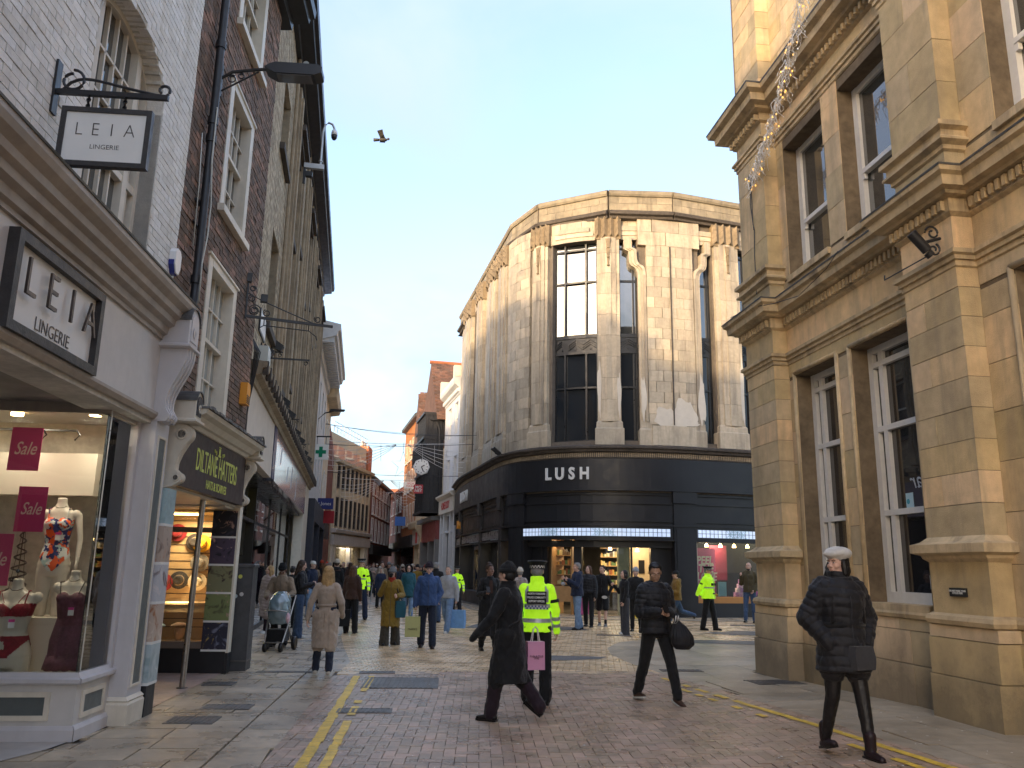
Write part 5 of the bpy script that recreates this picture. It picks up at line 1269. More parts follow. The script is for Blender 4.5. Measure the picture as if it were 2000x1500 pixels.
# transom glass strips
def tglass():
    nm='transom_glass'
    if nm in MT: return MT[nm]
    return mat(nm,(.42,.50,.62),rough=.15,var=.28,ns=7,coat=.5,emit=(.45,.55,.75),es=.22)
m_tg=tglass(); m_teal=mat('teal_lead',(.16,.36,.42),rough=.35,var=.1)
strips=[(piers[0][1]-.02,piers[1][0]-.15),(piers[1][1]+.05,sX(9.55)-.05)]
for (a,b) in strips:
    f=MB(); f.box(T,a-.1,b+.1,-.05,.05,2.66,3.20,30); f.build('transom_frame',m_blkf,deco)
    f=MB(); f.box(T,a,b,.05,.06,2.80,3.10,30); f.build('transom_glass',m_tg,deco)
    f=MB(); s=a
    while s<b: f.box(T,s,s+.018,.06,.068,2.80,3.10,1); s+=.16
    for z in (2.80,2.95,3.09): f.box(T,a,b,.06,.067,z,z+.014,30)
    f.build('leading',m_blkf,deco,kind='stuff')
    L_=b-a; cs=[a+L_*.22,a+L_*.58] if L_>4.5 else [a+L_*.5]
    f=MB()
    for c in cs:
        for d in (-.28,-.18,-.08,.08,.18,.28):
            for sg in (-1,1): f.plate(T,[(c+d-.15*sg,2.80),(c+d-.15*sg+.022,2.80),(c+d+.15*sg+.022,3.10),(c+d+.15*sg,3.10)],.066,.074)
    f.build('zigzag_leading',m_teal,deco,kind='stuff')
strl=[(.4,sb(903)-.05),(sb(903)+.45,sb(939)-.03),(sb(939)+.45,sb(977)-.03)]
for a,b in strl:
    f=MB(); f.box(T,a,b,-.02,.0,2.78,3.12,4); f.build('transom_glass',mat('transom_dull',(.22,.21,.21),rough=.3,var=.35,ns=12),deco)
    f=MB(); f.box(T,a,b,-.5,.0,0,.55,4); f.build('stall_riser',m_blkm,deco)
    f=MB(); f.box(T,a,b,-.36,-.34,.55,2.7,4); f.build('shop_pane',m_gl,deco)
# main windows and door opening
z0=.62
a,b=piers[1][1],sX(9.5)
f=MB(); f.box(T,a,b,-.4,.0,0,.50,8); f.build('stall_riser',m_blkf,deco)
f=MB(); f.box(T,a,b,-.4,-.02,.50,.72,8); f.build('window_bed',mat('orange_wood',(.42,.19,.05),rough=.4,var=.1,ns=5),deco)
f=MB(); f.box(T,a,b,-.16,-.15,.72,2.66,8); f.build('shop_pane',m_gl,deco)
f=MB(); f.box(T,a,a+.06,-.2,-.05,.72,2.66); f.box(T,b-.25,b,-.3,-.16,.72,2.66); f.build('window_jamb',m_cream,deco)
# interior: floor, rear wall, shelves
inn=MB(); inn.add([(-4,46,.02),(12,33,.02),(12,44,.02),(-1,47,.02),(.3,31.6,.02)],[(0,4,1,2,3)]); inn.build('shop_floor',mat('shop_floor',(.12,.10,.08),rough=.4,var=.2),deco)
inn=MB(); inn.box(T,.1,T.len,-4.2,-4.1,0,2.9,40); inn.build('shop_wall',mat('shop_wall_dark',(.045,.04,.035),rough=.8,var=.3,ns=2),deco)
inn=MB(); inn.box(T,.1,T.len,-4.2,-.3,2.74,2.80,40); inn.build('shop_ceiling',mat('ceil_dark',(.10,.095,.09),rough=.8),deco)
m_wood=mat('shelf_wood',(.40,.23,.10),rough=.5,var=.15,ns=6)
bay=(piers[0][1],piers[1][0])
sh=MB(); rs=random.Random(9)
for s_,e_ in ((1.0,1.06),(1.95,2.0)): MB().box(T,bay[0]+s_,bay[0]+e_,-1.2,-.45,.0,2.7,1).build('shelving_side',m_wood,deco)
MB().box(T,bay[0]+.95,bay[0]+2.0,-.55,-.45,.45,1.0,1).build('counter_front',m_wood,deco)
for z in (.75,1.05,1.4,1.75,2.1,2.45): MB().box(T,bay[0]+1.06,bay[0]+1.95,-1.2,-.7,z,z+.03,1).build('shelf',m_wood,deco); MB().box(T,bay[0]+2.9,bay[0]+4.2,-3.9,-3.5,z,z+.03,2).build('shelf',m_wood,deco)
goods=[mat('goods%d'%i,c,rough=.4,var=.1) for i,c in enumerate(((.6,.5,.25),(.15,.10,.06),(.7,.65,.55),(.35,.12,.05),(.12,.2,.08),(.55,.3,.08)))]
gd=MB()
for z in (.78,1.08,1.43,1.78,2.13): 
    s=bay[0]+1.1
    while s<bay[0]+1.9: gd.cm=rs.randrange(6); w=rs.uniform(.05,.12); gd.box(T,s,s+w,-.98,-.75,z,z+rs.uniform(.1,.22),1); s+=w+.02
    s=bay[0]+2.95
    while s<bay[0]+4.1: gd.cm=rs.randrange(6); w=rs.uniform(.05,.12); gd.box(T,s,s+w,-3.75,-3.55,z,z+rs.uniform(.1,.22),1); s+=w+.02
gd.build('shop_goods',goods,deco,kind='stuff')
# entrance frames: dark column, sliding glass leaf, cream door wall
f=MB(); 
for s,wd in ((bay[0]+.55,.08),(bay[0]+2.12,.32),(bay[0]+4.35,.06),(bay[0]+5.1,.25)):
    if s+wd<bay[1]: MB().box(T,s,s+wd,-.6,-.35,0,2.66,1).build('entrance_post',m_blkf,deco)
f=MB(); f.box(T,bay[0]-.05,bay[0]+.85,-.5,-.40,0,2.66,2); f.box(T,bay[1]-.55,bay[1],-.5,-.40,0,2.66,2); f.box(T,bay[0],bay[1],-.5,-.2,2.42,2.66,8); f.build('entrance_surround',m_blkf,deco)
f=MB(); f.box(T,bay[0]+2.5,bay[0]+4.3,-.52,-.50,.02,2.42,2); f.build('sliding_door',m_gl,deco)
f=MB(); f.box(T,bay[0]+3.9,bay[0]+4.3,-1.4,-.56,.0,2.42,2); f.build('pale_wall',mat('sage_wall',(.30,.33,.24),rough=.6,var=.05),deco)
f=MB(); f.box(T,bay[0]+4.6,bay[0]+5.6,-2.2,-2.1,.0,2.6,2); f.build('back_partition',mat('warm_wall',(.62,.50,.32),rough=.6,var=.05),deco)
f=MB(); f.box(T,bay[0]+5.0,bay[0]+5.3,-2.1,-2.07,1.5,2.0,1); f.build('picture_frame',m_black,deco)
# shop lights
lp_=MB()
spots=[(piers[1][1]+.25+.62*k,-.9,2.62) for k in range(5)]+[(bay[0]+3.6,-1.5,2.45),(bay[0]+4.8,-1.5,2.4),(bay[0]+1.5,-.9,2.6)]
for s,o,z in spots:
    f=MB(); f.lathe(tuple(T(s,o,z-.05)),[(.075,-.05),(.05,.04),(.02,.08)],10); f.build('pendant_spot',MT['lamp_glow'],deco,smooth=True)
for s,o,e in ((piers[1][1]+1.3,-1.2,22),(bay[0]+1.5,-.8,10),(bay[0]+3.6,-2.4,18),(bay[0]+4.9,-1.4,8),(strl[1][0]+1,-1.4,9),(strl[2][0]+1,-1.4,9)):
    ld=bpy.data.lights.new('deco_shop_light','AREA'); ld.energy=e; ld.size=1.0; ld.color=(1,.78,.48); lo_=bpy.data.objects.new('deco_shop_light',ld); COL.objects.link(lo_); lo_.location=T(s,o,2.68)
# window poster and display
po=thing('window_poster','tall pink PEEL THE LOVE poster in the corner shop window','poster',T(piers[1][1]+.4,-.3,.72))
pA=piers[1][1]+.02; f=MB(); f.box(T,pA,pA+.86,-.30,-.28,.74,2.45,1); f.build('banner',mat('pink_poster',(.66,.10,.27),rough=.5,var=.12,ns=2.5),po)
m_tx=mat('poster_text',(.85,.80,.66),rough=.5,var=0)
for k,wd in enumerate(('PEEL','THE','LOVE')): text(wd,.40,TX(T,pA+.43+.03*k,-.272,2.0-.29*k),po,m_tx,ext=.002,off=.014,shear=.15,sx=.82)
text('IN THE RAW\nAND THE REEL',.07,TX(T,pA+.5,-.272,1.2),po,m_tx,ext=.001)
f=MB(); f.box(T,pA+1.3,pA+2.1,-1.5,-1.45,1.3,2.6,1); f.build('red_panel',mat('maroon_panel',(.16,.015,.04),rough=.5,var=.1),deco)
rs=random.Random(4); cols=[mat('gift%d'%i,c,rough=.4,var=.3,ns=40) for i,c in enumerate(((.45,.25,.55),(.62,.42,.68),(.70,.60,.72),(.30,.05,.30)))]
k=0
for row in range(4):
    for j in range(5-row):
        s=pA+1.72+.155*j+.077*row; z=.73+.155*row
        if True:
            f=MB(); f.box(T,s,s+.145,-.52,-.38,z,z+.148,1); o=f.build('gift_box',cols[(row*2+j)%3]); tag(o,'patterned lilac gift box in the %s row of the pyramid, %s from the left'%(['bottom','second','third','top'][row],['first','second','third','fourth','fifth'][j]),'gift box','pyramid of gift boxes')
f=MB()
for j in range(7): f.ell(tuple(T(pA+2.62+.1*j,-.4-.04*(j%2),.80+.06*(j%3))),(.06,.06,.06),8,6)
tag(f.build('gift_heap',cols[3],smooth=True),'heap of dark pink wrapped gifts at the right of the window','gifts',kind='stuff')
f=MB(); f.plate(T,[(pA+2.7,1.0),(pA+3.1,1.0),(pA+3.02,1.16),(pA+2.9,1.28),(pA+2.76,1.14)],-.5,-.4); tag(f.build('wrapped_gift',m_cream),'cream wrapped gift standing on the heap of pink gifts','gift')
f=MB(); f.box(T,pA+.35,pA+.72,-.27,-.25,.74,1.3,1); tag(f.build('gift_bag',mat('pale_pink',(.7,.45,.5),rough=.5,var=.3,ns=20)),'pale pink patterned card at the foot of the pink poster','card')
f=MB(); f.box(T,pA+.95,pA+1.25,-.3,-.22,.74,1.25,1); tag(f.build('blue_box',mat('sky_box',(.22,.48,.58),rough=.5,var=.1)),'light blue box beside the pink poster','box')
f=MB(); f.ell(tuple(T(pA+.75,-.24,.79)),(.14,.09,.06),8,5); tag(f.build('yellow_bundle',mat('yellow_cloth',(.75,.42,.02),rough=.6,var=.1),smooth=True),'small yellow bundle on the window ledge','bundle')
# lettering on the fascia
sg=thing('shop_letters','raised white LUSH letters on the curved black fascia','shop sign',T(sX(2.1),.17,5.05))
for ch,x in zip('LUSH',(1.50,1.89,2.32,2.75)): text(ch,.60,TX(T,sX(x),.20,5.05),sg,m_signw,name='letter',ext=.03,off=.022,sx=.86)
sg2=thing('shop_letters','small raised white LUSH letters on the brown black side fascia','shop sign',T(sb(912),.17,5.0))
for ch,dx in zip('LUSH',(-.9,-.3,.3,.9)): text(ch,.70,TX(T,sb(913)+dx,.20,5.02),sg2,m_signw,name='letter',ext=.03,off=.022,sx=.95)
sp=thing('wall_spotlight','two black spotlights clamped above the side fascia of the corner building','wall light',T(sb(985),.3,6.2))
for k in range(2): f=MB(); f.tube([T(sb(985)+.3*k,.3,6.12),T(sb(985)+.3*k,.6,6.35)],.05,8); f.tube([T(sb(985)+.3*k,.2,6.1),T(sb(985)+.3*k,.45,6.15)],.015,5); f.build('spotlight',m_blk,sp)
al=thing('alarm_box','small orange alarm lantern on the first pier of the side shopfront','alarm box',T(sb(903)+.2,.2,3.7)); f=MB(); f.plate(T,[(sb(903)+.05,3.55),(sb(903)+.4,3.55),(sb(903)+.45,3.7),(sb(903)+.4,3.95),(sb(903)+.05,3.95)],.07,.25); f.build('housing',MT['orange_plastic'],al)
# yellow wet floor sign in the doorway
wf_=thing('wet_floor_sign','yellow folding wet floor sign in the shop doorway','floor sign',(4.55,29.6,0))
for sg_ in (-1,1):
    f=MB(); b0=Vector((4.55,29.55+.16*sg_,0)); t0=Vector((4.48,29.55,.66)); 
    q=[b0+Vector((-.15,0,0)),b0+Vector((.15,0,0)),t0+Vector((.1,0,0)),t0+Vector((-.1,0,0))]; f.add([*q,*[v+Vector((0,.012,0)) for v in q]],[(0,1,2,3),(4,5,6,7),(0,1,5,4),(1,2,6,5),(2,3,7,6),(3,0,4,7)]); f.build('leaf',mat('sign_yellow',(.75,.55,.03),rough=.4,var=.05),wf_)
# ================================================================ the street beyond
m_wpaint=mat('white_render',(.62,.62,.62),rough=.7,var=.08,ns=4,stain=.3,stcol=(.42,.42,.42))
m_timb=mat('black_timber',(.017,.017,.02),rough=.5,var=.2,ns=8)
m_tile=mat('roof_tile',(.17,.085,.055),rough=.85,rand=.25,var=.2,ns=6,col2=(.12,.07,.05))
m_terra=mat('terracotta',(.42,.14,.06),rough=.8,var=.25,ns=6)
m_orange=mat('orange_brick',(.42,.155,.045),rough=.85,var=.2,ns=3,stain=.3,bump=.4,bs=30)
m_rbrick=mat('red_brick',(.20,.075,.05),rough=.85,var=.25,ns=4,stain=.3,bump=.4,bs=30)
m_cst=mat('cream_stone',(.60,.50,.35),rough=.8,var=.15,ns=3,stain=.5,stcol=(.2,.16,.11))
m_maroon=mat('maroon_fascia',(.20,.045,.045),rough=.5,var=.1,ns=4)
g_far=glassmat('far_glass',opaque=1,back=(.035,.035,.04),refl=2.0)
def winparts(fr,parent,a,b,z0,z1,mf=None,o=.0,arch=0,bars=1,sill=True):
    w=MB(); t=.07
    w.box(fr,a,a+t,o-.1,o+.03,z0,z1); w.box(fr,b-t,b,o-.1,o+.03,z0,z1); w.box(fr,a+t,b-t,o-.1,o+.03,z1-t,z1); w.box(fr,a+t,b-t,o-.1,o+.03,z0,z0+t); w.box(fr,a+t,b-t,o-.1,o+.01,(z0+z1)/2,(z0+z1)/2+.05)
    for i in range(1,bars): s=a+(b-a)*i/bars; w.box(fr,s-.02,s+.02,o-.1,o+.005,z0+t,z1-t)
    if arch: w.plate(fr,[(a,z1)]+[((a+b)/2+(a-b)/2*math.cos(math.pi*i/8),z1+arch*math.sin(math.pi*i/8)) for i in range(1,8)]+[(b,z1)],o-.1,o+.03)
    f=w.build('window',mf or m_white,parent); g=MB(); g.box(fr,a+t,b-t,o-.06,o-.05,z0+t,z1-t); g.build('pane',g_far,f)
    if sill: s=MB(); s.box(fr,a-.08,b+.08,o-.1,o+.10,z0-.1,z0); s.build('sill',mf or m_white,f)
def shell(name,label,fr,s0,s1,z1,m,depth=9,z0=0,ops=(),cat='building',grp=None,cut=True):
    t=thing(name,label,cat,fr((s0+s1)/2,-depth/2,0),group=grp); f=MB()
    wall(f,fr,s0,s1,z0,z1,[o for o in ops],-.3,0); f.box(fr,s0,s1,-depth,-.3,z0,z1); f.build('wall',m,t); return t
# --- right side
RS=Fr(-2.98,46.7,-13.9,side=-1)
ops=[(.7,1.7,9.3,11.2),(3.0,4.0,9.3,11.2),(.7,1.7,6.2,8.0),(3.0,4.0,6.2,8.0),(.3,4.9,.2,4.6)]
wt=shell('white_building','white painted three storey building with arched windows next to the corner building',RS,.05,5.2,12.2,m_wpaint,8,ops=ops)
for a,b,z0,z1 in ops[:4]: winparts(RS,wt,a,b,z0,z1,o=-.12,arch=.35,sill=True)
f=MB(); f.ext(RS,[(-.1,11.5),(.05,11.52),(.08,11.9),(.35,12.1),(.40,12.25),(.40,12.5),(-.1,12.6)],.05,5.2); f.build('cornice',m_wpaint,wt)
f=MB()
for k in range(26): f.box(RS,.1+.2*k,.2+.2*k,.05,.2,11.65,11.85)
f.build('dentil',m_wpaint,wt,kind='stuff')
f=MB(); f.box(RS,.05,.45,-.4,.4,12.5,13.2); f.box(RS,4.8,5.2,-.4,.4,12.5,13.2); f.build('parapet_block',m_cream,wt,kind='stuff')
f=MB(); f.tube([RS(2.3,-.9,12.6),RS(2.3,-.9,13.6),RS(2.0,-.9,13.75),RS(1.2,-.9,13.9)],.22,10); f.build('chimney_pot',m_terra,wt,smooth=True)
f=MB(); f.box(RS,.1,5.1,-.1,.25,4.75,5.6); f.ext(RS,[(0,5.55),(.3,5.6),(.45,5.75),(.45,5.85),(0,5.95)],.05,5.2); f.build('shop_fascia',m_cream,wt)
text('HOME BODY',.62,TX(RS,2.6,.262,5.17,rev=True),wt,mat('red_letter',(.5,.03,.03),var=0),ext=.004,off=.008,sx=.8)
f=MB(); 
for s in (.15,1.5,3.6,4.85): f.box(RS,s,s+.22,-.2,.15,0,4.75)
f.box(RS,.15,5.0,-.2,.1,0,.5); f.box(RS,.15,5.0,-.15,.05,3.6,3.72); f.build('shopfront_frame',m_wpaint,wt)
f=MB(); f.box(RS,.3,4.9,-.1,-.09,.5,4.6); f.build('shop_pane',g_far,wt)
# black timbered house
tb=shell('timbered_house','black timber framed house with jettied oriel and steep tiled gables beside the white building',RS,5.2,13.0,9.0,m_cst,9,ops=[(6,12.2,.1,3.3)])
f=MB(); f.box(RS,5.6,9.4,.0,1.15,4.9,11.3); f.build('jetty',m_timb,tb)
f=MB()
for k in range(10): f.box(RS,5.6+.41*k,5.68+.41*k,1.15,1.22,4.95,7.3); f.box(RS,5.6+.41*k,5.68+.41*k,1.15,1.22,8.1,11.2)
for z in (4.9,7.3,8.0,9.6,11.2): f.box(RS,5.55,9.45,-.1,1.32,z,z+.14)
for k in range(4): f.box(RS,5.53,5.58,.15+.3*k,.22+.3*k,4.95,11.2)
f.build('timber_strut',m_timb,tb,kind='stuff')
f=MB(); f.box(RS,5.5,9.6,1.2,1.5,8.15,8.25); f.box(RS,5.5,9.6,1.2,1.5,9.2,9.3)
for k in range(14): f.box(RS,5.5+.31*k,5.54+.31*k,1.44,1.48,8.25,9.25)
f.build('balcony_rail',m_timb,tb)
f=MB(); f.plate(RS,[(5.5,10.9),(13.,10.9),(13.,11.1),(9.2,15.3),(8.9,15.3),(5.5,11.1)],-.2,.35); f.build('gable_wall',mat('cream_render',(.62,.52,.35),rough=.8,var=.1,ns=3),tb)
def tiledslope(fr,s0,z0,s1,z1,oa,ob,parent,rows=22):
    f=MB(); 
    for i in range(rows):
        a=i/rows; b=(i+1)/rows; ds=(s1-s0); dz=(z1-z0)
        n=26
        for j in range(n):
            o0=oa+(ob-oa)*(j+(.5 if i%2 else 0))/n; o1=o0+(ob-oa)/n*.96
            jj=ru(.0,.03); f.add([fr(s0+ds*a,o0,z0+dz*a+.05+jj),fr(s0+ds*a,o1,z0+dz*a+.05+jj),fr(s0+ds*(b+.02),o1,z0+dz*(b+.02)),fr(s0+ds*(b+.02),o0,z0+dz*(b+.02)),fr(s0+ds*a,o0,z0+dz*a-.02),fr(s0+ds*a,o1,z0+dz*a-.02)],[(0,1,2,3),(0,4,5,1)])
    return f.build('roof_tile',m_tile,parent,kind='stuff')
f=MB(); f.plate(RS,[(5.15,10.85),(9.05,15.45),(13.2,10.85)],-9,.5); f.build('roof',m_tile,tb); tiledslope(RS,5.1,10.85,9.05,15.5,.55,-9,tb,34)
f=MB(); f.tube([RS(9.05,.6,15.52),RS(9.05,-9,15.52)],.13,8); f.build('ridge',m_terra,tb)
f=MB(); f.box(RS,5.4,13,-.1,.9,10.8,10.95); f.tube([RS(5.45,.5,10.7),RS(5.45,.3,10.2),RS(5.45,.2,6)],.07,8); f.build('gutter',m_timb,tb)
f=MB(); f.box(RS,5.9,12.4,-.05,.25,3.25,4.55); f.build('maroon_fascia',m_maroon,tb)
f=MB(); f.box(RS,5.8,12.5,-.1,.6,4.5,4.75); f.box(RS,5.7,6.2,-.2,.3,0,3.3); f.box(RS,8.8,9.3,-.2,.25,0,3.3); f.box(RS,12.0,12.6,-.2,.3,0,3.3); f.build('shop_pier',mat('grey_pier',(.16,.16,.16),rough=.6,var=.1),tb)
f=MB(); f.box(RS,6.1,12.2,-.25,-.2,0,3.3); f.build('shop_pane',mat('grey_shutter',(.085,.085,.085),rough=.5,var=.2),tb)
# second gabled house, stone fronted shop, tall orange building
st2=shell('stone_shop','weathered stone shop with rusticated quoins and a carved console beyond the timbered house',RS,13.05,18.0,9.6,m_cst,9,ops=[(14.2,17.6,.1,3.2)])
for z in range(14):
    f=MB(); f.box(RS,13.0,13.0+(1.0 if z%2 else .7),-.1,.25,.36*z,.36*z+.33); f.build('quoin',m_cst,st2)
f=MB(); f.box(RS,14.1,17.8,-.05,.2,3.2,4.3); f.build('shop_fascia',mat('pale_fascia',(.5,.47,.44),rough=.5,var=.1),st2)
f=MB(); f.box(RS,15.0,15.9,.2,.22,3.3,4.1); f.build('red_panel',mat('red_letter',(.5,.03,.03)),st2)
f=MB(); f.ext(RS,[(0,4.3),(.5,4.4),(.6,4.7),(.6,4.85),(0,5.1)],13.0,18); f.build('cornice',m_cst,st2); console(RS,13.1,13.7,3.1,4.6,.5,m_cst,st2)
f=MB(); f.plate(RS,[(13.2,9.6),(18,9.6),(15.6,14.6)],-8,.45); f.build('roof',m_tile,st2); tiledslope(RS,13.15,9.6,15.6,14.65,.5,-8,st2,26)
f=MB(); f.box(RS,14.3,17.5,-.3,-.25,0,3.2); f.build('shop_pane',g_far,st2)
for s in (13.9,15.9): winparts(RS,st2,s,s+1.3,6.0,8.2,m_cream,o=.02)
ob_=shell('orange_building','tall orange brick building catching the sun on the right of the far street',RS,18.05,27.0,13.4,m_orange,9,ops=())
for k in range(4):
    for z in (4.9,7.7,10.3): winparts(RS,ob_,18.8+2.05*k,19.8+2.05*k,z,z+1.75,m_cream,o=.02)
f=MB(); f.ext(RS,[(-.1,13.2),(.35,13.3),(.4,13.5),(-4,16.2),(-9,13.4)],18,27); f.build('roof',m_lead,ob_)
f=MB(); f.box(RS,18.2,26.8,0,.3,3.1,4.0); f.build('shop_fascia',m_blkm,ob_); f=MB(); f.box(RS,18.4,26.6,-.05,.02,.3,3.1); f.build('shop_pane',g_far,ob_)
rb=shell('brick_terrace','low red brick terrace further down the right side of the street',RS,27.1,60,8.2,m_rbrick,9)
for k in range(10):
    for z in (4.6,6.4): winparts(RS,rb,28+3*k,29.1+3*k,z,z+1.3,m_white,o=.02)
f=MB(); f.ext(RS,[(.3,8.1),(.35,8.3),(-4,11),(-9,8.2)],27,60); f.build('roof',m_terra,rb); f=MB(); f.box(RS,27.3,59,0,.25,2.9,3.7); f.build('shop_fascia',m_blkm,rb)
# --- left side
DS=Fr(-8.32,33.9,-10)
ops=[(1+2.4*k,2+2.4*k,z,z+1.8) for k in range(4) for z in (5.2,8.2)]
wd=shell('white_building','tall white building with a heavy bracketed cornice beyond the long brick building',DS,.05,10,11.0,m_wpaint,9,ops=[*ops,(.8,9.4,.2,3.4)])
for a,b,z0,z1 in ops: winparts(DS,wd,a,b,z0,z1,o=-.1)
f=MB(); f.ext(DS,[(-.1,10.6),(.1,10.7),(.15,11.1),(.75,11.3),(.8,11.5),(.9,11.55),(.9,11.8),(-.1,12.0)],.0,10); f.build('cornice',m_wpaint,wd)
f=MB()
for k in range(24): f.box(DS,.1+.41*k,.3+.41*k,.1,.65,11.0,11.28)
f.build('cornice_bracket',m_wpaint,wd,kind='stuff')
f=MB(); f.box(DS,.1,9.9,-.1,.3,3.4,4.3); f.box(DS,.1,.8,-.2,.3,0,3.4); f.box(DS,4.8,5.2,-.2,.3,0,3.4); f.box(DS,9.4,9.9,-.2,.3,0,3.4); f.build('shopfront',mat('dark_front',(.03,.032,.045)),wd)
f=MB(); f.box(DS,.8,9.4,-.2,-.15,.1,3.4); f.build('shop_pane',g_far,wd)
ws=shell('stone_building','narrow brown stone building with a boxed cornice behind the white one',DS,10.05,16,10.6,m_cst,9)
for k in range(2):
    for z in (5,7.8): winparts(DS,ws,10.9+2.4*k,12+2.4*k,z,z+1.7,m_white,o=.02)
f=MB(); f.ext(DS,[(-.1,10.5),(.5,10.6),(.6,10.9),(.6,11.1),(-.1,11.2)],10,16); f.build('cornice',m_cst,ws); f=MB(); f.box(DS,10.1,16,0,.3,3.1,3.9); f.build('shop_fascia',m_blkf,ws)
# dark red brick gable house facing down the street, then the long cream building
GH=Fr(-13.4,52.9,88.5)
gb=thing('brick_gable_house','dark red brick house with tall white windows at the bend of the street','building',(-12.4,53,0))
f=MB(); f.plate(GH,[(0,0),(1.6,0),(1.6,8.9),(1.2,11.0),(0,11.4)],-1.8,0); f.build('wall',m_rbrick,gb)
for z in (4.0,7.0): winparts(GH,gb,.2,.75,z,z+2.2,o=.02); winparts(GH,gb,.9,1.45,z,z+2.2,o=.02)
f=MB(); f.box(GH,0,1.6,0,.3,2.9,3.6); f.build('shop_fascia',m_blkf,gb); f=MB(); f.box(GH,.1,1.5,.0,.05,.2,2.9); f.build('shop_pane',g_far,gb)
EB=Fr(-11.75,54.8,6)
ops=[]
for k in range(8):
    s=.42+1.04*k; ops+=[(s,s+.58,4.15,6.1),(s,s+.58,6.7,8.3)]
eb=shell('cream_building','long cream stone building with rows of tall windows on the left bend of the street',EB,0,9.0,8.6,m_cst,9,ops=ops+[(.6,8.4,.2,2.9)])
for a,b,z0,z1 in ops: winparts(EB,eb,a,b,z0,z1,m_dst,o=.045,bars=1,sill=False)
for k in range(9):
    s=.12+1.04*k; f=MB(); f.box(EB,s,s+.2,0,.08,4.0,8.3); f.build('pilaster',m_cst,eb)
f=MB(); f.ext(EB,[(-.1,3.7),(.3,3.75),(.35,3.95),(-.1,4.05)],0,9); f.box(EB,0,9,-.1,.2,2.95,3.6); f.build('shop_fascia',mat('pale_fascia',(.5,.47,.44)),eb)
f=MB(); f.ext(EB,[(-.1,8.35),(.25,8.4),(.3,8.6),(-.1,8.7)],0,9); f.build('cornice',m_cst,eb)
f=MB(); f.box(EB,.0,9,-6,-.5,8.6,10.5); f.build('roof_storey',mat('cream_render',(.62,.52,.35)),eb)
f=MB(); f.box(EB,.3,8.8,-.52,-.4,8.75,9.7); f.build('attic_glazing',glassmat('attic_glass',opaque=1,back=(.25,.27,.28),refl=1.5),eb)
f=MB(); 
for k in range(12): f.tube([EB(.2+.75*k,-.3,10.5),EB(.2+.75*k,-.3,11.2)],.02,4)
f.tube([EB(.2,-.3,11.2),EB(8.6,-.3,11.2)],.02,4); f.tube([EB(.2,-.3,10.85),EB(8.6,-.3,10.85)],.02,4); f.build('roof_rail',m_wpaint,eb)
for s in (.1,.6,4.2,7.8,8.5): MB().box(EB,s,s+.3,-.2,.1,0,2.95).build('shop_pier',m_cream,eb)
f=MB(); f.box(EB,.6,8.4,-2.6,-2.5,0,2.9); f.build('shop_interior',mat('warm_wall',(.62,.50,.32)),eb); f=MB(); f.box(EB,.6,8.4,-.3,-.28,.2,2.9); f.build('shop_pane',m_gl,eb)
f=MB(); r=random.Random(2)
for k in range(9): s=1.0+.8*k; f.box(EB,s,s+.3,-1.6,-1.2,.2,1.8); f.ell(tuple(EB(s+.15,-1.4,1.95)),(.12,.12,.15),8,6)
f.build('window_display',m_black,eb,kind='stuff')
ld=bpy.data.lights.new('shop_light','AREA'); ld.energy=60; ld.size=3; ld.color=(1,.88,.7); lo_=bpy.data.objects.new('shop_light',ld); COL.objects.link(lo_); lo_.location=EB(4.5,-1.5,2.8)
FB_=Fr(-10.75,63.9,-2)
fb=shell('red_brick_building','red brick building with rows of white windows closing the view of the street',FB_,0,14,8.3,m_rbrick,9)
for k in range(6):
    for z,h in ((3.5,1.8),(5.6,1.3),(7.1,.9)): winparts(FB_,fb,.6+2.25*k,1.7+2.25*k,z,z+h,m_white,o=.02,bars=2)
f=MB(); f.ext(FB_,[(.25,8.2),(.3,8.4),(-3,10.0),(-9,8.3)],-.1,14.1); f.build('roof',m_lead,fb)
f=MB(); f.box(FB_,.2,2.2,-1.6,-.4,8.3,10.8); f.build('chimney',m_terra,fb)
for k in range(5): f=MB(); f.lathe(tuple(FB_(.4+.4*k,-1.,10.8)),[(.13,0),(.10,.45)],8); f.build('chimney_pot',m_cream,fb)
f=MB(); f.box(FB_,0,14,0,.3,2.5,3.2); f.build('shop_fascia',m_blkm,fb); f=MB(); f.box(FB_,.3,13.8,0,.03,.2,2.5); f.build('shop_pane',g_far,fb)
gt=thing('tan_building','small tan stone building with an orange tiled roof at the very end of the street','building',(-8,92,0))
GF=Fr(-13.6,92,80); f=MB(); f.box(GF,-2,7,-8,0,0,6.6); f.build('wall',m_cst,gt); f=MB(); f.ext(GF,[(.3,6.5),(.35,6.7),(-4,10.4),(-8,6.6)],-2,7); f.build('roof',m_terra,gt)
for k in range(3): winparts(GF,gt,-1+2.4*k,.1+2.4*k,3.6,5.2,m_white,o=.02)
hh=MB(); r=random.Random(8)
for i in range(46):
    y=r.uniform(535,600); x=-.142*y+r.uniform(-40,60); h=40+r.uniform(-3,4)+ (y-560)*.12; w=r.uniform(4,8); hh.cm=r.randrange(2); hh.box(WORLD,x,x+w,y,y+6,h-18,h); hh.cm=2; hh.plate(XF((x,y,h),(1,0,0),(0,1,0)),[(0,0),(w,0),(w/2,3)],0,6)
tag(hh.build('hillside_houses',[m_cst,m_rbrick,m_terra]),'far houses scattered over the hillside at the end of the street','houses',kind='stuff')
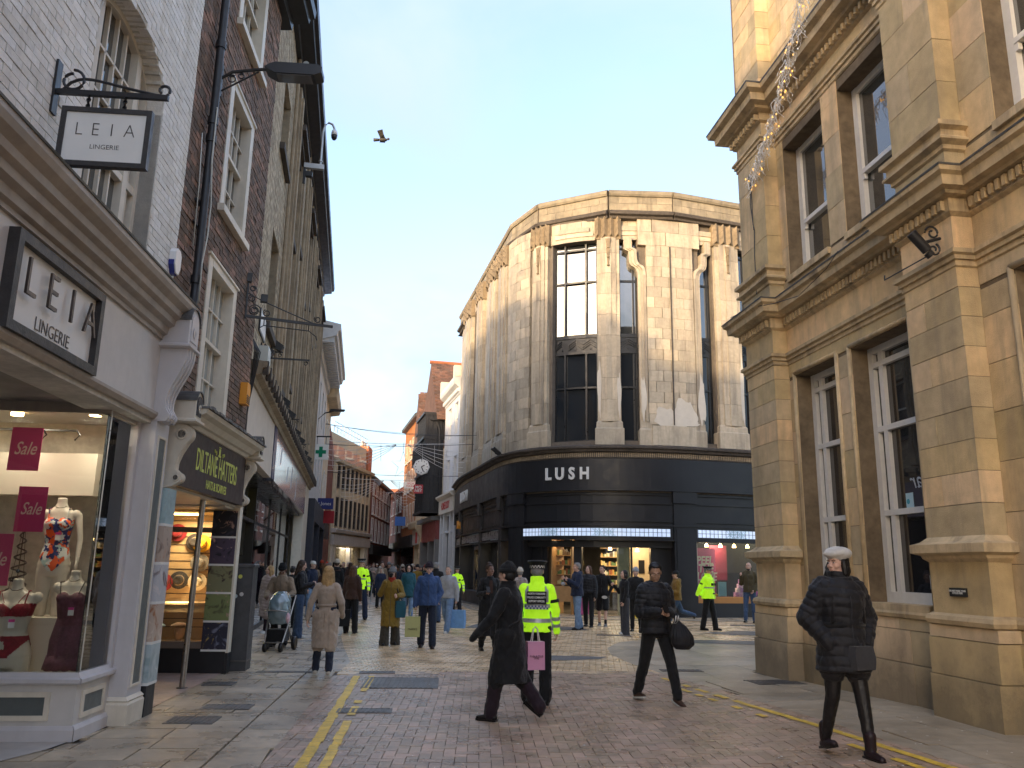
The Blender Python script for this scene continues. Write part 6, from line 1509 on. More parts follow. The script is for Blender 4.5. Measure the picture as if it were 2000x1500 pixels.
# --- signs and fittings
def hang(name,label,cat,c,w,h,t,m,build=None,az=90):
    o=thing(name,label,cat,c); X=Fr(c[0],c[1],az); f=MB(); f.box(X,-w/2,w/2,-t/2,t/2,c[2]-h/2,c[2]+h/2); f.build('board',m,o); return o,X
o,X=hang('pharmacy_sign','square white sign with a green cross projecting over the left pavement','sign',(-8.62,37,6.62),.66,.70,.08,m_signw)
f=MB(); m_grn=mat('pharmacy_green',(.0,.20,.10),rough=.4,var=0,spec=.4)
f.plate(X,[(-.08,6.38),(.08,6.38),(.08,6.54),(.24,6.54),(.24,6.70),(.08,6.70),(.08,6.86),(-.08,6.86),(-.08,6.70),(-.24,6.70),(-.24,6.54),(-.08,6.54)],.04,.06); f.build('green_cross',m_grn,o)
f=MB(); f.box(X,-.5,.42,-.02,.02,7.3,7.36); f.tube([X(-.2,0,6.97),X(-.2,0,7.3)],.015); f.tube([X(.2,0,6.97),X(.2,0,7.3)],.015); f.build('bracket',m_blk,o)
o,X=hang('optician_sign','navy blue projecting sign over a red one on the left side of the street','sign',(-9.35,41.5,4.62),.95,.55,.1,mat('navy_sign',(.02,.03,.16),rough=.4,var=0))
text('St.Jones',.24,XF(X(0,.055,4.62),X.D,(0,0,1),X.Nn),o,m_signw,ext=.002)
o,X=hang('red_hanging_sign','plain red projecting sign below the navy one','sign',(-9.3,42.2,4.0),.72,.62,.1,mat('red_sign',(.42,.03,.04),rough=.4,var=.1))
o,X=hang('money_sign','square red MO NEY sign projecting below the street clock','sign',(-5.75,51.5,6.35),.58,.56,.08,mat('red_sign',(.42,.03,.04)))
text('MO\nNEY',.25,XF(X(0,.045,6.35),X.D,(0,0,1),X.Nn),o,m_signw,ext=.002,off=.004)
o,X=hang('blue_sign','small blue projecting sign far along the right side','sign',(-8.45,64,5.0),.8,.7,.1,mat('blue_sign',(.03,.12,.4),rough=.4,var=.1))
o,X=hang('sports_sign','small white and red sign far along the right side','sign',(-7.4,62,7.6),1.2,.5,.1,m_signw)
text('SPORTS\nMARKET',.24,XF(X(0,.06,7.6),X.D,(0,0,1),X.Nn),o,mat('red_letter',(.5,.03,.03)),ext=.002)
ck=thing('street_clock','round white street clock on a black bracket before the timbered house','clock',(-5.55,51,7.68))
X=Fr(-5.55,51,90); Z=XF((-5.55,50.9,7.68),(1,0,0),(0,0,1),(0,-1,0))
f=MB(); f.lathe((0,0,0),[(.50,-.25),(.52,-.02),(.50,.0),(.42,.01)],8,fr=Z); f.build('case',m_wpaint,ck)
f=MB(); f.lathe((0,0,.012),[(.0001,0),(.43,0)],24,fr=Z); f.build('dial',m_signw,ck)
f=MB()
for k in range(12): a=math.pi*2*k/12; f.box(XF(Z(math.sin(a)*.36,math.cos(a)*.36,.018),Z.X,Z.Z,Z.Y),-.025,.025,0,.004,-.03,.03)
f.build('hour_mark',m_black,ck,kind='stuff')
for a,l in ((rad(62),.22),(rad(155),.32)): f=MB(); f.tube([Z(0,0,.03),Z(math.sin(a)*l,math.cos(a)*l,.03)],.03,4); f.build('clock_hand',m_black,ck)
f=MB(); f.tube([X(-.75,.1,8.4),X(.9,.1,8.5)],.04,6); f.tube([X(0,.1,8.1),X(0,.1,8.45)],.03); f.build('bracket',m_blk,ck)
sl_=thing('far_street_lamp','thin black street lamp arm high on the white building','street lamp',(-8.9,37.4,8.6))
X=Fr(-8.95,37.4,85); f=MB(); f.tube([X(0,0,7.5),X(0,0,8.2),X(.3,0,8.5),X(.7,0,8.6)],.03,6); f.build('arm',m_blk,sl_); f=MB(); f.plate(X,[(.5,8.58),(1.15,8.60),(1.2,8.68),(.55,8.68)],-.12,.12); f.build('lantern',m_black,sl_)
# --- festive lights over the street
m_wire=mat('white_wire',(.72,.70,.66),rough=.5,var=.05); m_dw=mat('dark_wire',(.05,.05,.055),rough=.6,var=.1)
def cat_(p,q,sag,n=14): p=Vector(p); q=Vector(q); return [p.lerp(q,i/n)-Vector((0,0,sag*4*(i/n)*(1-i/n))) for i in range(n+1)]
xl=lambda y:-8.3-.18*(y-34)+.3 if y<50 else -11.3
xr=lambda y:-2.98-.247*(y-46.7)-.2 if y>46.7 else -3.0-(y-46.7)*.22
def garland(y,z,label,star=True):
    t=thing('festive_lights',label,'festive lights',((xl(y)+xr(y))/2,y,z),group='festive light frames strung over the street')
    a=xl(y); b=xr(y); c=(a+b)/2; f=MB(); w=b-a
    for sg in (-1,1):
        e=a if sg<0 else b
        for k in range(5):
            pts=[]
            for i in range(13):
                u=i/12; x=e+(c-e)*u*.92; zz=z-.16*k*(1-u)**.8*1.6+.75*(math.sin(u*math.pi*.5))**2*.4-.5*math.sin(u*math.pi)*(.25+.12*k)
                pts.append((x,y+.05*k,zz))
            f.tube(pts,.010,4)
        for k in range(5):
            u=.08+.16*k; x=e+(c-e)*u; f.tube([(x,y,z+.3),(x,y+.2,z-.95+u*.6)],.009,4)
    f.tube(cat_((a,y,z+.45),(b,y,z+.45),.12),.014,4)
    f.build('light_frame',m_wire,t,kind='stuff')
    if star:
        P=[]
        for i in range(11): r_=.62 if i%2==0 else .24; an=math.pi*2*i/10; P.append((c+.1+r_*math.sin(an),y,z-.75+r_*math.cos(an)*1.15))
        f=MB(); f.tube(P,.010,4); f.tube([(c+.1,y,z+.4),(c+.1,y,z)],.01,4); f.build('star',m_dw if y<45 else m_wire,t)
garland(41,7.3,'nearest white light frame over the street with a hanging star')
garland(55,6.9,'second white light frame over the street in front of the cream building',False)
garland(68,7.2,'farthest small light frame over the street',False)
for i,(y,z0,z1,sg) in enumerate(((38,8.1,7.7,.25),(39.5,7.35,7.5,.12),(43,6.4,6.3,.1))):
    t=thing('overhead_wire',['uppermost dark wire across the far street','thin wire just under the uppermost one','lowest dark wire across the far street'][i],'cable',((xl(y)+xr(y))/2,y,z0))
    f=MB(); f.tube(cat_((xl(y),y,z0),(xr(y),y,z1),sg,20),.011,4); f.tube(cat_((xl(y),y,z0-.03),(xr(y),y,z1-.02),sg*.7,20),.008,4); f.build('wire',m_dw,t)
# icicle lights hanging from the bank's cornice
ic=thing('icicle_lights','tangled string of white and amber icicle lights hanging from the bank cornice','festive lights',R(1.5,.4,9))
A=R(4.2,.55,10.3); B=R(.72,.03,8.55); pts=cat_(A,B,.35,26); f=MB(); f.cm=0; f.tube(pts,.010,4); r=random.Random(11)
tw=MB()
for p in pts:
    for k in range(9):
        q=Vector(p)+Vector((r.uniform(-.05,.05),r.uniform(-.1,.1),0)); L_=[q]; n=r.randint(3,7)
        for j in range(n): q=q+Vector((r.uniform(-.05,.05),r.uniform(-.05,.05),-r.uniform(.02,.075))); L_.append(q)
        tw.cm=0; tw.tube(L_,.005,3)
        if r.random()<.4: tw.cm=1 if r.random()<.5 else 2; tw.ell(tuple(L_[r.randrange(len(L_))]),(.013,.013,.02),5,4)
f.build('cord',m_wire,ic); tw.build('light_twig',[m_wire,mat('amber_bulb',(.8,.45,.08),rough=.3,emit=(1,.5,.1),es=.4,var=0),mat('clear_bulb',(.75,.78,.8),rough=.2,var=0)],ic,kind='stuff')
f=MB(); q=Vector(B); f.ell(tuple(q),(.05,.05,.07),7,5); f.tube([q,q+Vector((.0,0,-.9)),q+Vector((.02,-.0,-1.0)),q+Vector((0,0,-1.5)),q+Vector((0.0,0,-2.2))],.009,4); f.tube([q,q+Vector((-.03,.0,-.5)),q+Vector((.01,0,-1.0))],.009,4); f.build('plug_cable',m_dw,ic)
# long cable over the bank's lower cornice
cbm_=thing('loose_cable','loose thin cable sagging along the lower cornice of the bank','cable',R(2.5,.3,5.8)); f=MB(); f.tube([R(.2,.31,6.06),R(1.0,.3,6.0),R(1.7,.2,5.85),R(2.4,.12,5.75),R(3.2,.08,5.9),R(3.6,.12,6.0)],.007,4); f.build('cable',m_dw,cbm_)
# pigeon in flight
bd=thing('pigeon','dark pigeon flying over the street with raised wings','bird',(-4.28,24,14.99))
f=MB(); P=(-4.28,24,14.99); f.ell(P,(.15,.07,.06),10,7); f.ell((P[0]+.17,P[1],P[2]+.03),(.045,.04,.04),8,6); f.plate(XF((P[0],P[1],P[2]),(1,0,0),(0,1,0)),[(-.13,-.03),(-.30,-.05),(-.30,.03),(-.13,.02)],-.04,.04); f.build('body',mat('feather_dark',(.06,.055,.05),rough=.8,var=.3,ns=30),bd,smooth=True)
for sg in (-1,1):
    f=MB(); f.add([(P[0]+.08,P[1]+.05*sg,P[2]+.03),(P[0]-.08,P[1]+.05*sg,P[2]+.02),(P[0]-.16,P[1]+.26*sg,P[2]+(.17 if sg<0 else .05)),(P[0]+.02,P[1]+.30*sg,P[2]+(.20 if sg<0 else .06)),(P[0]+.04,P[1]+.18*sg,P[2]+.10),(P[0]+.0,P[1]+.16*sg,P[2]+.07)],[(0,1,5,4),(1,2,3,4),(1,4,5)]) 
    f.build('wing',MT['feather_dark'],bd)

# --- the street behind the viewer, added out of view to block low sky glow in the windows
for i,(x,y,az,sd,h,m,lab) in enumerate(((-6.5,-7.2,-168,-1,8.6,m_rbrick,'red brick building behind the viewer on the left, out of view, added to block low glow'),(9.5,-8.5,158,1,9.0,m_cst,'stone building behind the viewer on the right, out of view, added to block low glow'),(-22,-62,90,-1,9.0,m_wpaint,'added unseen pale building across the end of the street behind the viewer'))):
    F_=Fr(x,y,az,side=sd); ln=26 if i<2 else 36
    ops=[(1.2+3*k,2.5+3*k,z,z+1.8) for k in range(int(ln/3)-1) for z in (4.6,7.6)]
    t=shell(['brick_building','stone_building','rendered_building'][i],lab,F_,0,ln,h,m,8,ops=ops)
    for a,b,z0,z1 in ops: winparts(F_,t,a,b,z0,z1,m_white,o=-.12,sill=False)
    f=MB(); f.box(F_,0,ln,0,.25,3.1,3.9); f.build('shop_fascia',m_blkf,t); f=MB(); f.box(F_,.3,ln-.3,0,.03,.3,3.1); f.build('shop_pane',g_far,t)
# ================================================================ people
def prim_mesh(prims):
    m=MB()
    for p in prims:
        if p[0]=='c':      # tapered capsule
            _,a,b,r0,r1=p[:5]; n=p[5] if len(p)>5 else 10; a=Vector(a); b=Vector(b); d=(b-a); L_=d.length
            if L_<1e-6: d=Vector((0,0,1))
            d.normalize(); up=Vector((0,0,1)) if abs(d.z)<.9 else Vector((1,0,0)); x=d.cross(up).normalized(); y=d.cross(x)
            ring=[]; 
            for k in range(4): t=math.pi/2*(k+.25)/4; ring.append((a-d*r0*math.cos(t),r0*math.sin(t)))
            ring.append((a,r0)); ring.append((b,r1))
            for k in range(3,-1,-1): t=math.pi/2*(k+.25)/4; ring.append((b+d*r1*math.cos(t),r1*math.sin(t)))
            vs=[];fs=[]
            for c,r in ring: vs+=[c+x*r*math.cos(2*math.pi*j/n)+y*r*math.sin(2*math.pi*j/n) for j in range(n)]
            for i in range(len(ring)-1):
                for j in range(n): fs.append((i*n+j,i*n+(j+1)%n,(i+1)*n+(j+1)%n,(i+1)*n+j))
            fs+=[tuple(range(n-1,-1,-1)),tuple((len(ring)-1)*n+j for j in range(n))]; m.add(vs,fs)
        elif p[0]=='e':    # ellipsoid (centre, radii[, matrix])
            M=p[3] if len(p)>3 else None; c=Vector(p[1])
            f=(lambda a,b,d:c+M@Vector((a,b,d))) if M is not None else (lambda a,b,d:c+Vector((a,b,d)))
            m.ell((0,0,0),p[2],14,9,fr=f)
        elif p[0]=='l':    # loft of ellipses (centre, rx, ry)
            R_=p[1]; n=p[2] if len(p)>2 else 18; vs=[];fs=[]
            for c,rx,ry in R_: vs+=[Vector(c)+Vector((rx*math.cos(2*math.pi*j/n),ry*math.sin(2*math.pi*j/n),0)) for j in range(n)]
            for i in range(len(R_)-1):
                for j in range(n): fs.append((i*n+j,i*n+(j+1)%n,(i+1)*n+(j+1)%n,(i+1)*n+j))
            fs+=[tuple(range(n-1,-1,-1)),tuple((len(R_)-1)*n+j for j in range(n))]; m.add(vs,fs)
        elif p[0]=='b':    # box (centre, half sizes[, matrix])
            M=p[3] if len(p)>3 else Matrix.Identity(3); c=Vector(p[1]); h=p[2]
            m.box(lambda a,b,d:c+M@Vector((a,b,d)),-h[0],h[0],-h[1],h[1],-h[2],h[2],1)
    return m
def blob(prims,vox,sm_=3):
    m=prim_mesh(prims); me=bpy.data.meshes.new('t'); me.from_pydata([tuple(v) for v in m.v],[],m.f)
    bm=bmesh.new(); bm.from_mesh(me); bmesh.ops.recalc_face_normals(bm,faces=bm.faces); bm.to_mesh(me); bm.free()
    o=bpy.data.objects.new('t',me)
    r=o.modifiers.new('r','REMESH'); r.mode='VOXEL'; r.voxel_size=vox
    if sm_: s=o.modifiers.new('s','SMOOTH'); s.factor=.5; s.iterations=sm_
    ev=evalmesh(o)
    n=len(ev.vertices); co=np.empty(n*3); ev.vertices.foreach_get('co',co); co=co.reshape(-1,3)
    fc=[tuple(q.vertices) for q in ev.polygons]
    nv=np.empty(n*3); ev.vertices.foreach_get('normal',nv) if False else None
    nn=np.array([tuple(v.vector) for v in ev.vertex_normals]) if n else np.zeros((0,3))
    bpy.data.meshes.remove(me); bpy.data.meshes.remove(ev)
    return co,fc,nn
def wob(co,f,a,seed=0):
    s=seed*1.7; x,y,z=co[:,0]*f,co[:,1]*f,co[:,2]*f
    return a*(np.sin(x*1.3+1.7*np.sin(z*.8+s)+s)+np.sin(y*1.7+1.3*np.sin(x+z*.6+s*2))+np.sin(z*1.1+1.9*np.sin(y*1.2+s)))/3
def meshobj(name,co,fc,m,parent,smooth=True,tr=None):
    me=bpy.data.meshes.new(name); me.from_pydata(co.tolist() if hasattr(co,'tolist') else co,[],fc); me.materials.append(m)
    if smooth: me.polygons.foreach_set('use_smooth',[True]*len(me.polygons))
    o=bpy.data.objects.new(name,me); COL.objects.link(o)
    if parent is not None: o.parent=parent
    return o
_HEAD={}
def head_tpl(kind,vox):
    k=(kind,vox)
    if k in _HEAD: return _HEAD[k]
    w=1.0 if kind=='m' else .93
    P=[('e',(0,.012,.022),(.074*w,.094,.090)),('e',(0,-.030,-.040),(.058*w,.060,.074)),('e',(0,-.066,-.098),(.024*w,.020,.018)),
       ('c',(0,-.088,.012),(0,-.106,-.026),.007,.011),('e',(-.011,-.098,-.030),(.008,.009,.007)),('e',(.011,-.098,-.030),(.008,.009,.007)),
       ('c',(-.034*w,-.078,.020),(.034*w,-.078,.020),.0095,.0095),('e',(-.036*w,-.062,-.028),(.024,.022,.024)),('e',(.036*w,-.062,-.028),(.024,.022,.024)),
       ('e',(-.076*w,.012,-.012),(.010,.018,.030)),('e',(.076*w,.012,-.012),(.010,.018,.030)),('c',(-.017,-.086,-.062),(.017,-.086,-.062),.008,.008),
       ('c',(0,.018,-.06),(0,.030,-.20),.055*w,.060*w),('c',(-.045*w,-.02,-.07),(-.02,-.055,-.095),.016,.014),('c',(.045*w,-.02,-.07),(.02,-.055,-.095),.016,.014)]
    _HEAD[k]=blob(P,vox,2); return _HEAD[k]
_HAND={}
def hand_tpl(kind,vox):
    k=(kind,vox)
    if k in _HAND: return _HAND[k]
    P=[('e',(0,0,-.042),(.036,.015,.050)),('c',(0,0,.03),(0,0,-.02),.026,.024)]
    curl={'relax':.45,'grip':1.35,'flat':.15}[kind]
    for i,(x,l) in enumerate(((.030,.070),(.010,.079),(-.011,.074),(-.030,.058))):
        p=Vector((x,0,-.080)); a=0; 
        for j,f in enumerate((.46,.31,.23)):
            a+=curl*(.75 if j==0 else 1); q=p+Vector((x*.12*(1 if j==0 else 0),-math.sin(a)*l*f,-math.cos(a)*l*f)); P.append(('c',p,q,.0088-.0008*j,.0082-.0008*j,7)); p=q
    t=Vector((.030,-.004,-.030)); q=t+Vector((.026,-.012,-.030)); P.append(('c',t,q,.012,.010,7)); P.append(('c',q,q+Vector((.004 if kind!='grip' else -.018,-.014,-.028)),.010,.008,7))
    _HAND[k]=blob(P,vox,1); return _HAND[k]
def xform(tpl,O,X,Y,Z,s=1.0):
    co,fc,nn=tpl; A=np.array([X,Y,Z],float)
    c=np.array(O)[None]+s*(co@A); 
    det=np.linalg.det(A)
    return c,([tuple(reversed(f)) for f in fc] if det<0 else fc)
def rot(ax,a): return Matrix.Rotation(rad(a),3,ax)
SK=dict(light=mat('skin_light',(.60,.37,.28),rough=.5,var=.06,ns=30,hue=0),mid=mat('skin_mid',(.43,.25,.165),rough=.5,var=.06,ns=30),dark=mat('skin_brown',(.23,.125,.085),rough=.5,var=.06,ns=30))
HM=dict(black=mat('hair_black',(.008,.007,.007),rough=.45,var=.3,ns=60),brown=mat('hair_brown',(.045,.022,.012),rough=.5,var=.35,ns=60),blond=mat('hair_blond',(.42,.26,.11),rough=.5,var=.35,ns=60,col2=None),grey=mat('hair_grey',(.22,.21,.20),rough=.6,var=.3,ns=60),auburn=mat('hair_auburn',(.10,.045,.022),rough=.5,var=.3,ns=60))
def cloth(nm,c,rough=.85,**k): return mat('cloth_'+nm,c,rough=rough,var=k.pop('var',.16),ns=k.pop('ns',7),bump=k.pop('bump',.5),bs=k.pop('bs',220),sheen=k.pop('sheen',.15),spec=k.pop('spec',.3),**k)
C_=dict(black=cloth('black',(.012,.012,.013)),nylon=cloth('nylon_black',(.011,.011,.014),rough=.58,bump=.35,spec=.35,sheen=.1),navy=cloth('navy',(.018,.026,.055)),blue=cloth('blue',(.035,.075,.19),rough=.6),
 jean=cloth('jean',(.05,.085,.16),var=.3,ns=14),ljean=cloth('light_jean',(.17,.26,.40),var=.3,ns=14),djean=cloth('dark_jean',(.018,.024,.042),var=.2,ns=14),tan=cloth('tan',(.40,.315,.245),rough=.95,sheen=.4),mustard=cloth('mustard',(.235,.145,.022),rough=.7),
 teal=cloth('teal',(.015,.085,.115),rough=.6),brown=cloth('brown',(.055,.028,.020)),olive=cloth('olive',(.070,.058,.030)),ochre=cloth('ochre',(.20,.115,.028)),grey=cloth('grey',(.16,.16,.165)),lgrey=cloth('light_grey',(.36,.37,.39)),
 camel=cloth('camel',(.235,.175,.120)),pinkbeige=cloth('pink_beige',(.42,.32,.28),rough=.6),white=cloth('white',(.60,.58,.54)),dkgrn=cloth('dark_green',(.02,.035,.025)),dgrey=cloth('dark_grey',(.045,.045,.05)),plum=cloth('plum',(.022,.012,.018)),
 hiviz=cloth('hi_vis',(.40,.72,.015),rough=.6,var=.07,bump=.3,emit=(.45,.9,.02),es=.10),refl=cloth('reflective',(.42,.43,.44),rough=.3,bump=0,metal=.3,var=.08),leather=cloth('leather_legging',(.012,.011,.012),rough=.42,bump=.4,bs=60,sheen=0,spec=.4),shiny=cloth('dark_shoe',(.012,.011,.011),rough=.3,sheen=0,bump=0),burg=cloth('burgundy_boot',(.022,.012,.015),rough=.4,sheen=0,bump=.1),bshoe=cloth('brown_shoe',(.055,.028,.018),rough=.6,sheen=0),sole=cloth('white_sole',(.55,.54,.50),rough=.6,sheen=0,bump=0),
 red=cloth('red',(.35,.04,.02)),cream=cloth('cream',(.50,.44,.36)),taupe=cloth('taupe_wide',(.065,.055,.042)),sock=cloth('sock',(.02,.02,.02)),patt=cloth('patterned',(.32,.27,.24),var=.5,ns=22))
m_eye=mat('eye_white',(.6,.58,.55),rough=.3,var=0); m_iris=mat('eye_dark',(.02,.012,.01),rough=.2,var=0); m_lip=mat('lips',(.30,.09,.08),rough=.5,var=0)
m_glasses=mat('spectacle_black',(.01,.01,.01),rough=.3,var=0); 
def person(label,x,y,face=0,H=1.75,sex='m',skin='light',hair=('short','black'),hat=None,
           top=('jacket','black'),trou=('slim','black'),shoe='shiny',legL=(0,0),legR=(0,0),armL=(0,8,10),armR=(0,8,10),
           lean=0,yaw=0,pitch=0,fat=1.0,res=1,group='people in the street',handL='relax',handR='relax',extra=None,armLv=None,armRv=None,legout=3,footL=0,footR=0,name='person'):
    """a figure: one continuous skin mesh, clothing and hair as children. Faces -Y before 'face' turns it."""
    k=H/1.75; vox={3:.008,2:.011,1:.016,0:.026}[res]
    lean_=lambda z:(-(max(0,z-.93))*math.tan(rad(lean)))
    S_={}
    hipz=.93; shz=1.415; shw=(.182 if sex=='m' else .162)*(1+(fat-1)*.5)
    # legs
    J={}
    for sd,(a,b),ft in ((1,legL,footL),(-1,legR,footR)):
        hp=Vector((.088*sd,0,hipz)); a_,b_=rad(a),rad(a-b); o=math.sin(rad(legout))*sd
        kn=hp+Vector((o,-math.sin(a_),-math.cos(a_))).normalized()*.435; an=kn+Vector((o*.4,-math.sin(b_),-math.cos(b_))).normalized()*.415
        J[sd]=(hp,kn,an,ft)
    low=min(J[s][2].z-.085*max(.3,math.cos(rad(abs(J[s][3]))))-(.10*math.sin(rad(max(0,-J[s][3]))) if J[s][3]<0 else 0) for s in J)
    dz=-low
    for s in J: h,kk,a,f=J[s]; J[s]=tuple(v+Vector((0,0,dz)) for v in (h,kk,a))+(f,)
    hipz+=dz; shz+=dz
    Ln=lambda z:-(max(0,z-hipz))*math.tan(rad(lean))
    # arms
    A={}
    for sd,arm,av in ((1,armL,armLv),(-1,armR,armRv)):
        sh=Vector((shw*sd,Ln(shz)+.01,shz-.01))
        if av: el=sh+Vector((av[0][0]*sd,av[0][1],av[0][2])).normalized()*.285; wr=el+Vector((av[1][0]*sd,av[1][1],av[1][2])).normalized()*.25
        else:
            f,o,e=arm; d=Vector((math.sin(rad(o))*sd,-math.sin(rad(f)),-math.cos(rad(f))*math.cos(rad(o)))).normalized(); el=sh+d*.285
            g=f+e; d2=Vector((math.sin(rad(o*.3))*sd,-math.sin(rad(g)),-math.cos(rad(g)))).normalized(); wr=el+d2*.25
        A[sd]=(sh,el,wr)
    t=thing(name,label,'person',(x,y,G(x,y)),group); t['_loc']=(0,0,0); t.rotation_euler=(0,0,rad(face)); t.scale=(k,k,k)
    # head frame
    hc=Vector((0,Ln(shz+.2)-.012,shz+.212)); Rh=rot('Z',yaw)@rot('X',-pitch) if False else Matrix.Rotation(rad(yaw),3,'Z')@Matrix.Rotation(rad(pitch),3,'X')
    X,Y,Z=(Rh@Vector(v) for v in ((1,0,0),(0,1,0),(0,0,1)))
    H_=lambda a,b,c: hc+Rh@Vector((a,b,c))
    hv={3:.0048,2:.006,1:.009,0:.015}[res]
    co,fc=xform(head_tpl(sex,hv),hc,X,Y,Z)
    cs=[co]; fs=list(fc); nb=len(co)
    # body under the clothes, hands
    bp=[('l',[((0,Ln(z),z),rx*fat,ry*fat) for z,rx,ry in ((hipz-.08,.13,.10),(hipz+.02,.145,.11),(hipz+.2,.12,.095),(hipz+.38,.15,.11),(shz-.04,.15,.09),(shz+.03,.07,.06),(shz+.07,.052,.052))],12)]
    for s in (1,-1):
        hp,kn,an,_f=J[s]; bp+=[('c',hp,kn,.075*fat,.048),('c',kn,an,.048,.034)]
        sh,el,wr=A[s]; bp+=[('c',sh,el,.042,.034),('c',el,wr,.033,.024)]
    c2,f2,_=blob(bp,.026,1); fs+=[tuple(i+nb for i in q) for q in f2]; nb+=len(c2); cs.append(c2)
    hs_={3:.0048,2:.0055,1:.010,0:.016}[res]
    for s,hk in ((1,handL),(-1,handR)):
        if hk in (None,'pocket'): continue
        sh,el,wr=A[s]; d=(wr-el).normalized(); fz=-d
        if abs(d.z)>.55: fx=Vector((0,-1,0)); fx=(fx-fz*fx.dot(fz)).normalized(); fy=fz.cross(fx); 
        else: fx=Vector((-s*.35,0,1)); fx=(fx-fz*fx.dot(fz)).normalized(); fy=fz.cross(fx)
        if s<0: fy=-fy
        kk_,hh=('relax',hs_) if hk=='relax' else (hk,hs_)
        c3,f3=xform(hand_tpl(kk_,hh),wr+d*.005,fx,fy,fz,1.0); 
        if hk=='relax' or hk in('grip','flat'): fs+=[tuple(i+nb for i in q) for q in f3]; nb+=len(c3); cs.append(c3)
    meshobj('body',np.vstack(cs),fs,SK[skin],t)
    # face
    if res>=1:
        for s in (1,-1):
            f=MB(); f.ell((0,0,0),(.013,.006,.0055),8,5,fr=lambda a,b,c:H_(.029*s+a,-.083+b,.002+c)); e=f.build('eye',m_eye,t,smooth=True)
            f=MB(); f.ell((0,0,0),(.0058,.004,.0055),7,5,fr=lambda a,b,c:H_(.029*s+a,-.0872+b,.002+c)); f.build('iris',m_iris,e,smooth=True)
            f=MB(); f.tube([H_(.014*s,-.0885,.021),H_(.03*s,-.0885,.027),H_(.046*s,-.080,.021)],.0035,5); f.build('eyebrow',HM[hair[1]] if hair[1] in HM else HM['brown'],t)
        f=MB(); f.tube([H_(-.020,-.088,-.0625),H_(-.006,-.0945,-.060),H_(.006,-.0945,-.060),H_(.020,-.088,-.0625)],.0036,5); f.build('mouth',m_lip,t,smooth=True)
    # hair
    hm=HM.get(hair[1],HM['black']); hp_=[]; st_=hair[0]
    if st_!='bald':
        big=1.0 if st_ not in('long','longwave') else 1.04
        hp_=[('e',(0,.026,.036),(.083*big,.090*big,.086)),('e',(0,.045,-.01),(.078*big,.068,.075))]
        if st_=='short': hp_+= [('e',(0,-.035,.092),(.055,.035,.022))]
        if st_ in('long','longwave'):
            L_=hair[2] if len(hair)>2 else .30
            hp_+=[('c',(.045,.055,-.02),(.05,.075,-L_),.05,.035),('c',(-.045,.055,-.02),(-.05,.075,-L_),.05,.035),('c',(0,.07,-.02),(0,.085,-L_-.02),.055,.035)]
            for s in (1,-1): hp_+=[('c',(.072*s,.0,.02),(.088*s,.02,-.16),.022,.028)]
        if st_=='bun': hp_+=[('e',(0,.05,.115),(.05,.05,.045)),('e',(0,-.03,.085),(.05,.04,.025))]
        if st_=='bob': hp_+=[('e',(0,.05,-.06),(.085,.06,.08)),('c',(.075,-.01,.0),(.078,.0,-.09),.022,.024),('c',(-.075,-.01,.0),(-.078,.0,-.09),.022,.024)]
        c4,f4,n4=blob(hp_,max(hv,.006),2)
        ang=np.arctan2(c4[:,1],c4[:,0]); c4=c4+n4*((.0028*np.sin(ang*34+c4[:,2]*18)+.002*np.sin(ang*71))[:,None])
        c4=np.array(hc)[None]+c4@np.array([X,Y,Z]); meshobj('hair',c4,f4,hm,t)
    if hat: build_hat(hat,t,H_,hv,X,Y,Z,hc)
    # trousers
    tk,tc_=trou[:2]; W_={'slim':(.100,.074,.060),'straight':(.106,.084,.080),'wide':(.105,.098,.118),'legging':(.098,.064,.046),'shorts':(.105,.095,.07)}[tk]
    P=[('l',[((0,Ln(z),z),rx*fat,ry*fat) for z,rx,ry in ((hipz-.10,.135,.105),(hipz+.03,.158,.12),(hipz+.14,.145,.112))],16)]
    for s in (1,-1):
        hp,kn,an,_f=J[s]
        if tk=='shorts': P+=[('c',hp+Vector((0,0,-.02)),kn+Vector((0,0,.02)),W_[0],W_[1])]; continue
        e=an+(an-kn).normalized()*(-.0 if tk!='wide' else .045)
        P+=[('c',hp+Vector((0,0,-.02)),kn,W_[0],W_[1]),('c',kn,e,W_[1],W_[2])]
    c5,f5,n5=blob(P,vox*1.1,2)
    d=wob(c5,38,.007 if tk!='legging' else .002,x)+wob(c5,75,.003,y); zf=np.clip((hipz-.12-c5[:,2])/.6,.0,1.3); c5=c5+n5*(d*zf)[:,None]
    meshobj('trousers' if tk!='shorts' else 'shorts',c5,f5,C_[tc_],t)
    if tk=='shorts':
        for s in (1,-1): hp,kn,an,_f=J[s]; c6,f6,_=blob([('c',kn,an,.05,.036),('e',kn.lerp(an,.3)+Vector((0,.015,0)),(.05,.055,.09))],vox,1); meshobj('calf',c6,f6,SK[skin],t); c6,f6,_=blob([('c',an+Vector((0,0,.08)),an,.042,.04)],vox,1); meshobj('sock',c6,f6,C_['sock'],t)
    # shoes
    for s in (1,-1):
        hp,kn,an,ft=J[s]; M=Matrix.Rotation(rad(ft),3,'X')   # positive lifts the toe
        q=lambda a,b,c: an+M@Vector((a+.02*s*(-b*2 if b<0 else 0),b,c))
        P=[('c',q(0,.045,-.045),q(0,-.02,-.045),.040,.042),('c',q(0,-.02,-.05),q(0,-.145,-.060),.043,.032),('c',q(0,.01,.0),q(0,.0,-.05),.042,.043)]
        if shoe in('burg','boot'): P.append(('c',an+Vector((0,0,.10)),q(0,.005,0),.052,.048))
        c6,f6,_=blob(P,vox,1); c6[:,2]=np.where(ft==0,np.maximum(c6[:,2],an.z-.083),c6[:,2])
        so_=meshobj('shoe',c6,f6,C_['shiny' if shoe=='boot' else ('bshoe' if shoe=='bshoe' else (shoe if shoe in C_ else 'shiny'))],t)
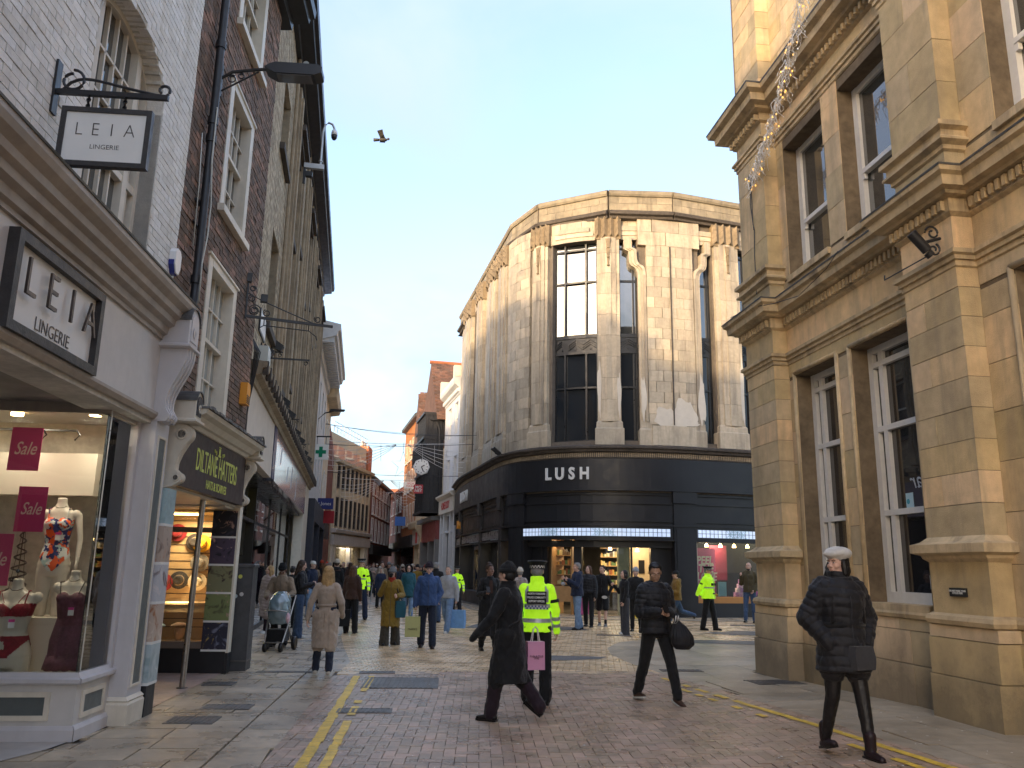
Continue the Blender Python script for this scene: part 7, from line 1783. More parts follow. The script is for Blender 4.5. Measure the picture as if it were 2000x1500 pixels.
        if res>=1:
            f=MB(); fr=lambda a,b,c:q(a,b,c); pl=[(-.040,.075),(.040,.075),(.046,-.05),(.040,-.14),(.02,-.172),(-.02,-.172),(-.040,-.14),(-.046,-.05)]
            vs=[q(a,b,-.086) for a,b in pl]+[q(a*1.02,b*1.02,-.066) for a,b in pl]; n=8; f.add(vs,[tuple(range(7,-1,-1)),tuple(range(8,16))]+[(j,(j+1)%n,(j+1)%n+n,j+n) for j in range(n)])
            f.build('sole',C_['sole'] if shoe in('bshoe','white','grey','cream') else C_['shiny'],so_)
    # top
    tk,tc_=top[:2]; hem={'jacket':hipz-.06,'short':hipz+.04,'long':hipz-.50,'mid':hipz-.22,'sweat':hipz-.02,'midcalf':hipz-.62}[tk]; puff=len(top)>2 and 'puff' in top[2]; belt=len(top)>2 and 'belt' in top[2]; ex=.030 if puff else .0
    if len(top)>2 and 'bulk' in top[2]: ex+=.018
    w=1 if sex=='m' else .93; wa=.128 if belt else .145
    rings=[]
    fl_=.035 if tk in('long','midcalf') else (.015 if tk=='mid' else 0)
    prof=[(hem,.168+fl_,.132+fl_),(hipz+.0,.166,.130),(hipz+.18,wa+.005,.118),(hipz+.36,.168,.132),(shz-.05,.180,.118),(shz+.01,.145,.095),(shz+.055,.085,.078),(shz+.085,.070,.070)]
    if hem<hipz-.15: prof.insert(1,((hem+hipz)/2,.166+fl_*.6,.130+fl_*.6))
    prof=[p for p in prof if p[0]>=hem]
    for z,rx,ry in prof: rings.append(((0,Ln(z)+(.0),z),(rx+ex)*fat*w,(ry+ex*1.0)*fat))
    P=[('l',rings,22)]
    if hem<hipz-.15:
        for s in (1,-1):
            hp,kn,an,_f=J[s]; tt=(hp.z-hem-.0)/max(.05,(hp.z-kn.z)); e_=hp.lerp(kn,min(1,tt)) if tt<=1 else kn.lerp(an,min(.95,(kn.z-hem)/max(.05,kn.z-an.z))); P+=[('c',hp,kn if tt>1 else e_,.135*fat**.5,.112)]+([('c',kn,e_,.112,.10)] if tt>1 else [])
    else:
        rings[0]=(rings[0][0],rings[0][1]*1.06,rings[0][2]*1.08); rings[1]=(rings[1][0],rings[1][1]*1.04,rings[1][2]*1.06)
    if sex=='f': P+=[('e',(.07,Ln(shz-.15)-.075,shz-.15),(.07,.055,.065)),('e',(-.07,Ln(shz-.15)-.075,shz-.15),(.07,.055,.065))]
    if len(top)>2 and 'hood' in top[2]: P+=[('e',(0,Ln(shz)+.085,shz+.03),(.12,.07,.085)),('c',(-.09,Ln(shz)+.03,shz+.06),(.09,Ln(shz)+.03,shz+.06),.045,.045)]
    if len(top)>2 and 'collar' in top[2]: P+=[('l',[((0,Ln(shz)+.0,shz+.02),.105,.105),((0,Ln(shz)-.0,shz+.08),.085,.09),((0,Ln(shz)-.0,shz+.14),.085,.09)],16)]
    for s in (1,-1):
        sh,el,wr=A[s]; r=.064+ex*.9; wr2=wr+(wr-el).normalized()*(.02 if (handL if s>0 else handR) not in(None,) else .0)
        P+=[('c',sh+Vector((-.03*s,0,-.01)),el,(r+.008)*fat**.5,r*.88),('c',el,wr2,r*.88,r*.66 if tk!='sweat' else r*.6)]
        if (handL if s>0 else handR) is None: P+=[('c',wr,wr+(wr-el).normalized()*.07,.045,.040)]
    c7,f7,n7=blob(P,vox,2 if not puff else 1)
    dd=wob(c7,30,.007,y+1)+wob(c7,62,.0035,x+2)
    if puff:
        pit=.082; 
        tz=c7[:,2]; ridge=np.abs(np.sin(np.pi*(tz+.01*np.sin(c7[:,0]*14))/pit)); amp=np.full(len(c7),.0105)
        for s in (1,-1):
            sh,el,wr=(np.array(v) for v in A[s]); 
            for a_,b_,off in ((sh,el,0),(el,wr,.285)):
                ab=b_-a_; tt=np.clip(((c7-a_)@ab)/(ab@ab),0,1); ds=np.linalg.norm(c7-(a_+tt[:,None]*ab),axis=1); out=(np.abs(c7[:,0])>shw*.98)|(ds<.062); mk=(ds<.098)&out
                ridge=np.where(mk,np.abs(np.sin(np.pi*(off+tt*np.linalg.norm(ab))/.062)),ridge)
        dd=dd*.8+amp*(np.sqrt(ridge)-.6)
    c7=c7+n7*dd[:,None]
    cn='coat' if tk in('long','mid','midcalf') else ('sweatshirt' if tk=='sweat' else 'jacket')
    to_=meshobj(cn,c7,f7,C_[tc_],t)
    I=dict(t=t,hip=hipz,sh=shz,A=A,J=J,Ln=Ln,H=H_,hc=hc,k=k,face=face,pos=Vector((x,y,G(x,y))),prof=rings,top=to_,hem=hem,res=res)
    if belt: f=MB(); z=hipz+.17; f.lathe((0,Ln(z),z),[((wa+.028+ex)*fat*w,-.022),((wa+.034+ex)*fat*w,0),((wa+.028+ex)*fat*w,.022)],22,sy=.86); f.build('belt',C_[tc_] if tc_=='tan' else C_['black'],t,smooth=True)
    if res>=2:
        z0,z1=hem+.03,shz-.02; f=MB(); n=10
        # centre placket follows the front of the torso
        fr_=[]
        for i in range(n+1):
            z=z0+(z1-z0)*i/n; j=max(0,max(q for q in range(len(rings)) if rings[q][0][2]<=z+1e-6)); j=min(j,len(rings)-2); u=(z-rings[j][0][2])/(rings[j+1][0][2]-rings[j][0][2]); ry=rings[j][2]*(1-u)+rings[j+1][2]*u
            if sex=='f' and abs(z-(shz-.15))<.05: ry+=.004
            fr_.append(Vector((0.0,Ln(z)-ry-.001,z)))
        f.tube(fr_,.0045,5); f.build('zip',C_['dgrey'],to_)
    if extra: extra(I)
    return I
def wpt(I,v): # local -> world
    c,s=math.cos(rad(I['face'])),math.sin(rad(I['face'])); v=Vector(v)*I['k']; return I['pos']+Vector((v.x*c-v.y*s,v.x*s+v.y*c,v.z))
def build_hat(hat,t,H_,hv,X,Y,Z,hc):
    kd,cm=hat[:2]; F_=lambda a,b,c:H_(a,b,c)
    if kd in('beanie','knit'):
        c,f,n=blob([('e',(0,.018,.052),(.092,.104,.094)),('c',(-.03,.03,.12),(.03,.03,.13),.035,.03)],max(hv,.007),2); m=(c[:,2]>.018)
        c[:,2]=np.maximum(c[:,2],.030-.25*(c[:,1]+.02)*(c[:,1]<0.05)*0); c=c+n*((.003*np.sin(np.arctan2(c[:,1],c[:,0])*26))[:,None])
        c=np.array(hc)[None]+c@np.array([X,Y,Z]); meshobj('beanie',c,f,C_[cm],t)
        b=MB(); b.lathe((0,.014,.026),[(.088,-.008),(.101,.0),(.102,.036),(.092,.045)],22,fr=F_,sx=.95,sy=1.06); b.build('beanie_cuff',C_[cm],t,smooth=True)
    elif kd=='beret':
        c,f,n=blob([('e',(0,.018,.088),(.118,.130,.060)),('e',(0,.01,.055),(.090,.104,.040)),('e',(.0,-.055,.080),(.088,.070,.040)),('c',(0,0,.13),(0,.0,.15),.006,.005)],max(hv,.006),3); c=c+n*wob(c,60,.004)[:,None]; c=np.array(hc)[None]+c@np.array([X,Y,Z]); meshobj('beret',c,f,C_[cm],t)
    elif kd=='police':
        b=MB(); b.lathe((0,.01,.028),[(.084,0),(.096,.0),(.098,.05),(.128,.078),(.131,.088),(.118,.100),(.05,.106),(.0001,.107)],26,fr=F_,sy=1.08); b.build('cap',C_['black'],t,smooth=50)
        b=MB(); pr=[]; 
        for k_ in range(2):
            for j in range(30):
                a0=2*math.pi*j/30; a1=2*math.pi*(j+1)/30; b.cm=(j+k_)%2; z0=.036+.016*k_
                b.add([F_(.0990*math.cos(a),.01+.107*math.sin(a),z) for a,z in ((a0,z0),(a1,z0),(a1,z0+.016),(a0,z0+.016))],[(0,1,2,3)])
        b.build('chequered_band',[C_['black'],C_['white']],t,kind='stuff')
        b=MB(); vs=[];n=12
        for i in range(n+1): a=math.pi*(1+ .12+.76*i/n); vs+=[F_(.094*math.cos(a),.01+.1*math.sin(a),.040),F_(.105*math.cos(a),.01+.1*math.sin(a)-.052*math.sin(math.pi*i/n),.020)]
        b.add(vs,[(2*i,2*i+2,2*i+3,2*i+1) for i in range(n)]); b.build('peak',C_['shiny'],t,smooth=True)
    elif kd=='cap':
        b=MB(); b.lathe((0,.012,.03),[(.090,-.005),(.092,.02),(.082,.065),(.05,.09),(.0001,.098)],20,fr=F_,sy=1.1); b.build('cap',C_[cm],t,smooth=True)
        b=MB(); vs=[];n=8
        for i in range(n+1): a=math.pi*(1.2+.6*i/n); vs+=[F_(.09*math.cos(a),.012+.1*math.sin(a),.030),F_(.085*math.cos(a),.012+.1*math.sin(a)-.07*math.sin(math.pi*i/n),.018)]
        b.add(vs,[(2*i,2*i+2,2*i+3,2*i+1) for i in range(n)]); b.build('peak',C_[cm],t,smooth=True)
    elif kd=='furhood':
        P=[]; 
        for j in range(16): a=2*math.pi*j/16; P.append(('e',(.115*math.cos(a),-.01+.03*math.cos(a*2)*0,-.0+.125*math.sin(a)),(.036,.04,.036)))
        P.append(('e',(0,.05,-.02),(.115,.07,.12)))
        c,f,n=blob(P,max(hv,.009),1); c=c+n*(np.sin(c[:,0]*190)*np.sin(c[:,2]*170)*.006)[:,None]; c=np.array(hc)[None]+c@np.array([X,Y,Z]); meshobj('fur_hood',c,f,C_[cm],t)
    elif kd=='hood':
        c,f,n=blob([('e',(0,.035,.015),(.098,.095,.115)),('c',(-.07,.03,-.1),(.07,.03,-.1),.06,.06)],max(hv,.008),2); c=np.array(hc)[None]+c@np.array([X,Y,Z]); meshobj('hood',c,f,C_[cm],t)
# ---- carried things
def bag(label,P,w,h,d,m,ang,cat='shopping bag',name='shopping_bag',handle=.16,hm=None,soft=.0,txt=None,stripes=None,flare=1.0):
    t=thing(name,label,cat,P); t.rotation_euler=(0,0,rad(ang)); t['_loc']=(0,0,0); f=MB(); n=6
    q=[(-w/2,-d/2),(w/2,-d/2),(w/2,d/2),(-w/2,d/2)]; vs=[]
    for i in range(n+1):
        u=i/n; s=1-(1-flare)*u; pin=1-.35*u*soft; bul=1+soft*.25*math.sin(math.pi*min(1,u*1.1))
        for a,b in q: vs.append((a*s*bul,b*s*pin*bul,-handle-h+h*u))
    fs=[(3,2,1,0)]+[(i*4+j,i*4+(j+1)%4,(i+1)*4+(j+1)%4,(i+1)*4+j) for i in range(n) for j in range(4)]
    f.add(vs,fs+[tuple(n*4+j for j in range(4))]); f.build('bag_body',m,t,smooth=60 if soft else False)
    f=MB()
    for sg in (-1,1): f.tube([(-w*.22,sg*d*.3,-handle),(-w*.12,sg*.012,-.03),(0,sg*.012,.0),(w*.12,sg*.012,-.03),(w*.22,sg*d*.3,-handle)],.006,5)
    f.build('handle',hm or m,t)
    if txt:
        for body,size,z,mm in txt: text(body,size,XF((0,-d/2-.004,-handle-h*z),(1,0,0),(0,0,1),(0,-1,0)),t,mm,ext=.0015)
    if stripes:
        f=MB()
        for k_ in range(3): f.box(WORLD,w/2+.0005,w/2+.003,-d/2+d*(.2+.25*k_),-d/2+d*(.28+.25*k_),-handle-h*.98,-handle-h*.02)
        f.build('stripe',stripes,t)
    return t
def strap(I,pts,m,name='strap',r=.010): f=MB(); f.tube([Vector(p) for p in pts],r,5); return f.build(name,m,I['t'],smooth=True)
# ---- high visibility trim
def ringat(I,z):
    P=I['prof']; j=0
    while j<len(P)-2 and P[j+1][0][2]<z: j+=1
    u=(z-P[j][0][2])/max(1e-6,P[j+1][0][2]-P[j][0][2]); u=max(0,min(1,u)); return P[j][1]*(1-u)+P[j+1][1]*u,P[j][2]*(1-u)+P[j+1][2]*u,I['Ln'](z)
def band(I,z0,z1,m,a0=0,a1=360,name='reflective_band',e=.010,n=24):
    f=MB(); vs=[];fs=[]
    for i in range(n+1):
        a=rad(a0+(a1-a0)*i/n)
        for z in (z0,(z0+z1)/2,z1):
            rx,ry,yc=ringat(I,z); vs.append((math.cos(a)*(rx+e),yc+math.sin(a)*(ry+e),z))
    for i in range(n): 
        for j in range(2): fs.append((i*3+j,i*3+3+j,i*3+4+j,i*3+1+j))
    f.add(vs,fs); return f.build(name,m,I['top'],smooth=True)
def officer(back=False,stripes=True):
    def ex(I):
        h,s=I['hip'],I['sh']
        if back:
            band(I,h+.055,h+.105,C_['refl']); band(I,h+.235,h+.285,C_['refl'])
            for sg in (1,-1): 
                f=MB(); pts=[]
                for i in range(7): z=s+.02-.20*i/6; rx,ry,yc=ringat(I,z); pts.append((z,rx,ry,yc))
                vs=[]
                for z,rx,ry,yc in pts:
                    for xx in (.105,.150): vs.append((sg*xx,yc+ry*math.sqrt(max(.02,1-(xx/rx)**2))*1.0+.014,z))
                f.add(vs,[(2*i,2*i+1,2*i+3,2*i+2) for i in range(6)]); f.build('reflective_band',C_['refl'],I['top'])
            rx,ry,yc=ringat(I,s-.13); Y=yc+ry+.020
            f=MB(); f.box(WORLD,-.125,.125,Y-.02,Y,s-.20,s-.045); f.build('badge_panel',C_['black'],I['top'])
            Xf=XF((0,Y+.002,0),(-1,0,0),(0,0,1),(0,1,0)); wt_=mat('plaque_white',(.7,.7,.66))
            for i,w_ in enumerate(('NORTH YORKSHIRE','POLICE COMMUNITY','SUPPORT OFFICER')): text(w_,.034,XF((0,Y+.002,s-.075-.046*i),(-1,0,0),(0,0,1),(0,1,0)),I['top'],wt_,ext=.0008,off=.001,sx=.72,name='lettering')
            f=MB(); 
            for r_ in range(2):
                for c in range(14):
                    f.cm=(r_+c)%2; f.box(WORLD,-.15+.0214*c,-.15+.0214*(c+1),Y-.015,Y+.001,s-.265+.024*r_,s-.265+.024*(r_+1))
            f.build('chequer_strip',[mat('chequer_blue',(.03,.05,.16),rough=.4,var=0),C_['refl']],I['top'],kind='stuff')
        elif stripes:
            band(I,h+.06,h+.10,C_['black'],250,290,name='pocket_flap'); band(I,h+.22,h+.26,C_['refl'])
            rx,ry,yc=ringat(I,s-.12)
            f=MB(); f.box(WORLD,-.13,-.05,yc-ry-.03,yc-ry+.02,s-.19,s-.12); f.box(WORLD,.05,.13,yc-ry-.03,yc-ry+.02,s-.19,s-.12); f.build('radio',C_['black'],I['top'],kind='stuff')
        for sg in (1,-1):
            sh,el,wr=I['A'][sg]
            for u,w in ((.35,.04),(.72,.035)):
                p=el.lerp(wr,u); d=(wr-el).normalized(); f=MB(); f.tube([p-d*w*.6,p+d*w*.6],.062-.012*u,12); f.build('sleeve_band',C_['refl'],I['top'],smooth=40)
            p=sh.lerp(el,.55); d=(el-sh).normalized(); f=MB(); f.tube([p-d*.02,p+d*.02],.070,12); f.build('sleeve_badge',C_['black'],I['top'],smooth=40)
    return ex
def phone(I,side,label,tilt=0):
    sh,el,wr=I['A'][side]; d=(wr-el).normalized(); P=wr+d*.11+Vector((0,-.02,.035))
    t=thing('mobile_phone',label,'phone',wpt(I,P)); t['_loc']=(0,0,0); t.rotation_euler=(0,0,rad(I['face'])); f=MB(); f.box(XF((0,0,0),(1,0,0),(0,.8,-.6),(0,.6,.8)),-.037,.037,-.006,.006,-.05,.085); f.build('phone_body',C_['shiny'],t)
# 1 woman with white beret
def ex_beret(I):
    h,s=I['hip'],I['sh']
    strap(I,[(-.12,.02,s+.03),(-.10,-.14,s-.12),(-.0,-.17,h+.2),(.06,-.19,h-.02)],C_['dgrey'],'bag_strap',.007)
    f=MB(); f.box(WORLD,-.035,.005,-.175,-.155,h+.15,h+.19); f.build('belt_buckle',mat('steel',(.5,.5,.5)),I['top'])
    for sg in (1,-1): 
        rx,ry,yc=ringat(I,s-.1); strap(I,[(sg*.13,.08,s),(sg*.135,-.03,s+.03),(sg*.13,-.14,s-.08),(sg*.15,-.13,s-.3)],C_['nylon'],'rucksack_strap',.016)
    f=MB(); f.lathe((0,0,0),[(.0001,.0),(.020,.0),(.02,-.006)],12,fr=XF(tuple(I['A'][1][0].lerp(I['A'][1][1],.45)+Vector((.068,-.028,0))),(0,1,0),(0,0,1),(1,0,0))); f.build('sleeve_badge',C_['lgrey'],I['top'])
    c,f_,n=blob([('e',(0,.05,s+.09),(.10,.09,.10)),('e',(0,-.03,s+.06),(.095,.085,.055)),('e',(.03,.09,s+.16),(.085,.07,.10))],.009,1); c=c+n*wob(c,70,.006)[:,None]; meshobj('fur_hood',c,f_,C_['black'],I['t'])
b=person('woman in a white beret, black belted puffer coat and burgundy boots by the bank wall',3.02,7.72,face=8,H=1.79,sex='f',skin='light',hair=('bob','black'),hat=('beret','white'),top=('mid','nylon',('puff','belt','collar','bulk')),trou=('legging','leather'),shoe='burg',legout=1,legL=(13,3),legR=(-6,18),
   armLv=((.42,.20,-1),(-.42,-.55,-.75)),armRv=((.42,.20,-1),(-.42,-.55,-.75)),handL='pocket',handR='pocket',yaw=-68,res=3,fat=1.10,extra=ex_beret,footR=-14)
P=wpt(b,(.06,-.20,b['hip']+.02)); bag('small dark grey crossbody bag hanging in front of the woman in the beret',P,.21,.20,.09,C_['dgrey'],24,cat='handbag',name='handbag',handle=.02,soft=.5)
# 2 person at the right edge
e_=person('person in a black jacket half cut off by the right edge',5.62,9.0,face=-80,H=1.42,sex='f',hair=('short','black'),top=('jacket','black',('bulk',)),trou=('slim','navy'),res=2,armL=(10,6,20))
bag('pale blue bag held by the person at the right edge',wpt(e_,(.25,-.05,.62)),.16,.3,.1,mat('pale_blue_bag',(.35,.55,.60),rough=.6,var=.1),10,soft=.2,handle=.1)
# 3 man looking at his phone
m3=person('man in a glossy black puffer jacket looking down at his phone',1.90,10.95,face=20,H=1.76,skin='mid',hair=('short','black'),top=('jacket','nylon',('puff','hood')),trou=('slim','black'),shoe='bshoe',legL=(22,3),legR=(-15,10),
   armLv=((.10,-.10,-1),(-.62,-.85,.02)),armRv=((.12,-.06,-1),(-.50,-.90,.06)),handL='grip',handR='grip',pitch=24,yaw=-22,res=3,fat=1.05,footL=16,footR=-8)
phone(m3,-1,'black mobile phone held by the man in the puffer jacket')
sh,el,wr=m3['A'][1]; Pw=wpt(m3,wr+Vector((.10,-.02,-.0)))
t=thing('drawstring_bag','black gathered drawstring bag hanging from the wrist of the man with the phone','bag',Pw); t['_loc']=(0,0,0)
c,f_,n=blob([('l',[((0,0,-.10),.03,.03),((.02,0,-.17),.10,.06),((.05,0,-.28),.155,.10),((.07,0,-.38),.15,.10),((.06,0,-.44),.09,.07)],16),('c',(-.01,0,-.02),(0,0,-.12),.025,.03)],.011,2); an=np.arctan2(c[:,1],c[:,0]-.03); c=c+n*((.007*np.sin(an*17)*np.clip((c[:,2]+.45)*4,0,1)))[:,None]; meshobj('bag_body',c,f_,C_['nylon'],t)
f=MB(); 
for k in range(2): f.tube([(-.02+.03*k,-.05,-.03),(-.03+.03*k,-.06,-.09),(-.05+.02*k,-.05,-.13)],.008,5)
f.build('cord',C_['white'],t,smooth=True)
# 4 person in black coat with beanie walking left
def ex_b(I): strap(I,[(-.13,.02,I['sh']+.02),(-.02,.135,I['sh']-.08),(.10,.15,I['sh']-.3),(.17,.06,I['hip']+.12)],C_['dgrey'],'bag_strap',.008)
b4=person('person in a long black coat and knitted beanie walking to the left',.02,9.5,face=-112,H=1.68,sex='f',skin='light',hair=('short','black'),hat=('knit','black'),top=('long','black',('collar','bulk')),trou=('straight','plum'),shoe='shiny',legL=(13,3),legR=(-11,26),
   armLv=((.30,-.38,-1),(.35,-.62,-.75)),armRv=((.1,-.15,-1),(.0,-.35,-1)),handL=None,handR='grip',yaw=-12,lean=3,res=3,fat=1.12,footR=-34,extra=ex_b)
bag('pink paper shopping bag with dark stripes on its side, beside the black coat',(.31,9.62,.98),.20,.30,.11,mat('pink_bag',(.62,.28,.43),rough=.5,var=.05),14,handle=.16,hm=C_['white'],txt=[('FABULOUS',.032,.52,C_['plum']),('STORE',.02,.60,C_['plum'])],stripes=C_['plum'],flare=.96)
# 5 officer seen from behind
o5=person('support officer in a yellow high visibility jacket seen from behind',.36,10.65,face=176,H=1.71,hair=('short','grey'),hat=('police',None),top=('jacket','hiviz',('collar',)),trou=('straight','black'),shoe='boot',legL=(2,0),legR=(-2,0),armL=(0,9,12),armR=(2,10,16),res=3,fat=1.08,extra=officer(True))
# 6 woman with phone
w6=person('woman in a long open black coat with tied hair holding a phone',-.38,17.0,face=14,H=1.70,sex='f',skin='dark',hair=('bun','brown'),top=('midcalf','black'),trou=('slim','black'),legL=(8,4),legR=(-8,8),armRv=((.25,.0,-1),(-.35,-.9,.15)),armLv=((.2,.05,-1),(-.5,-.5,-.5)),handR='grip',handL='pocket',yaw=20,res=2,
  extra=lambda I:band(I,I['sh']-.26,I['sh']+.0,C_['brown'],258,282,name='jumper'))
phone(w6,-1,'black mobile phone in the hand of the woman in the open black coat')
# 7 officer far left of the corner shop
person('officer in a yellow jacket standing alone by the dark side of the corner shop',-1.82,29.6,face=8,H=1.64,sex='f',hair=('short','brown'),hat=('police',None),top=('jacket','hiviz'),trou=('straight','black'),shoe='boot',legL=(4,2),legR=(-4,2),armL=(0,16,12),armR=(0,16,12),res=1,extra=officer(False))
# 8.. group by the shop door
person('grey haired man in a navy jacket and pale jeans eating beside the shop door',1.90,23.4,face=-78,H=1.80,hair=('short','grey'),top=('jacket','navy',('bulk','hood')),trou=('straight','ljean'),shoe='shiny',armLv=((.1,-.3,-1),(-.1,-.8,.55)),armRv=((.1,-.3,-1),(-.2,-.8,.6)),legL=(2,2),legR=(-4,10),res=2,fat=1.1)
tag(MB().ell((1.50,23.2,1.22),(.07,.06,.05),8,6).build('food_wrap',C_['lgrey'],smooth=True),'pale paper food wrap held by the grey haired man','food wrap')
person('young woman with long fair hair and a short padded jacket behind the grey haired man',2.33,24.6,face=-20,H=1.74,sex='f',hair=('long','auburn'),top=('short','nylon',('puff',)),trou=('slim','black'),legL=(10,2),legR=(-8,6),yaw=-15,res=2)
bag('bright pink striped bag between the people at the shop door',(2.22,24.9,.85),.28,.42,.12,mat('hot_pink',(.80,.16,.42),rough=.5,var=.15,ns=14),5,handle=.1)
def ex_s(I):
    f=MB(); X=XF((.09,-.135,I['hip']-.10),(1,0,0),(0,0,1),(0,-1,0)); f.lathe((0,0,0),[(.055,0),(.065,.002),(.055,.004)],20,fr=X,sx=1.3,sy=.7); 
    for j in (-.03,0,.03): f.tube([X(j-.02,-.02,.003),X(j,.025,.003),X(j+.02,-.02,.003)],.006,4)
    f.build('shorts_print',C_['white'],I['t'],kind='stuff')
person('young man in a black sweatshirt and black shorts with a white print',2.78,25.0,face=-18,H=1.76,hair=('short','black'),top=('sweat','black'),trou=('shorts','black'),shoe='grey',armLv=((.35,.15,-1),(-.3,-.3,-.8)),armRv=((.35,.15,-1),(-.3,-.3,-.8)),handL='pocket',handR='pocket',legL=(12,2),legR=(-6,6),yaw=-25,res=2,extra=ex_s)
person('person in flared grey trousers just left of the man with the phone',3.02,22.0,face=-70,H=1.62,sex='f',hair=('bob','black'),top=('jacket','black'),trou=('wide','dgrey'),shoe='white',armLv=((.15,-.2,-1),(-.1,-.3,-.9)),armRv=((.1,-.3,-1),(-.2,-.7,.7)),handR='grip',legL=(3,0),legR=(-4,0),res=2)
person('person in a grey knitted beanie standing behind the man with the phone',3.50,23.2,face=-20,H=1.68,hair=('short','grey'),hat=('beanie','lgrey'),top=('jacket','black',('bulk',)),trou=('slim','black'),res=1)
m12=person('man in a mustard jacket and blue jeans striding left with a food wrap',4.95,24.9,face=-84,H=1.68,hair=('short','black'),hat=('cap','black'),top=('jacket','ochre',('hood','bulk')),trou=('slim','jean'),shoe='shiny',legL=(24,4),legR=(-26,48),armLv=((.05,-.1,-1),(-.1,-.9,-.1)),armRv=((.05,-.5,-1),(-.1,-1,.1)),handL='grip',handR='grip',res=2,footR=-50)
tag(MB().ell((4.42,24.85,1.15),(.11,.09,.08),8,6).build('food_wrap',C_['white'],smooth=True),'crumpled white paper wrap held out by the man in the mustard jacket','food wrap')
person('officer in a yellow jacket standing sideways by the pink poster, hands behind back',5.68,24.0,face=52,H=1.76,hair=('short','grey'),hat=('police',None),top=('jacket','hiviz',('collar','bulk')),trou=('straight','black'),shoe='boot',legL=(10,2),legR=(-8,4),armLv=((.25,.45,-1),(-.5,.55,-.6)),armRv=((.25,.45,-1),(-.5,.55,-.6)),handL='pocket',handR='grip',res=2,fat=1.16,extra=officer(False))
def ex_beard(I): c,f_,n=blob([('e',(0,-.045,-.085),(.052,.045,.045))],.008,1); c=c+n*wob(c,150,.003)[:,None]; meshobj('beard',c+np.array(I['hc'])[None],f_,HM['black'],I['t'])
person('bald bearded man in an olive jacket and jeans beside the bank corner',8.0,28.0,face=-28,H=1.94,hair=('bald','black'),top=('jacket','olive',('hood','bulk')),trou=('slim','jean'),shoe='shiny',legL=(6,4),legR=(12,4),armRv=((.2,-.05,-1),(-.2,-.6,1)),armLv=((.2,.1,-1),(-.3,-.5,-.7)),handR='grip',res=2,extra=ex_beard)
# left side people
def ex_tan(I):
    f=MB(); f.box(WORLD,-.004,.004,.150,.158,I['hem']+.02,I['hip']+.05); f.build('coat_vent',C_['camel'],I['top'])
person('blond woman in a long beige belted coat walking away on the left pavement',-2.78,13.0,face=182,H=1.60,sex='f',hair=('longwave','blond',.34),top=('long','tan',('belt',)),trou=('slim','djean'),shoe='cream',legL=(4,8),legR=(-9,2),armLv=((.34,.10,-1),(.10,.05,-1)),armRv=((.30,.15,-1),(.0,-.5,-.7)),handR='pocket',res=3,extra=ex_tan,footL=-8,footR=-14,fat=1.12)
fa=person('man in a camel zip fleece and dark beanie leaning over a pushchair',-4.62,17.25,face=2,H=1.62,skin='dark',hair=('short','black'),hat=('beanie','black'),top=('short','camel',('collar','bulk')),trou=('straight','black'),armLv=((.32,-.35,-1),(-.18,-.9,-.35)),armRv=((.32,-.35,-1),(-.18,-.9,-.35)),handL='grip',handR='grip',pitch=28,lean=7,res=2,fat=1.12)
# pushchair
pc=thing('pushchair','pushchair with a clear blue rain cover and black wheels','pushchair',(-4.43,16.4,0)); X=XF((-4.43,16.4,0),(1,0,0),(0,1,0))
m_pvc=glassmat('rain_cover',tint=(.60,.72,.76),opaque=.42,back=(.42,.56,.60),refl=2.0,wob=.9)
m_chr=mat('brushed_steel',(.36,.33,.30))
c,f_,n=blob([('l',[((0,.10,.50),.19,.22),((0,.05,.62),.205,.25),((0,.04,.78),.215,.26),((0,.07,.92),.205,.25),((0,.12,1.04),.16,.19),((0,.14,1.10),.08,.10)],20)],.018,2); c=c+n*wob(c,26,.012)[:,None]; c=c+np.array([-4.43,16.4,0])[None]-np.array([-4.43,16.4,0])[None]; meshobj('rain_cover',c,f_,m_pvc,pc)
c,f_,n=blob([('l',[((0,.16,.50),.16,.17),((0,.14,.66),.17,.17),((0,.18,.80),.14,.12)],16),('e',(0,.14,.96),(.18,.19,.12))],.02,2); meshobj('seat_and_canopy',c,f_,C_['dgrey'],pc)
f=MB(); f.box(X,-.17,.17,-.10,.28,.18,.40); f.build('basket',C_['black'],pc)
f=MB()
for s in (-1,1): f.tube([X(.17*s,-.20,.17),X(.20*s,-.02,.45),X(.21*s,.22,.80),X(.20*s,.45,1.02)],.014,8); f.tube([X(.20*s,.0,.5),X(.20*s,.36,.16)],.014,8)
f.tube([X(-.20,.45,1.02),X(.20,.45,1.02)],.016,8); f.tube([X(-.17,-.20,.17),X(.17,-.20,.17)],.013,8); f.tube([X(-.21,-.21,.74),X(-.1,-.25,.76),X(.1,-.25,.76),X(.21,-.21,.74)],.012,8); f.build('frame',m_chr,pc,smooth=40)
for s,y_,r_,w in ((-.15,-.22,.085,.03),(.15,-.22,.085,.03),(-.26,.34,.125,.035),(.26,.34,.125,.035)):
    Z=XF(tuple(X(s,y_,r_)),(0,1,0),(0,0,1),(1,0,0)); f=MB(); f.lathe((0,0,0),[(r_*.62,-w*.8),(r_*.92,-w),(r_,-w*.5),(r_,w*.5),(r_*.92,w),(r_*.62,w*.8)],18,fr=Z); w_=f.build('wheel',C_['shiny'],pc,smooth=40); f=MB(); f.lathe((0,0,0),[(.0001,-w*.5),(r_*.5,-w*.5),(r_*.5,w*.5),(.0001,w*.5)],12,fr=Z); f.build('hub',C_['dgrey'],w_)
f=MB(); f.tube([X(-.26,.34,.125),X(.26,.34,.125)],.012,6); f.build('axle',C_['dgrey'],pc)
tag(MB().ell((-4.2,16.25,.62),(.04,.06,.10),8,6).build('pink_toy',mat('pale_pink',(.7,.45,.5)),smooth=True),'pink cloth toy hanging at the side of the pushchair','toy')
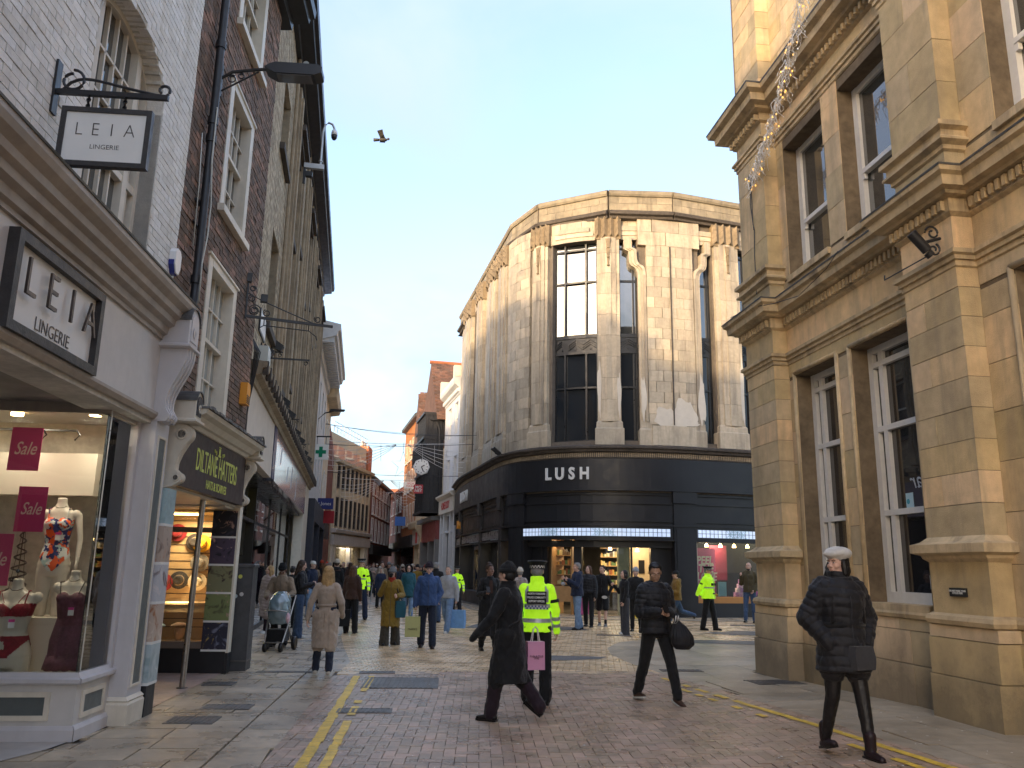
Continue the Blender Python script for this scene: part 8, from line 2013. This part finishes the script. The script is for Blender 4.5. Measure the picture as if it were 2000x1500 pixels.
person('woman in a pink beige quilted coat half hidden behind the street cabinet',-5.85,20.6,face=-25,H=1.60,sex='f',hair=('long','blond'),top=('long','pinkbeige',('puff','hood')),trou=('slim','plum'),shoe='white',legL=(12,4),legR=(-10,10),yaw=-40,res=1)
person('person in black with short dark hair standing behind the man with the pushchair',-5.75,22.4,face=165,H=1.58,hair=('short','black'),top=('jacket','black',('bulk',)),trou=('slim','black'),res=1)
person('young woman in a black jacket and wide blue jeans looking at her hands',-4.78,19.4,face=105,H=1.72,sex='f',hair=('long','brown',.22),top=('short','nylon',('bulk',)),trou=('wide','jean'),shoe='white',armLv=((.1,-.1,-1),(-.1,-.9,.3)),armRv=((.1,-.1,-1),(-.1,-.9,.3)),handL='grip',handR='grip',pitch=14,res=2,fat=1.05)
person('person in a white cap and dark jacket by the shop window',-6.3,27.0,face=60,H=1.74,hair=('short','brown'),hat=('cap','white'),top=('jacket','navy'),trou=('slim','ljean'),res=1)
person('woman with long brown hair in a dark brown coat just behind the blond woman',-4.15,19.2,face=170,H=1.66,sex='f',hair=('long','auburn',.3),top=('mid','brown'),trou=('slim','djean'),shoe='white',res=1)
w22=person('woman with long brown hair in a brown leather jacket holding a black tote',-3.86,20.9,face=172,H=1.62,sex='f',hair=('long','auburn',.30),top=('jacket','brown',('bulk',)),trou=('straight','black'),shoe='black',armL=(4,8,8),res=2,fat=1.06)
bag('large black tote bag hanging beside the woman in the brown jacket',(-3.98,20.6,.80),.30,.40,.12,C_['black'],10,cat='tote bag',name='tote_bag',handle=.22,soft=.1)
person('person in a dark coat with a brown fur collar and a white woolly hat',-5.85,28.6,face=178,H=1.80,sex='f',hair=('short','brown'),hat=('beanie','cream'),top=('mid','black',('hood','bulk')),trou=('slim','black'),res=1,extra=lambda I:band(I,I['sh']-.03,I['sh']+.05,C_['brown'],0,360,name='fur_collar',e=.03))
person('officer in a yellow jacket standing with feet apart in the middle of the street',-4.6,26.2,face=10,H=1.83,hair=('short','brown'),hat=('police',None),top=('jacket','hiviz'),trou=('straight','navy'),shoe='boot',legL=(6,2),legR=(-4,2),legout=9,armL=(0,10,16),armR=(0,10,16),res=2,extra=officer(False))
def ex_m(I):
    strap(I,[(.15,.04,I['sh']+.02),(.14,-.12,I['sh']-.15),(.19,-.06,I['hip']+.16)],C_['dgrey'],'bag_strap',.012)
    c,f_,n=blob([('l',[((0,-.02,I['sh']+.00),.10,.10),((0,-.03,I['sh']+.07),.09,.095),((0,-.035,I['sh']+.12),.08,.09)],14)],.01,2); c=c+n*wob(c,50,.008)[:,None]; meshobj('scarf',c,f_,C_['red'],I['t'])
w25=person('woman in a long mustard coat and woolly hat covering her mouth with a dark glove',-2.48,17.95,face=2,H=1.58,sex='f',hair=('bob','brown'),hat=('knit','grey'),top=('long','mustard',('bulk',)),trou=('wide','taupe'),shoe='boot',legL=(-4,10),legR=(5,4),armRv=((.32,-.35,-1),(-.55,-.55,1.3)),armLv=((.30,.05,-1),(-.30,-.85,-.05)),handR=None,handL='grip',pitch=6,res=3,fat=1.12,extra=ex_m)
c,f_,n=blob([('e',(0,0,0),(.045,.04,.05)),('e',(.03,-.01,.02),(.03,.03,.03))],.008,1); gl=meshobj('glove',c,f_,C_['black'],w25['t']); gl.location=w25['hc']+Vector((-.02,-.125,-.045))
bag('dark teal slouchy handbag on the arm of the woman in mustard',wpt(w25,(.22,-.10,w25['hip']+.14)),.20,.34,.10,C_['teal'],30,cat='handbag',name='handbag',handle=.06,soft=.6)
def ex_g(I):
    f=MB()
    for s in (1,-1): f.tube([I['H'](.030*s+.022*math.cos(a),-.096,.002+.017*math.sin(a)) for a in [2*math.pi*i/10 for i in range(11)]],.0028,4); f.tube([I['H'](.052*s,-.094,.004),I['H'](.075*s,-.0,.006)],.0025,4)
    f.tube([I['H'](-.008,-.098,.006),I['H'](.008,-.098,.006)],.0028,4); f.build('spectacles',m_glasses,I['t'])
m26=person('man in a blue anorak and maroon beanie with glasses walking towards us',-1.66,17.5,face=6,H=1.70,hair=('short','grey'),hat=('beanie','plum'),top=('jacket','blue',('collar','bulk')),trou=('straight','djean'),shoe='burg',legL=(10,4),legR=(-7,8),armR=(2,12,6),armLv=((.28,.25,-1),(-.35,-.4,-.8)),handR='grip',handL='pocket',res=3,fat=1.08,extra=lambda I:(ex_g(I),[meshobj('turn_up',*blob([('c',I['J'][s][2]+Vector((0,0,.02)),I['J'][s][2]+Vector((0,0,.055)),.068,.068)],.014,1)[:2],C_['lgrey'],I['t']) for s in (1,-1)]))
bag('pale olive paper carrier bag held by the man in the blue anorak',wpt(m26,m26['A'][-1][2]+Vector((-.04,-.03,-.06))),.30,.40,.14,mat('olive_bag',(.42,.42,.17),rough=.5,var=.1,ns=9),8,txt=[('MARKS',.06,.62,C_['olive'])],handle=.17,soft=.08)
h27=person('person in a pale grey hoodie and light jeans walking just behind the blue anorak',-1.55,21.6,face=-20,H=1.70,hair=('short','grey'),top=('sweat','lgrey',('bulk',)),trou=('straight','ljean'),shoe='white',legL=(20,2),legR=(-16,24),armL=(-2,14,8),handL='grip',res=1)
bag('light blue carrier bag carried beside the grey hoodie',wpt(h27,h27['A'][1][2]+Vector((.06,-.02,-.05))),.34,.44,.16,mat('light_blue_bag',(.16,.34,.62),rough=.5,var=.15,ns=10),-14,soft=.35,handle=.2,hm=C_['plum'])
person('woman in a teal fur hooded parka between the mustard coat and blue anorak',-3.28,27.6,face=4,H=1.66,sex='f',hair=('bob','brown'),hat=('furhood','black'),top=('mid','teal',('bulk',)),trou=('straight','ljean'),shoe='shiny',res=1,fat=1.15,extra=ex_g)
n29=person('older person in a navy coat with a walking stick on the left of the street',-5.1,33.6,face=6,H=1.55,sex='f',hair=('short','grey'),hat=('hood','cream'),top=('mid','navy',('bulk',)),trou=('straight','black'),res=1,fat=1.1)
ws_=thing('walking_stick','pale walking stick of the older person in navy','walking stick',(-5.42,33.3,0)); f=MB(); f.tube([(-5.42,33.2,0),(-5.38,33.3,.85)],.014,6); f.build('stick',C_['lgrey'],ws_)
person('person in a pale patterned coat holding a phone in the middle distance',-7.3,45.3,face=5,H=1.78,sex='f',hair=('short','brown'),top=('jacket','patt',('bulk',)),trou=('slim','djean'),armLv=((.2,-.1,-1),(-.4,-.8,.4)),armRv=((.2,-.1,-1),(-.4,-.8,.4)),res=1)
person('man in a black jacket behind the blue anorak, seen from behind',-2.2,25.4,face=170,H=1.76,hair=('short','grey'),top=('jacket','black',('collar','bulk')),trou=('straight','jean'),res=1)
person('person in a cream hat and patterned coat between the black coat and the officer',.30,22.3,face=175,H=1.62,sex='f',hair=('short','grey'),hat=('beanie','cream'),top=('mid','patt',('bulk',)),trou=('slim','black'),res=1)
# the distant crowd, each its own figure
cols=['black','navy','dgrey','dkgrn','black','brown','navy','olive','grey','black','camel','teal','black','plum','dgrey','red','navy','black','lgrey','mustard','black','dkgrn','navy','dgrey','black','brown','blue','black']
nm_={'black':'black','navy':'navy','dgrey':'charcoal','dkgrn':'dark green','brown':'brown','olive':'olive','grey':'grey','camel':'camel','teal':'teal','plum':'plum','red':'red','lgrey':'pale grey','mustard':'mustard','blue':'blue'}
rc=random.Random(21); pts=[]
BX=[(640,38),(650,52),(664,47),(676,58),(690,50),(702,62),(712,44),(722,56),(738,50),(745,64),(752,43),(760,55),(768,38.5),(775,60),(784,42),(791,52),(799,36.5),(806,47),(813,41),(822,36),(829,45),(838,39),(770,72),(733,75),(705,72),(796,70),(757,49),(685,66)]
ordn=['first','second','third','fourth','fifth','sixth','seventh','eighth','ninth','tenth','eleventh','twelfth','thirteenth','fourteenth','fifteenth','sixteenth','seventeenth','eighteenth','nineteenth','twentieth','twenty-first','twenty-second','twenty-third','twenty-fourth','twenty-fifth','twenty-sixth','twenty-seventh','twenty-eighth']
order=sorted(range(len(BX)),key=lambda i:BX[i][0]); rank={i:r for r,i in enumerate(order)}
for i,(px,yy) in enumerate(BX):
    xx=(px-996)/1597*yy; c=cols[i]; sx_='f' if i%2 else 'm'; away=rc.random()<.45
    ht=rc.choice([None,None,None,('beanie','cream'),('beanie','black'),('hood','black'),('beanie','red'),('cap','white'),('beanie','grey')])
    hr=rc.choice([('short','black'),('short','grey'),('long','brown'),('short','brown'),('bald','grey'),('long','auburn')])
    a=rc.uniform(6,20); 
    person('small %s figure in a %s coat, %s from the left in the distant crowd'%('far' if yy>50 else 'distant',nm_[c],ordn[rank[i]]),xx,yy,face=(180 if away else 0)+rc.uniform(-25,25),H=rc.uniform(1.58,1.82),sex=sx_,skin=rc.choice(['light','light','light','mid']),hair=hr,hat=ht,
      top=(rc.choice(['jacket','mid','jacket','long']),c,('bulk',)),trou=(rc.choice(['slim','straight']),rc.choice(['black','djean','jean','navy'])),legL=(a,4),legR=(-a*.8,10),armL=(-a*.7,9,14),armR=(a*.7,9,14),res=0,group='distant crowd in the far street')
more=[(604,34),(628,36),(645,43),(655,35),(668,33),(673,60),(681,41),(695,37),(699,78),(708,52),(716,66),(727,39),(731,58),(736,84),(749,73),(755,36),(762,67),(774,47),(780,37),(788,70),(794,43),(803,64),(809,34.5),(817,58),(826,56),(834,45),(842,36),(716,92),(742,100),(765,88)]
ctl=['black','dark blue','grey','brown','dark green','beige','black','maroon']; ccl=['black','navy','dgrey','brown','dkgrn','camel','black','plum']
for i,(px,yy) in enumerate(sorted(more)):
    xx=(px-996)/1597*yy; c=i*5%8; a=rc.uniform(6,20)
    person('far walker in %s, one of the small figures %s'%(ctl[c],['near the left shopfronts','left of the officer','behind the officer','in the middle of the street','before the brick houses','right of the street centre','below the clock','beside the white shop'][min(7,i*8//len(more))]),xx,yy,face=rc.choice([0,180])+rc.uniform(-25,25),H=rc.uniform(1.58,1.82),sex='mf'[i%2],hair=rc.choice([('short','black'),('short','grey'),('long','brown'),('short','brown')]),hat=rc.choice([None,None,('beanie','black'),('hood','black'),('beanie','cream')]),
      top=(rc.choice(['jacket','mid','long']),ccl[c],('bulk',)),trou=(rc.choice(['slim','straight']),rc.choice(['black','djean','jean'])),legL=(a,4),legR=(-a*.8,10),armL=(-a*.7,9,14),armR=(a*.7,9,14),res=0,group='distant crowd in the far street')
# ================================================================ window mannequins of the lingerie shop
m_man=mat('mannequin',(.62,.57,.49),rough=.35,var=.04,ns=4,spec=.4)
m_red=mat('red_lace',(.28,.008,.025),rough=.55,var=.35,ns=40,bump=.6,bs=300); m_plm=mat('plum_lace',(.135,.045,.075),rough=.55,var=.35,ns=40,bump=.6,bs=300)
def floral():
    m=bpy.data.materials.new('floral_print'); m.use_nodes=True; t=m.node_tree; b=t.nodes['Principled BSDF']; b.inputs['Roughness'].default_value=.5
    g=N(t,'ShaderNodeNewGeometry'); v=N(t,'ShaderNodeTexVoronoi',i={'Scale':24.0,'Randomness':1.0}); Lk(t,g.outputs['Position'],v.inputs[0])
    s=N(t,'ShaderNodeSeparateColor'); Lk(t,v.outputs['Color'],s.inputs[0]); r=N(t,'ShaderNodeValToRGB'); r.color_ramp.interpolation='CONSTANT'; e=r.color_ramp.elements
    e[0].position=0; e[0].color=(.70,.10,.015,1); e[1].position=.28; e[1].color=(.66,.68,.66,1); k=e.new(.50); k.color=(.012,.025,.12,1); k=e.new(.74); k.color=(.35,.50,.50,1); k=e.new(.86); k.color=(.02,.04,.18,1)
    Lk(t,s.outputs[0],r.inputs[0]); n=N(t,'ShaderNodeTexNoise',i={'Scale':18,'Detail':2}); Lk(t,g.outputs['Position'],n.inputs[0]); mx=N(t,'ShaderNodeMix',data_type='RGBA',i={0:.10}); Lk(t,g.outputs['Position'],mx.inputs[6]); Lk(t,n.outputs['Color'],mx.inputs[7]); Lk(t,mx.outputs[2],v.inputs[0])
    Lk(t,r.outputs[0],b.inputs['Base Color']); return m
m_flo=floral()
def mannequin(label,x,y,z,face,kind,sc=1.0,full=1.0):
    t=thing('mannequin',label,'mannequin',(x,y,z),group='headless display mannequins in the shop window'); t['_loc']=(0,0,0); t.rotation_euler=(0,0,rad(face)); t.scale=(sc,sc,sc); w=full
    pr=[((0,.0,.50),.150*w,.105*w),((0,.005,.62),.175*w,.125*w),((0,0,.72),.150*w,.110*w),((0,0,.84),.118*w,.090*w),((0,-.005,.97),.135*w,.098*w),((0,0,1.08),.155*w,.095*w),((0,.005,1.18),.165*w,.075),((0,.01,1.235),.075,.055),((0,.01,1.28),.050,.048),((0,.005,1.34),.050,.048)]
    P=[('l',pr,20),('e',(.070*w,-.075*w,1.05),(.066*w,.062*w,.064*w)),('e',(-.070*w,-.075*w,1.05),(.066*w,.062*w,.064*w)),('e',(.075*w,.06,.60),(.085*w,.085*w,.10)),('e',(-.075*w,.06,.60),(.085*w,.085*w,.10)),
       ('c',(.085*w,0,.56),(.082*w,.0,.12),.092*w,.062*w),('c',(-.085*w,0,.56),(-.082*w,.0,.12),.092*w,.062*w),('e',(.165*w,.0,1.16),(.05,.05,.055)),('e',(-.165*w,.0,1.16),(.05,.05,.055))]
    if kind=='swim': P+=[('c',(.185,.0,1.15),(.235,-.02,.88),.040,.032),('c',(.235,-.02,.88),(.25,-.10,.66),.031,.022),('e',(.252,-.12,.60),(.018,.03,.055))]
    c,f_,n=blob(P,.011,3); meshobj('body_form',c,f_,m_man,t)
    def cut(name,m,fn,e=.006,lace=0):
        k_=[i for i,q in enumerate(f_) if fn(c[list(q)].mean(axis=0))]
        if not k_: return
        c2=c+n*e
        if lace: c2=c2+n*(np.sin(c2[:,0]*160)*np.sin(c2[:,2]*150)*.002)[:,None]
        ids=sorted({v for i in k_ for v in f_[i]}); mp={v:j for j,v in enumerate(ids)}; meshobj(name,c2[ids],[tuple(mp[v] for v in f_[i]) for i in k_],m,t)
    arm=lambda p:abs(p[0])>.165*w+.0 and p[2]>.70 
    if kind=='swim':
        cut('swimsuit',m_flo,lambda p:not arm(p) and .56+max(0,abs(p[0])-.03)*1.3<p[2]<1.10-.25*(p[1]>0)*.6-.0+ (0.02*abs(math.sin(p[0]*22))))
        for s in (1,-1): f=MB(); f.tube([(s*.09*w,-.10,1.09),(s*.10,-.05,1.22),(s*.09,.03,1.23)],.007,5); f.build('shoulder_strap',m_flo,t)
    if kind=='red':
        cut('bra',m_red,lambda p:.985<p[2]<1.10-.05*(1-min(1,abs(p[0])/.06)) and not arm(p),lace=1)
        cut('briefs',m_red,lambda p:p[2]<.80 and p[2]>.60+max(0,abs(p[0])-.03)*1.15-.06*(p[1]>.02) and not(abs(p[0]+.05)<.045*(1-(p[2]-.70)*6) and .68<p[2]<.75 and p[1]<0),lace=1)
        for s in (1,-1): f=MB(); f.tube([(s*.10*w,-.13,1.09),(s*.125,-.06,1.22),(s*.12,.02,1.225)],.006,5); f.tube([(s*.02,-.12,1.03),(s*.07,-.12,1.13),(s*.11,-.06,1.20)],.004,4); f.build('shoulder_strap',m_red,t)
    if kind=='slip':
        R_=[((0,.0,.32),.205,.15),((0,.0,.42),.185,.14),((0,.0,.62),.180,.135),((0,0,.84),.128,.102),((0,-.01,1.0),.150,.12),((0,-.01,1.08),.15,.115)]
        c2,f2,n2=blob([('l',[(a,b*w,d*w) for a,b,d in R_],20),('e',(.07,-.08,1.05),(.07,.066,.068)),('e',(-.07,-.08,1.05),(.07,.066,.068))],.012,2); an=np.arctan2(c2[:,1],c2[:,0]); c2=c2+n2*(.008*np.sin(an*9)*np.clip((.8-c2[:,2])*2,0,1))[:,None]; meshobj('slip_dress',c2,f2,m_plm,t)
        f=MB(); f.lathe((0,0,0),[(.185*w,.47),(.215*w,.33),(.20*w,.33)],30,sy=.75); f.build('lace_hem',m_plm,t,smooth=True)
        for s in (1,-1): f=MB(); f.tube([(s*.09*w,-.12,1.10),(s*.12,-.06,1.22),(s*.11,.02,1.225)],.006,5); f.build('shoulder_strap',m_black,t)
    f=MB(); f.tube([(.055*math.cos(a),-.0+.055*math.sin(a)-.02*(math.sin(a)<0)*abs(math.sin(a)),1.255-.03*(math.sin(a)<0)*abs(math.sin(a))) for a in [2*math.pi*i/16 for i in range(17)]],.004,4); f.build('necklace',m_dst,t)
    f=MB(); f.box(WORLD,.02,.075,-.165*w,-.160*w,.88,.96); g_=f.build('price_tag',m_signw,t); f=MB(); f.box(WORLD,.02,.075,-.167*w,-.166*w,.935,.962); f.build('tag_header',mat('tag_pink',(.55,.05,.25),var=0),g_)
mannequin('mannequin in a blue and orange floral swimsuit, standing highest at the back',-4.72,8.72,.98,12,'swim',.96,.95)
mannequin('full figured mannequin in a dark red lace bra and briefs at the front left',-4.76,8.20,.13,14,'red',.98,1.18)
mannequin('mannequin in a plum lace slip dress at the front right',-4.34,8.45,.28,10,'slip',.93,1.0)
pl_=MB(); pl_.box(WORLD,-5.0,-4.45,8.5,9.0,.52,.98+.08); tag(pl_.build('display_plinth',m_wallin),'white display plinth under the swimsuit mannequin','plinth')
# spiral tinsel tree
tt=thing('spiral_tree','slim dark spiral tinsel tree in the shop window','ornament',(-4.98,8.55,.55)); f=MB(); pts=[]
for i in range(220): u=i/220; a=u*2*math.pi*13; r_=.15*(1-u)**.9+.008; pts.append((-4.98+r_*math.cos(a),8.55+r_*math.sin(a),.60+1.42*u))
f.tube(pts,.017,5,r1=.006); f.build('spiral',mat('tinsel',(.045,.035,.035),rough=.35,var=.6,ns=120,metal=.5,bump=1,bs=200),tt); f=MB(); f.tube([(-4.98,8.55,.55),(-4.98,8.55,2.05)],.006,5)
for k in range(6): a=k*math.pi/3; f.tube([(-4.98+.15*math.cos(a),8.55+.15*math.sin(a),.58),(-4.98,8.55,2.05)],.003,4)
f.build('wire_frame',m_dst,tt,kind='stuff')
r=random.Random(6)
for k in range(9): u=r.random()*.8; a=r.random()*6.3; tag(MB().ell((-4.98+.15*(1-u)*math.cos(a),8.55+.15*(1-u)*math.sin(a),.62+1.4*u),(.02,.02,.02),8,6).build('bauble',mat('bauble_blue',(.10,.16,.22),rough=.1,metal=.8,var=0),tt,smooth=True))
# sale posters hanging in the window
m_sale=mat('sale_pink',(.50,.035,.16),rough=.5,var=.06); m_salet=mat('sale_text',(.75,.55,.50),rough=.5,var=0)
def sale(x,y,z,w,h,az,label):
    t=thing('sale_poster',label,'poster',(x,y,z),group='pink sale posters in the shop window'); X=Fr(x,y,az); f=MB(); f.box(X,-w/2,w/2,-.003,.003,z-h/2,z+h/2); f.build('sheet',m_sale,t); text('Sale',w*.62,XF(X(0,.005,z),X.D,(0,0,1),X.Nn),t,m_salet,ext=.001,shear=.35,sx=.72,off=.001)
sale(-4.93,8.28,2.72,.30,.44,84,'pink Sale poster hanging highest at the left edge of the window')
sale(-4.82,8.34,2.12,.28,.45,84,'pink Sale poster hanging in the middle, above the spiral tree')
sale(-5.06,8.26,1.62,.30,.50,84,'pink Sale poster cut off by the left edge, lowest of them')
nb_=thing('window_card','tilted pale blue notice card low in the shop window','card',(-4.12,8.95,1.1)); X=Fr(-4.13,8.9,60); f=MB(); f.box(X,-.10,.10,-.003,.003,.98,1.28); f.build('card',mat('card_blue',(.45,.52,.66),rough=.4,var=.1),nb_)
# ---- tidy
for o in list(bpy.data.objects):
    if '_loc' in o: del o['_loc']

bpy.data.scenes.remove(TMP)
